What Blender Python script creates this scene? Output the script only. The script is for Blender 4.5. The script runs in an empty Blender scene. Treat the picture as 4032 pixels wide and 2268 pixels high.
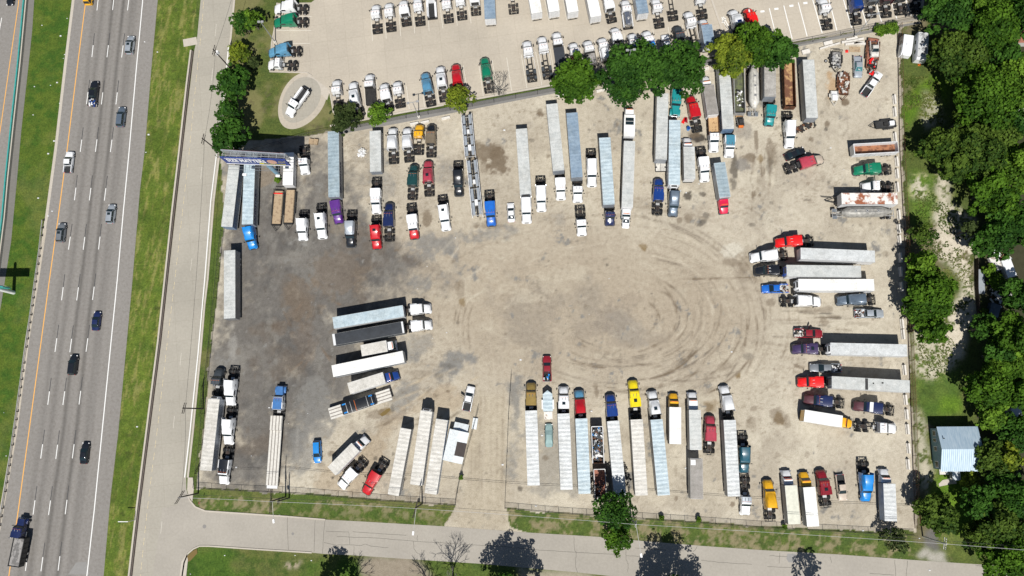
import bpy, bmesh, math, random
import numpy as np
R = math.radians
random.seed(7)
scene = bpy.context.scene
C = scene.collection

# ------------------------------------------------------------------ camera, sky, sun, exposure
IW, IH = 4032.0, 2268.0
F, NX, NY, H = 3150.0, 2150.0, 1642.0, 181.7
_d = np.array([NX - IW / 2, -(NY - IH / 2), -F]); _d /= np.linalg.norm(_d)
_z = -_d
_x = np.array([1.0, 0, 0]) - _z[0] * _z; _x /= np.linalg.norm(_x)
_y = np.cross(_z, _x)
RW = np.array([_x, _y, _z])            # camera axes -> world axes
from mathutils import Matrix, Vector
cam_d = bpy.data.cameras.new('camera'); cam = bpy.data.objects.new('camera', cam_d); C.objects.link(cam)
m = Matrix([[RW[i][j] for j in range(3)] + [0] for i in range(3)] + [[0, 0, 0, 1]])
m.translation = Vector((0, 0, H))
cam.matrix_world = m
cam_d.sensor_width = 36.0
cam_d.lens = F / IW * 36.0
cam_d.clip_start = 1.0; cam_d.clip_end = 6000.0
scene.camera = cam

def P(px, py, z=0.0):
    """point of the site seen at a pixel of the survey photo, at height z"""
    v = RW @ np.array([px - IW / 2, -(py - IH / 2), -F])
    t = (z - H) / v[2]
    return (float(v[0] * t), float(v[1] * t), float(z))

SUN = Vector((0.03, -0.638, 1.0)).normalized()
elev = math.asin(SUN.z)
world = bpy.data.worlds.new('World'); scene.world = world; world.use_nodes = True
nt = world.node_tree
sky = nt.nodes.new('ShaderNodeTexSky'); sky.sky_type = 'NISHITA'; sky.sun_disc = False
sky.sun_elevation = elev; sky.sun_rotation = math.pi
sky.altitude = 200; sky.dust_density = 0.6
nt.nodes['Background'].inputs[1].default_value = 0.05
nt.links.new(sky.outputs[0], nt.nodes['Background'].inputs[0])
sun_d = bpy.data.lights.new('sun', 'SUN'); sun_d.energy = 5.0; sun_d.angle = R(0.5); sun_d.color = (1.0, 0.965, 0.91)
sun = bpy.data.objects.new('sun', sun_d); C.objects.link(sun)
sun.rotation_euler = SUN.to_track_quat('Z', 'Y').to_euler(); sun.location = (0, -60, 150)
vs = scene.view_settings
vs.view_transform = 'Standard'; vs.look = 'None'; vs.exposure = 0.17; vs.gamma = 1.0; vs.use_curve_mapping = False

# ------------------------------------------------------------------ materials
def s2l(c):
    return tuple((x / 12.92 if x <= 0.04045 else ((x + 0.055) / 1.055) ** 2.4) for x in c)
MATS = {}
def pbsdf(name):
    mt = bpy.data.materials.new(name); mt.use_nodes = True
    n = mt.node_tree
    return mt, n, n.nodes['Principled BSDF']
def N(n, t, **kw):
    nd = n.nodes.new(t)
    for k, v in kw.items(): setattr(nd, k, v)
    return nd
def noise(n, scale, detail=4, coord=None, rough=0.55):
    t = N(n, 'ShaderNodeTexNoise'); t.inputs['Scale'].default_value = scale; t.inputs['Detail'].default_value = detail
    t.inputs['Roughness'].default_value = rough
    if coord is not None: n.links.new(coord, t.inputs['Vector'])
    return t
def ramp(n, src, stops):
    r = N(n, 'ShaderNodeValToRGB')
    e = r.color_ramp.elements
    while len(e) < len(stops): e.new(0.5)
    for el, (p, c) in zip(e, stops):
        el.position = p; el.color = (*c, 1) if len(c) == 3 else c
    n.links.new(src, r.inputs[0]); return r
def bump(n, b, src, strength, dist=0.05):
    bp = N(n, 'ShaderNodeBump'); bp.inputs['Strength'].default_value = strength; bp.inputs['Distance'].default_value = dist
    n.links.new(src, bp.inputs['Height']); n.links.new(bp.outputs[0], b.inputs['Normal'])
def mul(n, a, b, f=1.0):
    mx = N(n, 'ShaderNodeMix', data_type='RGBA', blend_type='MULTIPLY'); mx.inputs[0].default_value = f
    n.links.new(a, mx.inputs[6]); n.links.new(b, mx.inputs[7]); return mx.outputs[2]

def paint(name, col, rough=0.35, coat=0.5, metal=0.0, dirt=0.12):
    if name in MATS: return MATS[name]
    mt, n, b = pbsdf(name)
    tc = N(n, 'ShaderNodeTexCoord')
    oi = N(n, 'ShaderNodeObjectInfo'); of = N(n, 'ShaderNodeVectorMath', operation='MULTIPLY_ADD'); cx = N(n, 'ShaderNodeCombineXYZ'); n.links.new(oi.outputs['Random'], cx.inputs[0]); n.links.new(oi.outputs['Random'], cx.inputs[2])
    n.links.new(cx.outputs[0], of.inputs[0]); of.inputs[1].default_value = (31, 1, 17); n.links.new(tc.outputs['Object'], of.inputs[2])
    nz = noise(n, 1.3, 6, of.outputs[0], 0.65)
    lo = tuple(c * (1 - dirt * 1.6) * 0.96 for c in col)
    r = ramp(n, nz.outputs[0], [(0.3, lo), (0.62, col)])
    n.links.new(r.outputs[0], b.inputs['Base Color'])
    b.inputs['Roughness'].default_value = rough; b.inputs['Metallic'].default_value = metal
    b.inputs['Coat Weight'].default_value = coat; b.inputs['Coat Roughness'].default_value = 0.12
    MATS[name] = mt; return mt

def mp(name, *a, **k):
    return paint(name, *a, **k)
mp('white', (0.78, 0.79, 0.80), 0.4, 0.25, dirt=0.10)
mp('offwhite', (0.60, 0.58, 0.53), 0.5, 0.1, dirt=0.25)
mp('red', (0.50, 0.010, 0.018)); mp('darkred', (0.24, 0.012, 0.022)); mp('pinkred', (0.42, 0.045, 0.075), 0.5)
mp('brightred', (0.75, 0.012, 0.012)); mp('magenta', (0.62, 0.012, 0.06))
mp('blue', (0.008, 0.12, 0.50)); mp('darkblue', (0.010, 0.045, 0.22)); mp('navy', (0.012, 0.022, 0.085)); mp('brightblue', (0.01, 0.22, 0.62))
mp('lightblue', (0.10, 0.27, 0.42)); mp('fadedblue', (0.05, 0.17, 0.42), 0.6, 0.1)
mp('green', (0.006, 0.19, 0.10)); mp('darkgreen', (0.012, 0.055, 0.055)); mp('teal', (0.012, 0.24, 0.25)); mp('darkteal', (0.02, 0.09, 0.13))
mp('steelteal', (0.06, 0.22, 0.31))
mp('yellow', (0.80, 0.42, 0.015)); mp('lemon', (0.82, 0.65, 0.01)); mp('gold', (0.36, 0.25, 0.075), 0.4, 0.4, 0.3)
mp('purple', (0.10, 0.025, 0.21)); mp('darkpurple', (0.055, 0.035, 0.10)); mp('maroon', (0.10, 0.035, 0.045), 0.5, 0.2)
mp('black', (0.012, 0.014, 0.018), 0.25, 0.7); mp('charcoal', (0.045, 0.055, 0.065), 0.6, 0.1)
mp('grey', (0.20, 0.22, 0.24), 0.4, 0.4, 0.3); mp('silver', (0.42, 0.46, 0.50), 0.35, 0.4, 0.35); mp('bluegrey', (0.13, 0.17, 0.22), 0.35, 0.5, 0.3)
mp('brown', (0.17, 0.135, 0.09), 0.6, 0.1); mp('tan', (0.50, 0.42, 0.34), 0.5, 0.2); mp('palegreen', (0.24, 0.36, 0.36), 0.7, 0.0)
mp('chrome', (0.70, 0.71, 0.73), 0.22, 0.0, 0.9, 0.05); mp('alu', (0.55, 0.55, 0.54), 0.45, 0.0, 0.5, 0.2)
mp('frame', (0.022, 0.021, 0.020), 0.7, 0.0, 0.0, 0.4); mp('darkmetal', (0.05, 0.05, 0.05), 0.6, 0.0, 0.3, 0.3)
mp('tyre', (0.016, 0.016, 0.017), 0.85, 0.0, 0.0, 0.4); mp('orange', (0.65, 0.16, 0.02), 0.5, 0.1)
mp('rustbrown', (0.16, 0.065, 0.03), 0.85, 0.0, 0.0, 0.6); mp('mudbrown', (0.05, 0.035, 0.028), 0.9, 0.0, 0.0, 0.4)
mp('sidegrey', (0.30, 0.33, 0.37), 0.45, 0.0, 0.3, 0.15); mp('sidewhite', (0.66, 0.67, 0.68), 0.45, 0.1, 0.0, 0.1)
mp('sideblue', (0.17, 0.27, 0.42), 0.4, 0.2, 0.2, 0.25)
mp('wood', (0.16, 0.12, 0.085), 0.85, 0.0, 0.0, 0.4); mp('polesteel', (0.42, 0.43, 0.44), 0.5, 0.0, 0.4)
mp('greypole', (0.50, 0.49, 0.46), 0.8, 0.0); mp('darkwood', (0.045, 0.035, 0.03), 0.9, 0.0)
mp('lampwhite', (0.85, 0.85, 0.85), 0.5, 0.0); mp('tealpaint', (0.04, 0.33, 0.30), 0.5, 0.1)
mp('bluepole', (0.22, 0.38, 0.50), 0.6, 0.0); mp('signblue', (0.02, 0.045, 0.22), 0.5, 0.0); mp('signyellow', (0.75, 0.68, 0.03), 0.5, 0.0)
mp('skin', (0.55, 0.33, 0.25), 0.6, 0.0); mp('tarp', (0.014, 0.016, 0.02), 0.35, 0.2, 0.0, 0.3)
mp('housewall', (0.20, 0.33, 0.36), 0.7, 0.0, 0.0, 0.12); mp('blackroll', (0.03, 0.035, 0.045), 0.8, 0.0)
mp('creamroof', (0.62, 0.62, 0.52), 0.6, 0.0, 0.0, 0.12)
mp('dustytank', (0.36, 0.35, 0.32), 0.55, 0.0, 0.2, 0.4)
mp('bedliner', (0.02, 0.021, 0.022), 0.8, 0.0); mp('darkroofing', (0.055, 0.045, 0.042), 0.9, 0.0)

def glass():
    mt, n, b = pbsdf('glass_dark')
    b.inputs['Base Color'].default_value = (0.012, 0.022, 0.026, 1); b.inputs['Roughness'].default_value = 0.08
    b.inputs['Specular IOR Level'].default_value = 0.8
    MATS['glass'] = mt
    mt, n, b = pbsdf('glass_teal')
    b.inputs['Base Color'].default_value = (0.05, 0.16, 0.17, 1); b.inputs['Roughness'].default_value = 0.12
    MATS['glassteal'] = mt
glass()

def roofmat(name, c1, c2, wave=0.5, bstr=0.5, scale=1.1, rough=0.5, metal=0.0, dirt=(0.5, 0.5, 0.5), dirtamt=0.3):
    """sheet roof skin: slack panels that sag between the roof bows"""
    mt, n, b = pbsdf(name)
    tc = N(n, 'ShaderNodeTexCoord'); oi = N(n, 'ShaderNodeObjectInfo')
    ad = N(n, 'ShaderNodeVectorMath', operation='ADD'); n.links.new(tc.outputs['Object'], ad.inputs[0])
    sc = N(n, 'ShaderNodeVectorMath', operation='SCALE'); sc.inputs['Scale'].default_value = 40
    cv = N(n, 'ShaderNodeCombineXYZ'); n.links.new(oi.outputs['Random'], cv.inputs[0]); n.links.new(oi.outputs['Random'], cv.inputs[1])
    n.links.new(cv.outputs[0], sc.inputs[0]); n.links.new(sc.outputs[0], ad.inputs[1])
    w = N(n, 'ShaderNodeTexWave', wave_type='BANDS', bands_direction='X'); w.inputs['Scale'].default_value = scale * 0.32
    w.inputs['Distortion'].default_value = 3.5; w.inputs['Detail'].default_value = 2; w.inputs['Detail Scale'].default_value = 0.6
    n.links.new(ad.outputs[0], w.inputs['Vector'])
    mpx = N(n, 'ShaderNodeMapping'); mpx.inputs['Scale'].default_value = (1.9, 0.42, 1); n.links.new(ad.outputs[0], mpx.inputs[0])
    cre = noise(n, 1.0, 4, mpx.outputs[0], 0.6); cre.inputs['Distortion'].default_value = 0.8
    nz = noise(n, 0.9, 5, ad.outputs[0])
    nz2 = noise(n, 5, 4, ad.outputs[0])
    r = ramp(n, nz.outputs[0], [(0.3, c1), (0.7, c2)])
    d = ramp(n, nz2.outputs[0], [(0.25, dirt), (0.25 + dirtamt, (1, 1, 1))])
    nz3 = noise(n, 0.28, 5, ad.outputs[0], 0.65); r3 = ramp(n, nz3.outputs[0], [(0.36, (0.80, 0.79, 0.77)), (0.52, (1, 1, 1))])
    n.links.new(mul(n, mul(n, r.outputs[0], d.outputs[0], 0.6), r3.outputs[0], 0.8), b.inputs['Base Color'])
    add = N(n, 'ShaderNodeMath', operation='MULTIPLY_ADD'); n.links.new(nz.outputs[0], add.inputs[0]); add.inputs[1].default_value = 0.9
    n.links.new(cre.outputs[0], add.inputs[0]); add.inputs[1].default_value = 3.0
    n.links.new(w.outputs['Fac'], add.inputs[2])
    bump(n, b, add.outputs[0], bstr * 0.5, 0.08 * wave)
    b.inputs['Roughness'].default_value = rough; b.inputs['Metallic'].default_value = metal
    MATS[name] = mt
roofmat('roof_white', (0.48, 0.50, 0.50), (0.62, 0.64, 0.64), 1.0, 0.9)
roofmat('roof_grey', (0.43, 0.45, 0.44), (0.56, 0.57, 0.55), 0.6, 0.6)
roofmat('roof_warm', (0.50, 0.485, 0.44), (0.64, 0.62, 0.575), 0.9, 0.8)
roofmat('roof_blue', (0.24, 0.31, 0.35), (0.34, 0.42, 0.46), 0.9, 0.8)
roofmat('roof_paleblue', (0.36, 0.45, 0.50), (0.50, 0.59, 0.63), 1.0, 0.9)
roofmat('roof_slate', (0.17, 0.24, 0.32), (0.26, 0.34, 0.42), 0.8, 0.6)
roofmat('roof_old', (0.33, 0.32, 0.30), (0.50, 0.49, 0.46), 0.5, 0.5, dirt=(0.35, 0.3, 0.25), dirtamt=0.5)
roofmat('roof_black', (0.018, 0.022, 0.028), (0.03, 0.036, 0.045), 0.3, 0.4, rough=0.6)
roofmat('roof_plain', (0.76, 0.76, 0.73), (0.84, 0.84, 0.81), 0.25, 0.4)
roofmat('roof_dirtygrey', (0.24, 0.23, 0.21), (0.36, 0.34, 0.32), 0.3, 0.4, dirt=(0.5, 0.45, 0.4), dirtamt=0.5)

def rustroof(name, base, rust, thr, sc=0.5):
    mt, n, b = pbsdf(name)
    tc = N(n, 'ShaderNodeTexCoord')
    nz = noise(n, sc, 7, tc.outputs['Object'], 0.65)
    r = ramp(n, nz.outputs[0], [(thr - 0.03, base), (thr, tuple((a + c) / 2 for a, c in zip(base, rust))), (thr + 0.05, rust), (1, tuple(c * 0.6 for c in rust))])
    n.links.new(r.outputs[0], b.inputs['Base Color']); b.inputs['Roughness'].default_value = 0.8
    bump(n, b, nz.outputs[0], 0.3, 0.05); MATS[name] = mt
rustroof('rust_patchy', (0.68, 0.66, 0.62), (0.28, 0.09, 0.04), 0.52, 0.55)
rustroof('rust_full', (0.30, 0.13, 0.065), (0.14, 0.055, 0.03), 0.5, 0.8)
rustroof('rust_tan', (0.42, 0.26, 0.12), (0.15, 0.065, 0.035), 0.47, 0.5)
rustroof('tan_load', (0.46, 0.30, 0.15), (0.22, 0.12, 0.06), 0.58, 1.4)
rustroof('mould', (0.50, 0.51, 0.51), (0.16, 0.16, 0.165), 0.53, 0.9)
rustroof('mossy', (0.07, 0.075, 0.05), (0.12, 0.14, 0.06), 0.52, 1.2)
rustroof('redclay', (0.28, 0.11, 0.07), (0.13, 0.06, 0.045), 0.55, 1.3)
rustroof('plywood', (0.36, 0.27, 0.17), (0.27, 0.19, 0.12), 0.55, 1.6)
mp('wallbrown', (0.15, 0.12, 0.105), 0.9, 0.0)
rustroof('dustbed', (0.27, 0.26, 0.25), (0.14, 0.135, 0.13), 0.5, 1.0)
rustroof('concrete_block', (0.62, 0.59, 0.54), (0.42, 0.40, 0.36), 0.58, 2.0)
rustroof('oldpatch', (0.62, 0.60, 0.57), (0.30, 0.25, 0.20), 0.56, 1.1)

def planks(name, c1, c2, axis='Y', scale=1.2):
    mt, n, b = pbsdf(name)
    tc = N(n, 'ShaderNodeTexCoord')
    w = N(n, 'ShaderNodeTexWave', wave_type='BANDS', bands_direction=axis); w.inputs['Scale'].default_value = scale
    w.inputs['Distortion'].default_value = 0.1
    n.links.new(tc.outputs['Object'], w.inputs['Vector'])
    r = ramp(n, w.outputs['Fac'], [(0.0, c2), (0.16, c2), (0.22, c1), (1, c1)])
    nz = noise(n, 2.5, 5, tc.outputs['Object'])
    d = ramp(n, nz.outputs[0], [(0.3, (0.75, 0.73, 0.7)), (0.6, (1, 1, 1))])
    n.links.new(mul(n, r.outputs[0], d.outputs[0], 0.8), b.inputs['Base Color']); b.inputs['Roughness'].default_value = 0.7
    MATS[name] = mt
planks('deck_alu', (0.60, 0.58, 0.53), (0.22, 0.20, 0.18), 'Y', 0.42)
planks('tinwhite', (0.72, 0.76, 0.78), (0.50, 0.56, 0.58), 'Y', 1.3)

def metalroof(name, c1, c2, bstr=0.5):
    mt, n, b = pbsdf(name)
    tc = N(n, 'ShaderNodeTexCoord')
    w = N(n, 'ShaderNodeTexWave', wave_type='BANDS', bands_direction='X'); w.inputs['Scale'].default_value = 0.75
    n.links.new(tc.outputs['Object'], w.inputs['Vector'])
    mpn = N(n, 'ShaderNodeMapping'); mpn.inputs['Scale'].default_value = (3, 0.4, 1); n.links.new(tc.outputs['Object'], mpn.inputs[0])
    nz = noise(n, 1.2, 5, mpn.outputs[0])
    r = ramp(n, nz.outputs[0], [(0.3, c1), (0.7, c2)])
    n.links.new(r.outputs[0], b.inputs['Base Color']); b.inputs['Roughness'].default_value = 0.5; b.inputs['Metallic'].default_value = 0.1
    bump(n, b, w.outputs['Fac'], bstr, 0.06); MATS[name] = mt
metalroof('tinroof', (0.26, 0.36, 0.45), (0.40, 0.49, 0.56), 0.3)

def foliage(name, dark, light, rough=0.6):
    mt, n, b = pbsdf(name)
    at = N(n, 'ShaderNodeAttribute'); at.attribute_name = 'tint'
    r = ramp(n, at.outputs['Fac'], [(0.0, dark), (1.0, light)])
    n.links.new(r.outputs[0], b.inputs['Base Color'])
    b.inputs['Roughness'].default_value = rough; b.inputs['Specular IOR Level'].default_value = 0.06
    tr = N(n, 'ShaderNodeBsdfTranslucent'); n.links.new(r.outputs[0], tr.inputs[0])
    mx = N(n, 'ShaderNodeMixShader'); mx.inputs[0].default_value = 0.22
    n.links.new(b.outputs[0], mx.inputs[1]); n.links.new(tr.outputs[0], mx.inputs[2])
    n.links.new(mx.outputs[0], n.nodes['Material Output'].inputs[0]); MATS[name] = mt
foliage('grass_blade', (0.05, 0.09, 0.015), (0.19, 0.20, 0.06))
foliage('leaf_green', (0.0244, 0.064, 0.0075), (0.0843, 0.1735, 0.0158))
foliage('leaf_deep', (0.0169, 0.0517, 0.0094), (0.0545, 0.1338, 0.0178))
foliage('leaf_yellow', (0.0564, 0.0941, 0.0113), (0.2082, 0.2577, 0.0248))
foliage('leaf_cedar', (0.0246, 0.056, 0.0101), (0.0885, 0.1416, 0.0212))
foliage('leaf_bright', (0.0423, 0.0941, 0.0113), (0.1388, 0.2478, 0.0248))
foliage('leaf_olive', (0.0226, 0.0376, 0.0113), (0.0595, 0.0843, 0.0257))
mp('bark', (0.10, 0.085, 0.07), 0.9, 0.0); mp('greybark', (0.15, 0.14, 0.125), 0.9, 0.0)

def concrete(name, c, joints=4.6, var=0.16, bandx=None):
    mt, n, b = pbsdf(name)
    tc = N(n, 'ShaderNodeTexCoord')
    n1 = noise(n, 0.05, 6, tc.outputs['Object'], 0.6); n2 = noise(n, 1.8, 6, tc.outputs['Object'], 0.7)
    r1 = ramp(n, n1.outputs[0], [(0.3, tuple(x * (1 - var) for x in c)), (0.7, tuple(min(1, x * (1 + var * 0.6)) for x in c))])
    r2 = ramp(n, n2.outputs[0], [(0.2, (0.86, 0.85, 0.84)), (0.7, (1.06, 1.06, 1.06))])
    col = mul(n, r1.outputs[0], r2.outputs[0])
    if joints:
        br = N(n, 'ShaderNodeTexBrick'); br.offset = 0.0
        br.inputs['Scale'].default_value = 1.0; br.inputs['Brick Width'].default_value = joints; br.inputs['Row Height'].default_value = joints
        br.inputs['Mortar Size'].default_value = 0.035
        br.inputs['Color1'].default_value = (1, 1, 1, 1); br.inputs['Color2'].default_value = (0.96, 0.96, 0.96, 1); br.inputs['Mortar'].default_value = (0.82, 0.81, 0.79, 1)
        mpn = N(n, 'ShaderNodeMapping'); mpn.inputs['Rotation'].default_value = (0, 0, R(-7)); n.links.new(tc.outputs['Object'], mpn.inputs[0])
        n.links.new(mpn.outputs[0], br.inputs['Vector'])
        col = mul(n, col, br.outputs['Color'])
    n.links.new(col, b.inputs['Base Color']); b.inputs['Roughness'].default_value = 0.85
    bump(n, b, n2.outputs[0], 0.15, 0.02); MATS[name] = mt
concrete('lot_concrete', (0.43, 0.385, 0.315), 4.6)
concrete('frontage_concrete', (0.345, 0.322, 0.272), 4.6)
concrete('street_concrete', (0.335, 0.31, 0.268), 0, 0.16)
concrete('kerb_concrete', (0.45, 0.41, 0.35), 0, 0.1)
concrete('apron_concrete', (0.17, 0.165, 0.15), 3.0)
concrete('gravel_strip', (0.19, 0.185, 0.175), 0, 0.3)
concrete('patch_concrete', (0.24, 0.235, 0.225), 0, 0.15)

def mat_attr(name, fine=6.0, lo=0.72, hi=1.25, bs=0.4, bd=0.05, dens=None):
    mt, n, b = pbsdf(name)
    tc = N(n, 'ShaderNodeTexCoord'); at = N(n, 'ShaderNodeAttribute'); at.attribute_name = 'groundcol'
    n1 = noise(n, fine, 5, tc.outputs['Object'], 0.75); n2 = noise(n, fine * 0.22, 5, tc.outputs['Object'], 0.7)
    r1 = ramp(n, n1.outputs[0], [(0.28, (lo,) * 3), (0.72, (hi,) * 3)]); r2 = ramp(n, n2.outputs[0], [(0.30, (0.82, 0.80, 0.77)), (0.5, (0.98, 0.98, 0.97)), (0.70, (1.10, 1.10, 1.10))])
    base_ = mul(n, mul(n, at.outputs['Color'], r1.outputs[0]), r2.outputs[0])
    if name == 'ground':
        sp = N(n, 'ShaderNodeSeparateColor'); n.links.new(at.outputs['Color'], sp.inputs[0])
        sb = N(n, 'ShaderNodeMath', operation='SUBTRACT'); n.links.new(sp.outputs[1], sb.inputs[0]); n.links.new(sp.outputs[0], sb.inputs[1])
        ml = N(n, 'ShaderNodeMath', operation='MULTIPLY', use_clamp=True); n.links.new(sb.outputs[0], ml.inputs[0]); ml.inputs[1].default_value = 45
        n3 = noise(n, 2.6, 6, tc.outputs['Object'], 0.8); n4 = noise(n, 0.35, 5, tc.outputs['Object'], 0.7)
        r3 = ramp(n, n3.outputs[0], [(0.30, (0.50, 0.52, 0.5)), (0.5, (0.95, 0.95, 0.9)), (0.70, (1.6, 1.45, 1.3))]); r4 = ramp(n, n4.outputs[0], [(0.35, (0.8, 0.84, 0.8)), (0.65, (1.22, 1.12, 1.0))])
        g_ = mul(n, mul(n, base_, r3.outputs[0]), r4.outputs[0])
        mx = N(n, 'ShaderNodeMix', data_type='RGBA'); n.links.new(ml.outputs[0], mx.inputs[0]); n.links.new(base_, mx.inputs[6]); n.links.new(g_, mx.inputs[7]); base_ = mx.outputs[2]
    n.links.new(base_, b.inputs['Base Color'])
    b.inputs['Roughness'].default_value = 0.92; b.inputs['Specular IOR Level'].default_value = 0.15
    bump(n, b, n1.outputs[0], bs, bd); MATS[name] = mt
mat_attr('ground', 4.5)
mat_attr('asphalt', 7.0, 0.9, 1.08, 0.2, 0.01)

def simple(name, col, rough=0.7):
    mt, n, b = pbsdf(name); b.inputs['Base Color'].default_value = (*col, 1); b.inputs['Roughness'].default_value = rough; MATS[name] = mt
simple('line_white', (0.72, 0.72, 0.70)); simple('line_yellow', (0.70, 0.36, 0.08)); simple('line_dark', (0.05, 0.05, 0.052)); simple('line_faded', (0.56, 0.53, 0.46))
simple('line_cream', (0.55, 0.46, 0.28)); simple('text_navy', (0.02, 0.03, 0.09)); simple('text_white', (0.8, 0.8, 0.8)); simple('wire', (0.03, 0.03, 0.03)); simple('wire_light', (0.45, 0.45, 0.45))
simple('crack', (0.13, 0.12, 0.10)); simple('manhole_iron', (0.20, 0.19, 0.18)); simple('waterbrown', (0.17, 0.12, 0.045), 0.06)

def netmat():
    mt, n, b = pbsdf('chainlink'); b.inputs['Base Color'].default_value = (0.10, 0.10, 0.10, 1); b.inputs['Metallic'].default_value = 0.5
    tr = N(n, 'ShaderNodeBsdfTransparent'); mx = N(n, 'ShaderNodeMixShader'); mx.inputs[0].default_value = 0.22
    n.links.new(tr.outputs[0], mx.inputs[1]); n.links.new(b.outputs[0], mx.inputs[2]); n.links.new(mx.outputs[0], n.nodes['Material Output'].inputs[0])
    MATS['chainlink'] = mt
    mt, n, b = pbsdf('rustlink'); b.inputs['Base Color'].default_value = (0.10, 0.05, 0.035, 1)
    tr = N(n, 'ShaderNodeBsdfTransparent'); mx = N(n, 'ShaderNodeMixShader'); mx.inputs[0].default_value = 0.30
    n.links.new(tr.outputs[0], mx.inputs[1]); n.links.new(b.outputs[0], mx.inputs[2]); n.links.new(mx.outputs[0], n.nodes['Material Output'].inputs[0])
    MATS['rustlink'] = mt
netmat()

# ------------------------------------------------------------------ mesh helpers
class MB:
    def __init__(s): s.v = []; s.f = []; s.m = []; s.mats = []
    def mi(s, m):
        if m not in s.mats: s.mats.append(m)
        return s.mats.index(m)
    def add(s, vs_, fs, m):
        o = len(s.v); s.v += [tuple(v) for v in vs_]
        k = s.mi(m)
        for f in fs: s.f.append([i + o for i in f]); s.m.append(k)
    def box(s, x0, x1, y0, y1, z0, z1, m, tx=0, ty=0):
        vs_ = [(x0, y0, z0), (x1, y0, z0), (x1, y1, z0), (x0, y1, z0), (x0 + tx, y0 + ty, z1), (x1 - tx, y0 + ty, z1), (x1 - tx, y1 - ty, z1), (x0 + tx, y1 - ty, z1)]
        s.add(vs_, [(0, 3, 2, 1), (4, 5, 6, 7), (0, 1, 5, 4), (1, 2, 6, 5), (2, 3, 7, 6), (3, 0, 4, 7)], m); return s
    def loft(s, secs, m, capm=None, open_=False):
        """secs: list of rings [(x,y,z)...] of equal length"""
        n_ = len(secs[0]); vs_ = [p for r in secs for p in r]; fs = []
        for i in range(len(secs) - 1):
            for j in range(n_):
                k = (j + 1) % n_
                fs.append((i * n_ + j, i * n_ + k, (i + 1) * n_ + k, (i + 1) * n_ + j))
        s.add(vs_, fs, m)
        if not open_:
            s.add(secs[0], [tuple(range(n_))[::-1]], capm or m); s.add(secs[-1], [tuple(range(n_))], capm or m)
        return s
    def cyl(s, p0, p1, r0, r1=None, n_=10, m='frame'):
        r1 = r0 if r1 is None else r1
        a = Vector(p0); b = Vector(p1); d = (b - a).normalized()
        u = d.orthogonal().normalized(); w = d.cross(u)
        rings = [[tuple(c + (u * math.cos(2 * math.pi * i / n_) + w * math.sin(2 * math.pi * i / n_)) * r) for i in range(n_)] for c, r in ((a, r0), (b, r1))]
        return s.loft(rings, m)
    def quad(s, pts, m): s.add(pts, [tuple(range(len(pts)))], m); return s
    def mesh(s, name, smooth=35):
        me = bpy.data.meshes.new(name); me.from_pydata(s.v, [], s.f)
        for k in s.mats: me.materials.append(MATS[k])
        me.polygons.foreach_set('material_index', s.m)
        me.validate(); bm = bmesh.new(); bm.from_mesh(me); bmesh.ops.recalc_face_normals(bm, faces=bm.faces); bm.to_mesh(me); bm.free()
        if smooth:
            me.polygons.foreach_set('use_smooth', [True] * len(me.polygons)); me.set_sharp_from_angle(angle=R(smooth))
        return me

def prof(x, w, z0, z1, r=0.15, tw=1.0, xt=None):
    """rounded box section at x; tw narrows the top, xt shifts the top in x"""
    xt = x if xt is None else xt
    wt = w * tw; r = min(r, wt * 0.9, (z1 - z0) * 0.45)
    pts = [(x, -w, z0), (x + (xt - x) * 0.8, -w + (w - wt) * 0.8, z1 - r)]
    for a in (30, 60, 90): pts.append((xt, -wt + r - r * math.cos(R(a)), z1 - r + r * math.sin(R(a))))
    for a in (90, 60, 30): pts.append((xt, wt - r + r * math.cos(R(a)), z1 - r + r * math.sin(R(a))))
    pts += [(x + (xt - x) * 0.8, w - (w - wt) * 0.8, z1 - r), (x, w, z0)]
    return pts

CACHE = {}
def cached(key, fn):
    if key not in CACHE: CACHE[key] = fn()
    return CACHE[key]
def link(name, me, parent=None, loc=(0, 0, 0), rot=(0, 0, 0)):
    o = bpy.data.objects.new(name, me); C.objects.link(o)
    o.location = loc; o.rotation_euler = rot
    if parent is not None: o.parent = parent
    return o
def tag(o, label, cat, group=None):
    o['label'] = label; o['category'] = cat
    if group: o['group'] = group
    return o
def thing(name, label, cat, loc=(0, 0, 0), rz=0, group=None, scale=None):
    o = bpy.data.objects.new(name, None); C.objects.link(o); o.empty_display_size = 0.5
    o.location = loc; o.rotation_euler = (0, 0, rz)
    if scale: o.scale = scale
    return tag(o, label, cat, group)
def struct(name, me):
    o = link(name, me); o['kind'] = 'structure'; return o
def text_mesh(txt, size, mat, bold=0.0):
    def mk():
        cu = bpy.data.curves.new('t', 'FONT'); cu.body = txt; cu.size = size; cu.align_x = 'CENTER'; cu.align_y = 'CENTER'; cu.offset = bold; cu.extrude = 0.004; cu.resolution_u = 2
        ob = bpy.data.objects.new('t', cu); C.objects.link(ob)
        bpy.context.view_layer.update()
        me = bpy.data.meshes.new_from_object(ob.evaluated_get(bpy.context.evaluated_depsgraph_get())); bpy.data.objects.remove(ob); me.materials.clear(); me.materials.append(MATS[mat]); return me
    return cached(('txt', txt, size, mat), mk)

def frame_from(front, rear, zf=1.2, zr=0.9):
    f = Vector(P(*front, zf)); r = Vector(P(*rear, zr)); d = f - r; d.z = 0
    return Vector((r.x, r.y, 0)), math.atan2(d.y, d.x), d.length

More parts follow.
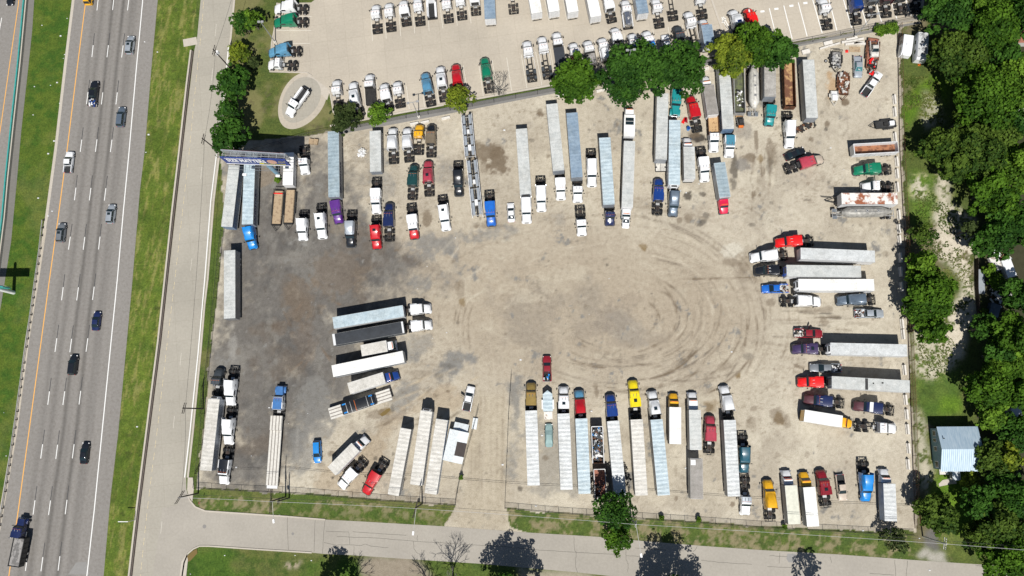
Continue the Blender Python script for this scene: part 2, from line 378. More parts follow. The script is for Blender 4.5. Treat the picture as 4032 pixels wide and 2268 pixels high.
# ------------------------------------------------------------------ wheels
def wheel_mesh(dual=False, rad=0.5, w=0.26, rim='alu'):
    def mk():
        b = MB()
        ys = [(-w / 2, w / 2)] if not dual else [(-0.30, -0.03), (0.03, 0.30)]
        for y0, y1 in ys:
            n_ = 16
            def ring(y, r): return [(r * math.cos(2 * math.pi * i / n_), y, rad + r * math.sin(2 * math.pi * i / n_)) for i in range(n_)]
            b.loft([ring(y0, rad * 0.62), ring(y0, rad * 0.9), ring(y0 + 0.04, rad), ring(y1 - 0.04, rad), ring(y1, rad * 0.9), ring(y1, rad * 0.62)], 'tyre')
        y0 = ys[0][0] - 0.012; y1 = ys[-1][1] + 0.012
        for y in (y0, y1):
            b.cyl((0, y * 0.82, rad), (0, y, rad), rad * 0.55, rad * 0.45, 12, rim)
        return b.mesh('wheel')
    return cached(('wheel', dual, rad, w, rim), mk)

# ------------------------------------------------------------------ tractor units
def tractor(front, rear, style, body, label, roof=None, hood=None, name='semi_truck', group=None, deflector=None, extra=None, cat='semi truck', wf=1.2, rim='alu', lite=False, hatch=False):
    roof = roof or body; hood = hood or body
    o, rz, L = frame_from(front, rear, wf, 0.9)
    L0 = {'hi': 8.2, 'mid': 8.2, 'classic': 8.6, 'day': 7.6, 'hook': 10.0, 'wreck': 8.2}[style]
    s = L / L0
    t = thing(name, label, cat, o, rz, group, scale=(s, 1, 1))
    X = L0
    hl = 2.2 if style in ('classic',) else 1.75            # hood length
    xw = X - hl                                            # windshield foot
    cabr = xw - 0.55                                       # roof front edge
    cabb = xw - 1.75                                       # rear of day cab
    sl = cabb - (0 if style in ('day', 'hook') else 1.75)  # rear of sleeper
    def fr():
        b = MB()
        for y in (-0.43, 0.43): b.box(0.0, X - 0.6, y - 0.05, y + 0.05, 0.66, 0.95, 'frame')
        for x in (0.05, 0.9, 1.55, 2.2, 3.0, 4.2): b.box(x, x + 0.14, -0.38, 0.38, 0.68, 0.93, 'darkmetal')
        for x in (0.9, 2.25):
            b.cyl((x, -1.0, 0.5), (x, 1.0, 0.5), 0.09, None, 8, 'mudbrown'); b.box(x - 0.22, x + 0.22, -0.25, 0.25, 0.3, 0.74, 'mudbrown')
        b.box(-0.03, 0.03, -1.15, 1.15, 0.62, 0.78, 'frame')
        for y in (-1, 1):
            b.box(0.2, 0.24, y * 0.9 - 0.28, y * 0.9 + 0.28, 0.25, 0.95, 'tyre')
        return b.mesh('frame')
    link('frame', cached(('tfr', X), fr), t)
    def fw():
        b = MB(); b.box(1.15, 2.05, -0.45, 0.45, 0.97, 1.06, 'darkmetal'); b.cyl((1.55, 0, 1.04), (1.55, 0, 1.09), 0.42, None, 14, 'mudbrown')
        b.box(0.75, 1.15, -0.4, -0.15, 0.93, 1.0, 'darkmetal'); b.box(0.75, 1.15, 0.15, 0.4, 0.93, 1.0, 'darkmetal'); return b.mesh('fifth_wheel')
    if style != 'hook': link('fifth_wheel', cached('fw', fw), t)
    for x in (0.92, 2.25):
        for y in (-0.93, 0.93): link('wheel', wheel_mesh(True, rim=rim), t, (x, y, 0))
    for y in (-1.03, 1.03): link('wheel', wheel_mesh(False, 0.5, 0.3, rim), t, (X - 1.0, y, 0))
    # deck plate and tanks
    def deck():
        b = MB(); b.box(sl - 0.75, sl - 0.2, -0.42, 0.42, 0.955, 0.99, 'alu'); return b.mesh('deck_plate')
    link('deck_plate', cached(('deck', sl), deck), t)
    tl = 1.5 if style != 'day' else 1.2
    def tank():
        b = MB(); b.cyl((-tl / 2, 0, 0), (tl / 2, 0, 0), 0.32, None, 14, 'chrome')
        for x in (-0.4, 0.4): b.cyl((x - 0.04, 0, 0), (x + 0.04, 0, 0), 0.335, None, 14, 'darkmetal')
        return b.mesh('fuel_tank')
    tx = (cabb + sl) / 2 + (0 if sl < cabb - 0.1 else 0.3)
    for y in (-0.95, 0.95): link('fuel_tank', cached(('tank', tl), tank), t, (tx, y, 0.68))
    zr = {'hi': 3.75, 'mid': 2.95, 'classic': 2.95, 'day': 2.75, 'hook': 2.75, 'wreck': 3.3}[style]
    zc = 2.75
    def cab():
        b = MB()
        xs = [(cabb, 1.16, zc), (cabr - 0.3, 1.16, zc), (cabr, 1.13, zc - 0.04)]
        secs = [prof(x, w, 0.95, z, 0.18, 0.93) for x, w, z in xs]
        secs.append(prof(xw, 1.08, 0.95, 1.95, 0.1, 0.94))
        b.loft(secs, body)
        return b.mesh('cab')
    link('cab', cached(('cab', style, body), cab), t)
    def rf():
        b = MB()
        if style in ('hi', 'wreck'):
            secs = [prof(sl, 1.2, 2.6, zr, 0.22, 0.86), prof(sl + 1.1, 1.2, 2.6, zr - 0.02, 0.3, 0.84), prof(cabb + 0.1, 1.17, 2.6, zr - 0.28, 0.32, 0.78), prof(cabr - 0.45, 1.12, 2.65, 3.0, 0.2, 0.70), prof(cabr - 0.12, 1.05, 2.66, 2.76, 0.05, 0.7)]
            b.loft(secs, roof)
            for y in (-1, 1):   # raised edge ridges that run down the fairing
                b.loft([[(sl + 0.2, y * 0.80, zr - 0.05), (sl + 0.2, y * 0.90, zr - 0.05), (sl + 0.2, y * 0.86, zr + 0.05)], [(cabb, y * 0.74, zr - 0.26), (cabb, y * 0.84, zr - 0.3), (cabb, y * 0.79, zr - 0.2)], [(cabr - 0.4, y * 0.55, 2.98), (cabr - 0.4, y * 0.62, 2.96), (cabr - 0.4, y * 0.58, 3.02)]], roof)
        else:
            x0 = sl if sl < cabb else cabb
            b.loft([prof(x0 + 0.05, 1.03, zc - 0.02, zc + 0.05 + (0.2 if style == 'mid' or style == 'classic' else 0), 0.1, 0.95), prof(cabb, 1.03, zc - 0.02, zc + 0.09, 0.08, 0.95), prof(cabr - 0.1, 0.98, zc - 0.03, zc + 0.03, 0.05, 0.95)], roof)
            for k in range(5): b.box(cabr - 0.42, cabr - 0.30, -0.8 + k * 0.4 - 0.05, -0.8 + k * 0.4 + 0.05, zc, zc + 0.12, 'orange')
            for y in (-0.35, 0.35): b.cyl((cabb + 0.2, y, zc + 0.15), (cabr - 0.5, y, zc + 0.13), 0.05, 0.07, 8, 'chrome')
        if hatch: b.box(sl + 0.9, sl + 1.5, -0.35, 0.35, (zr if style in ('hi', 'wreck') else zc + 0.2), (zr if style in ('hi', 'wreck') else zc + 0.2) + 0.06, 'glass')
        return b.mesh('roof')
    link('roof_fairing' if style in ('hi', 'wreck') else 'roof', cached(('rf', style, roof, hatch), rf), t)
    if sl < cabb - 0.1:
        def slp():
            b = MB()
            zz = 2.62 if style in ('hi', 'wreck') else zc + 0.03
            b.loft([prof(sl, 1.22, 0.95, zz, 0.08, 0.98), prof(cabb - 0.05, 1.22, 0.95, zz, 0.08, 0.98), prof(cabb + 0.02, 1.17, 0.95, zz, 0.08, 0.95)], body)
            for y in (-1, 1): b.box(sl + 0.7, sl + 1.2, y * 1.20, y * 1.225, 1.9, 2.25, 'glass')
            b.box(sl - 0.03, sl, -0.9, 0.9, 1.1, 2.55, 'darkmetal')
            return b.mesh('sleeper')
        link('sleeper', cached(('sl', style, body), slp), t)
        if style == 'hi':
            def ext():
                b = MB(); b.add([(sl - 0.42, 0, 1.0), (sl, 0, 1.0), (sl, 0, zr - 0.5), (sl - 0.32, 0.03, zr - 0.35), (sl - 0.42, 0.04, 1.0), (sl, 0.04, 1.0), (sl, 0.04, zr - 0.5), (sl - 0.32, 0.07, zr - 0.35)], [(0, 1, 2, 3), (7, 6, 5, 4), (0, 3, 7, 4), (3, 2, 6, 7), (1, 0, 4, 5), (2, 1, 5, 6)], body); return b.mesh('side_fairing')
            for y in (-1.21, 1.17): link('side_fairing', cached(('ext', body, zr), ext), t, (0, y, 0))
    def hd():
        b = MB()
        if style == 'classic':
            b.loft([prof(xw - 0.02, 0.95, 0.9, 2.0, 0.14, 0.93), prof(X - 0.15, 0.72, 0.9, 1.82, 0.14, 0.93)], hood)
            for y in (-1, 1):
                b.loft([prof(X - 1.7, 0.26, 0.95, 1.12, 0.08), prof(X - 1.25, 0.26, 0.95, 1.32, 0.12), prof(X - 0.7, 0.26, 0.95, 1.30, 0.12), prof(X - 0.2, 0.24, 0.75, 1.1, 0.08)], hood)
                k = len(b.v) // 1
                n_ = 10 * 4 + 20
                for i in range(len(b.v) - n_, len(b.v)): v = b.v[i]; b.v[i] = (v[0], v[1] + y * 0.98, v[2])
        else:
            b.loft([prof(xw - 0.02, 1.07, 0.9, 1.98, 0.22, 0.88), prof(xw + 0.7, 1.10, 0.88, 1.88, 0.30, 0.80), prof(X - 0.55, 1.14, 0.75, 1.62, 0.36, 0.74), prof(X - 0.15, 1.02, 0.62, 1.30, 0.3, 0.74), prof(X, 0.80, 0.55, 1.0, 0.2, 0.8)], hood)
            b.loft([prof(xw + 0.05, 0.50, 1.92, 2.03, 0.05, 0.9), prof(X - 0.6, 0.40, 1.5, 1.68, 0.05, 0.9)], hood)
        return b.mesh('hood')
    link('hood', cached(('hd', style, hood), hd), t)
    def gr():
        b = MB()
        if style == 'classic':
            b.box(X - 0.15, X - 0.08, -0.55, 0.55, 0.75, 1.78, 'chrome'); b.box(X - 0.085, X - 0.07, -0.45, 0.45, 0.85, 1.6, 'frame'); b.box(X - 0.1, X + 0.08, -1.22, 1.22, 0.42, 0.78, 'chrome')
        else:
            b.box(X - 0.25, X + 0.03, -0.5, 0.5, 0.7, 1.15, 'frame'); b.loft([prof(X - 0.5, 1.2, 0.35, 0.72, 0.1), prof(X - 0.1, 1.12, 0.35, 0.70, 0.1), prof(X + 0.08, 0.8, 0.38, 0.66, 0.1)], 'charcoal' if hood not in ('white',) else 'sidewhite')
        return b.mesh('bumper')
    link('front_bumper', cached(('gr', style, hood == 'white'), gr), t)
    def ws():
        b = MB()
        a = 0.03
        x0, z0, w0 = cabr + a, zc - 0.12, 0.92; x1, z1, w1 = xw + a * 0.6, 2.02, 1.0
        b.quad([(x0, -w0, z0), (x0, w0, z0), (x1, w1, z1), (x1, -w1, z1)], 'glass')
        b.box(cabr, xw, -0.03, 0.03, 2.0, 2.02, 'frame')
        return b.mesh('windshield')
    link('windshield', cached(('ws', style), ws), t)
    def sw():
        b = MB(); b.quad([(cabb + 0.35, 0, 1.95), (xw - 0.2, 0, 1.95), (cabr + 0.05, -0.05, 2.5), (cabb + 0.45, -0.05, 2.5)], 'glass'); return b.mesh('side_window')
    link('side_window', cached(('sw', style), sw), t, (0, 1.165, 0))
    o2 = link('side_window', cached(('sw2', style), lambda: MB().quad([(cabb + 0.35, 0, 1.95), (xw - 0.2, 0, 1.95), (cabr + 0.05, 0.05, 2.5), (cabb + 0.45, 0.05, 2.5)], 'glass').mesh('side_window')), t, (0, -1.165, 0))
    def mr():
        b = MB(); b.cyl((0, -0.05, 0.3), (0.05, 0.3, 0.35), 0.03, None, 6, 'frame'); b.box(-0.06, 0.08, 0.25, 0.47, -0.1, 0.5, 'frame'); return b.mesh('mirror')
    mrm = cached('mir', mr)
    link('mirror', mrm, t, (xw - 0.15, 1.1, 1.8)); q = link('mirror', mrm, t, (xw - 0.15, -1.1, 1.8)); q.scale = (1, -1, 1)
    if style in ('classic', 'hook', 'day'):
        def ex():
            b = MB(); b.cyl((0, 0, 1.0), (0, 0, 3.3), 0.085, None, 10, 'chrome'); b.cyl((0, 0, 1.5), (0, 0, 2.6), 0.13, None, 10, 'chrome'); return b.mesh('exhaust_stack')
        for y in ((-1.12, 1.12) if style == 'classic' else (-1.05,)):
            link('exhaust_stack', cached('ex', ex), t, (cabb - 0.22 if sl >= cabb else sl - 0.15, y, 0))
    if deflector:
        def df():
            b = MB(); b.loft([prof(cabb - 0.1, 1.0, zc, 3.7, 0.2, 0.9), prof(cabb + 0.4, 0.98, zc, 3.55, 0.25, 0.85), prof(cabr - 0.35, 0.9, zc, zc + 0.25, 0.1, 0.8)], deflector, 'frame'); return b.mesh('air_deflector')
        link('air_deflector', cached(('df', deflector, cabb), df), t)
    if extra: extra(t, X, sl)
    return t

# ------------------------------------------------------------------ box trailers
def trailer(nose, tail, label, roof='roof_white', side='sidewhite', reefer=None, w=1.3, ztop=4.1, zbot=1.15, name='box_trailer', gears=True, text=None, axles=2, cap=None, group=None, raildark=False, cat='trailer', rear='sidewhite'):
    f = Vector(P(*nose, ztop)); r = Vector(P(*tail, ztop)); d = f - r; L = math.hypot(d.x, d.y); rz = math.atan2(d.y, d.x)
    t = thing(name, label, cat, (r.x, r.y, 0), rz, group)
    key = (round(L, 1), w, ztop, zbot)
    def body():
        b = MB()
        z1 = ztop - 0.03
        b.box(0.06, L, -w, w, zbot, z1, side)
        for i in range(int(L / 0.61)):        # side posts
            x = 0.4 + i * 0.61
            for y in (-1, 1): b.box(x, x + 0.05, y * w - (0.012 if y < 0 else 0), y * w + (0.012 if y > 0 else 0), zbot + 0.15, z1 - 0.12, side)
        for y in (-1, 1):
            b.box(0.0, L + 0.01, min(y * w, y * (w + 0.025)), max(y * w, y * (w + 0.025)), z1 - 0.12, ztop + 0.015, 'alu')
            b.box(0.0, L, min(y * (w - 0.05), y * (w + 0.02)), max(y * (w - 0.05), y * (w + 0.02)), zbot - 0.1, zbot + 0.12, 'alu')
        b.box(L, L + 0.03, -w, w, z1 - 0.2, ztop + 0.012, side); b.box(0.03, 0.06, -w, w, z1 - 0.2, ztop + 0.012, 'alu')
        return b.mesh('box_body')
    link('box_body', cached(('tb', side) + key, body), t)
    def rfm():
        b = MB(); nx = max(4, int(L / 0.3)); ny = 6
        rr = random.Random(int(L * 10) + hash(roof) % 7); vs_ = []; fs = []
        for i in range(nx + 1):
            for j in range(ny + 1):
                x = 0.06 + (L - 0.06) * i / nx; y = -w + 2 * w * j / ny
                e = math.sin(math.pi * j / ny)
                z = ztop + 0.02 * e + (0.006 * math.sin(x * 5.15) + rr.uniform(-0.006, 0.006)) * e
                vs_.append((x, y, z))
        for i in range(nx):
            for j in range(ny):
                a = i * (ny + 1) + j; fs.append((a, a + ny + 1, a + ny + 2, a + 1))
        b.add(vs_, fs, roof); return b.mesh('roof', 60)
    link('roof', cached(('trf', roof) + key, rfm), t)
    if cap: link('roof_header', MB().box(0.0, 0.55, -w, w, ztop + .012, ztop + .05, cap).box(L - .4, L + .02, -w, w, ztop + .012, ztop + .05, cap).mesh('roof_header'), t)
    def door():
        b = MB(); b.box(0.0, 0.055, -w + 0.08, -0.02, zbot + 0.1, ztop - 0.2, rear); b.box(0.0, 0.055, 0.02, w - 0.08, zbot + 0.1, ztop - 0.2, rear)
        for y in (-0.7, -0.3, 0.3, 0.7): b.cyl((-0.03, y, zbot + 0.1), (-0.03, y, ztop - 0.25), 0.02, None, 6, 'alu')
        return b.mesh('rear_door')
    link('rear_door', cached(('td', rear) + key, door), t)
    def bmp():
        b = MB(); b.box(-0.03, 0.06, -1.15, 1.15, 0.55, 0.67, 'darkmetal')
        for y in (-0.6, 0.6): b.box(0, 0.08, y - 0.05, y + 0.05, 0.67, zbot - 0.1, 'darkmetal')
        return b.mesh('underride_bumper')
    link('underride_bumper', cached(('bmp', zbot), bmp), t)
    def bog():
        b = MB(); 
        for y in (-0.5, 0.5): b.box(0.4, 4.2 if axles == 2 else 2.4, y - 0.06, y + 0.06, 0.75, zbot - 0.1, 'frame')
        return b.mesh('bogie')
    link('bogie', cached(('bog', axles, zbot), bog), t)
    for i in range(axles):
        for y in (-0.93, 0.93): link('wheel', wheel_mesh(True), t, (1.5 + i * 1.3, y, 0))
    if gears:
        def lg():
            b = MB()
            for y in (-0.8, 0.8): b.box(L - 3.1, L - 2.95, y - 0.07, y + 0.07, 0.25, zbot - 0.1, 'alu'); b.box(L - 3.2, L - 2.85, y - 0.14, y + 0.14, 0.2, 0.25, 'alu')
            b.box(L - 3.05, L - 3.0, -0.8, 0.8, 0.6, 0.66, 'alu'); return b.mesh('landing_gear')
        link('landing_gear', cached(('lg', round(L, 1), zbot), lg), t)
    if reefer:
        def rf_():
            b = MB()
            b.loft([prof(L + 0.03, 1.05, 2.0, ztop - 0.02, 0.3, 0.92), prof(L + 0.45, 0.98, 2.1, ztop - 0.10, 0.35, 0.85), prof(L + 0.62, 0.8, 2.3, ztop - 0.35, 0.3, 0.8)], reefer)
            b.box(L + 0.12, L + 0.5, -0.65, 0.65, ztop - 0.12, ztop - 0.03, 'frame'); b.box(L + 0.5, L + 0.65, -0.5, 0.5, 2.5, 3.4, 'frame')
            return b.mesh('refrigeration_unit')
        link('refrigeration_unit', cached(('reef', reefer, round(L, 1), ztop), rf_), t)
    if text:
        for q, (txt, xx, sz, sd) in enumerate(text):
            o = link('lettering', text_mesh(txt, sz, 'text_navy', 0.03), t, (xx, sd * (w + 0.035), ztop - 1.2), (R(90), 0, R(180) if sd > 0 else 0))
    return t

# ------------------------------------------------------------------ straight box trucks
def boxtruck(front, nose, tail, label, cab='white', roof='roof_white', side='sidewhite', ztop=3.8, hood=True, visor=None, group=None, stripe=None, rear='sidewhite'):
    f = Vector(P(*nose, ztop)); r = Vector(P(*tail, ztop)); d = f - r; L = math.hypot(d.x, d.y); rz = math.atan2(d.y, d.x)
    fr = Vector(P(*front, 1.2)); u = Vector((math.cos(rz), math.sin(rz), 0)); T = max(L + 1.9, (fr - r).dot(u))
    w = 1.24
    t = thing('box_truck', label, 'box truck', (r.x, r.y, 0), rz, group)
    k = (round(L, 1), round(T, 1))
    def fm():
        b = MB()
        for y in (-0.43, 0.43): b.box(0.1, T - 0.4, y - 0.05, y + 0.05, 0.66, 0.95, 'frame')
        b.box(-0.05, 0.1, -1.1, 1.1, 0.45, 0.6, 'darkmetal'); b.box(T - 0.35, T, -1.15, 1.15, 0.4, 0.75, 'chrome' if cab == 'white' else 'charcoal'); return b.mesh('chassis')
    link('chassis', cached(('btf', cab == 'white') + k, fm), t)
    def cg():
        b = MB(); z1 = ztop - 0.03
        b.box(0, L, -w, w, 1.0, z1, side)
        for y in (-1, 1):
            b.box(0, L + 0.01, min(y * w, y * (w + 0.03)), max(y * w, y * (w + 0.03)), z1 - 0.12, ztop + 0.012, 'sidewhite'); b.box(0, L, min(y * w, y * (w + 0.02)), max(y * w, y * (w + 0.02)), 0.95, 1.1, 'alu')
            if stripe: b.box(1.0, L - 0.3, min(y * w, y * (w + 0.012)), max(y * w, y * (w + 0.012)), 1.5, 2.0, stripe)
        b.box(L, L + 0.04, -w, w, z1 - 0.15, ztop + 0.01, 'sidewhite'); b.box(-0.03, 0, -w + 0.08, w - 0.08, 1.1, z1 - 0.15, rear)
        return b.mesh('cargo_box')
    link('cargo_box', cached(('cg', side, stripe, rear, ztop) + k, cg), t)
    def rfm():
        b = MB(); n_ = max(4, int(L / 0.35)); vs_ = []; fs = []; rr = random.Random(5)
        for i in range(n_ + 1):
            for j in range(5):
                e = math.sin(math.pi * j / 4); vs_.append((L * i / n_, -w + 2 * w * j / 4, ztop + 0.012 + e * (0.02 + 0.01 * math.sin(i * 1.6) + rr.uniform(-.008, .008))))
        for i in range(n_):
            for j in range(4): a = i * 5 + j; fs.append((a, a + 5, a + 6, a + 1))
        b.add(vs_, fs, roof); return b.mesh('roof', 60)
    link('roof', cached(('btr', roof, ztop) + k, rfm), t)
    xw = T - (1.25 if hood else 0.25); cb = L + 0.12
    def cb_():
        b = MB(); zc = 2.55
        b.loft([prof(cb, 1.08, 0.8, zc, 0.15, 0.92), prof(xw - 0.6, 1.08, 0.8, zc, 0.18, 0.90), prof(xw, 1.04, 0.8, 1.75, 0.12, 0.94)], cab)
        if hood: b.loft([prof(xw - 0.02, 1.03, 0.7, 1.75, 0.2, 0.88), prof(T - 0.5, 1.05, 0.65, 1.5, 0.3, 0.78), prof(T - 0.05, 0.85, 0.55, 1.15, 0.25, 0.8)], cab)
        b.box(xw - 0.63, xw - 0.5, -0.7, 0.7, zc - 0.02, zc + 0.05, visor or 'orange')
        return b.mesh('cab')
    link('cab', cached(('btc', cab, hood, visor) + k, cb_), t)
    link('windshield', cached(('btw', hood) + k, lambda: MB().quad([(xw - 0.56, -0.85, 2.46), (xw - 0.56, 0.85, 2.46), (xw + 0.02, 0.95, 1.8), (xw + 0.02, -0.95, 1.8)], 'glass').mesh('windshield')), t)
    for y in (-0.9, 0.9): link('wheel', wheel_mesh(True, 0.45), t, (1.7, y, 0))
    for y in (-0.98, 0.98): link('wheel', wheel_mesh(False, 0.45, 0.26), t, (T - 1.05, y, 0))
    return t

# ------------------------------------------------------------------ cars
def car(front, rear, kind, col, label, sunroof=False, name=None, load=None, L=None, glassm='glass', liner='bedliner', door=None, group=None, zf=0.6):
    o, rz, Lm = frame_from(front, rear, zf, zf)
    L0 = {'sedan': 4.75, 'suv': 4.75, 'pickup': 5.8, 'van': 5.2}[kind]
    t = thing(name or {'sedan': 'car', 'suv': 'suv', 'pickup': 'pickup_truck', 'van': 'van'}[kind], label, {'sedan': 'car', 'suv': 'suv', 'pickup': 'pickup', 'van': 'van'}[kind], o, rz, group, scale=(Lm / L0, 1, 1))
    hw = {'sedan': 0.92, 'suv': 0.96, 'pickup': 1.0, 'van': 1.0}[kind]; X = L0
    zs = {'sedan': 0.92, 'suv': 1.05, 'pickup': 1.15, 'van': 1.05}[kind]; zt = {'sedan': 1.45, 'suv': 1.72, 'pickup': 1.88, 'van': 1.95}[kind]
    wf = {'sedan': X - 1.35, 'suv': X - 1.25, 'pickup': X - 1.55, 'van': X - 0.9}[kind]      # windshield foot
    cr = {'sedan': 0.75, 'suv': 0.15, 'pickup': 1.95, 'van': 0.12}[kind]                     # rear of greenhouse
    def body():
        b = MB()
        if kind == 'pickup':
            b.loft([prof(1.9, hw, 0.4, zs, 0.15, 0.95), prof(wf + 0.1, hw, 0.4, zs, 0.15, 0.93), prof(X - 0.45, hw, 0.4, zs - 0.08, 0.22, 0.86), prof(X - 0.08, hw * 0.93, 0.4, zs - 0.2, 0.2, 0.8), prof(X, hw * 0.85, 0.45, zs - 0.4, 0.1, 0.85)], col)
            for y in (-1, 1): b.box(0.08, 1.92, min(y * hw, y * (hw - 0.16)), max(y * hw, y * (hw - 0.16)), 0.42, zs + 0.02, col)
            b.box(0.08, 1.92, -hw + 0.1, hw - 0.1, 0.42, 0.62, liner)
            b.box(-0.05, 0.1, -hw + 0.02, hw - 0.02, 0.45, 0.6, 'chrome')
        else:
            b.loft([prof(0.0, hw * 0.82, 0.42, zs - 0.2, 0.12, 0.85), prof(0.1, hw * 0.93, 0.35, zs - 0.02, 0.15, 0.86), prof(0.7, hw, 0.33, zs, 0.18, 0.88), prof(wf, hw, 0.33, zs, 0.18, 0.88), prof(X - 0.6, hw * 0.98, 0.33, zs - 0.1, 0.22, 0.82), prof(X - 0.15, hw * 0.86, 0.35, zs - 0.24, 0.2, 0.8), prof(X, hw * 0.66, 0.42, zs - 0.36, 0.1, 0.85)], col)
        return b.mesh('body')
    link('body', cached(('cbody', kind, col, liner), body), t)
    x0 = cr + (0.75 if kind == 'sedan' else 0.3 if kind == 'suv' else 0.25); x1 = wf - (0.85 if kind != 'van' else 0.7)
    def gh():
        b = MB(); b.loft([prof(cr, hw * 0.86, zs - 0.04, zs + 0.02, 0.02, 0.98), prof(x0, hw * 0.86, zs - 0.04, zt - 0.03, 0.12, 0.80), prof(x1, hw * 0.86, zs - 0.04, zt - 0.03, 0.12, 0.80), prof(wf, hw * 0.88, zs - 0.06, zs + 0.0, 0.02, 0.98)], glassm); return b.mesh('windows')
    link('windows', cached(('cgh', kind, glassm), gh), t)
    def rf():
        b = MB(); b.loft([prof(x0 - 0.03, hw * 0.69, zt - 0.06, zt - 0.01, 0.03, 0.95), prof((x0 + x1) / 2, hw * 0.71, zt - 0.06, zt + 0.03, 0.05, 0.93), prof(x1 + 0.05, hw * 0.68, zt - 0.06, zt - 0.005, 0.03, 0.95)], col)
        for y in (-1, 1):    # pillars
            for xa, xb, za, zb in ((x1, wf - 0.02, zt - 0.03, zs), (x0, cr + 0.03, zt - 0.03, zs), ((x0 + x1) / 2, (x0 + x1) / 2, zt - 0.03, zs)):
                b.cyl((xa, y * hw * 0.68, za), (xb, y * hw * 0.85, zb), 0.04, None, 5, col)
        if sunroof: b.box(x1 - 0.75, x1 - 0.15, -0.36, 0.36, zt, zt + 0.036, 'glass')
        return b.mesh('roof')
    link('roof', cached(('crf', kind, col, sunroof), rf), t)
    rw = {'sedan': 0.33, 'suv': 0.37, 'pickup': 0.4, 'van': 0.37}[kind]
    for x in (0.95, X - 0.95):
        for y in (-hw + 0.1, hw - 0.1): link('wheel', wheel_mesh(False, rw, 0.24), t, (x, y, 0))
    for y in (-hw * 0.72, hw * 0.72):
        link('headlight', cached('hl', lambda: MB().box(-0.16, 0.02, -0.16, 0.16, 0, 0.12, 'lampwhite').mesh('headlight')), t, (X - 0.13, y, zs - 0.4))
        link('tail_light', cached('tlg', lambda: MB().box(-0.03, 0.08, -0.12, 0.12, 0, 0.14, 'red').mesh('tail_light')), t, (0.03 if kind != 'pickup' else 0.06, y, zs - 0.32))
        link('mirror', cached('cmr', lambda: MB().box(-0.08, 0.08, -0.1, 0.1, 0, 0.14, 'black').mesh('mirror')), t, (wf - 0.35, y / 0.72 * 1.06, zs))
    if door is not None:
        link('door', cached(('cdr', col), lambda: MB().box(0, 1.05, -0.03, 0.03, 0, 0.6, col).box(0.1, 0.95, -0.02, 0.02, 0.6, 1.05, 'glass').mesh('door')), t, (wf - 1.3, door * hw, 0.5), (0, 0, R(65) * door))
    if load: load(t, rz, o, Lm / L0)
    return t

# ------------------------------------------------------------------ junk heaps riding in beds (loose load, uncountable)
def junk(loc, rz, lx, ly, n_, label, cols, seed=1, hmax=0.5, name='scrap_load'):
    rr = random.Random(seed); b = MB()
    for i in range(n_):
        x = rr.uniform(-lx, lx); y = rr.uniform(-ly, ly); z = rr.uniform(0, hmax * (1 - 0.5 * abs(x) / lx)); s = rr.uniform(0.06, 0.2) * (1.4 if rr.random() < 0.2 else 1)
        a = rr.uniform(0, 3.14); l = s * rr.choice([1, 1, 2.2, 3.2]); ca, sa = math.cos(a), math.sin(a); l = min(l, lx * 0.6, ly * 0.7); s = min(s, l)
        p = [(x + ca * u * l - sa * v * s, y + sa * u * l + ca * v * s, z + rr.uniform(0, 0.05)) for u, v in ((-1, -1), (1, -1), (1, 1), (-1, 1))]
        q = [(c[0], c[1], c[2] + s * 0.8) for c in p]
        b.add(p + q, [(0, 3, 2, 1), (4, 5, 6, 7), (0, 1, 5, 4), (1, 2, 6, 5), (2, 3, 7, 6), (3, 0, 4, 7)], rr.choice(cols))
    o = link(name, b.mesh(name, 0), None, loc, (0, 0, rz)); o['kind'] = 'stuff'; o['label'] = label; o['category'] = 'scrap'; return o

def poly_struct(name, pts, z, mat, th=0.0, kind=True):
    """sheet traced on the ground; th > 0 gives it a real edge"""
    b = MB(); w = [P(x, y, 0) for x, y in pts]
    me = bpy.data.meshes.new(name); bm = bmesh.new()
    vs_ = [bm.verts.new((p[0], p[1], z)) for p in w]; f = bm.faces.new(vs_)
    bmesh.ops.recalc_face_normals(bm, faces=[f])
    if f.normal.z < 0: f.normal_flip()
    if th:
        r = bmesh.ops.extrude_face_region(bm, geom=[f]); nv = [g for g in r['geom'] if isinstance(g, bmesh.types.BMVert)]
        for v in nv: v.co.z -= th
    bmesh.ops.triangulate(bm, faces=bm.faces)
    bm.to_mesh(me); bm.free(); me.materials.append(MATS[mat])
    return struct(name, me) if kind else me
def strip(b, pts, wid, z, mat, h=0.0):
    """ribbon along traced points (world width wid)"""
    w = [Vector(P(x, y, 0)) for x, y in pts]
    L_ = []; R_ = []
    for i, p in enumerate(w):
        d = (w[min(i + 1, len(w) - 1)] - w[max(i - 1, 0)]).normalized(); n_ = Vector((-d.y, d.x, 0)) * wid / 2
        L_.append(p + n_); R_.append(p - n_)
    for i in range(len(w) - 1):
        q = [L_[i], R_[i], R_[i + 1], L_[i + 1]]
        top = [(a.x, a.y, z + h) for a in q]
        if h: 
            bot = [(a.x, a.y, z) for a in q]
            b.add(bot + top, [(4, 7, 6, 5), (0, 4, 5, 1), (1, 5, 6, 2), (2, 6, 7, 3), (3, 7, 4, 0)], mat)
        else: b.add(top, [(3, 2, 1, 0)], mat)
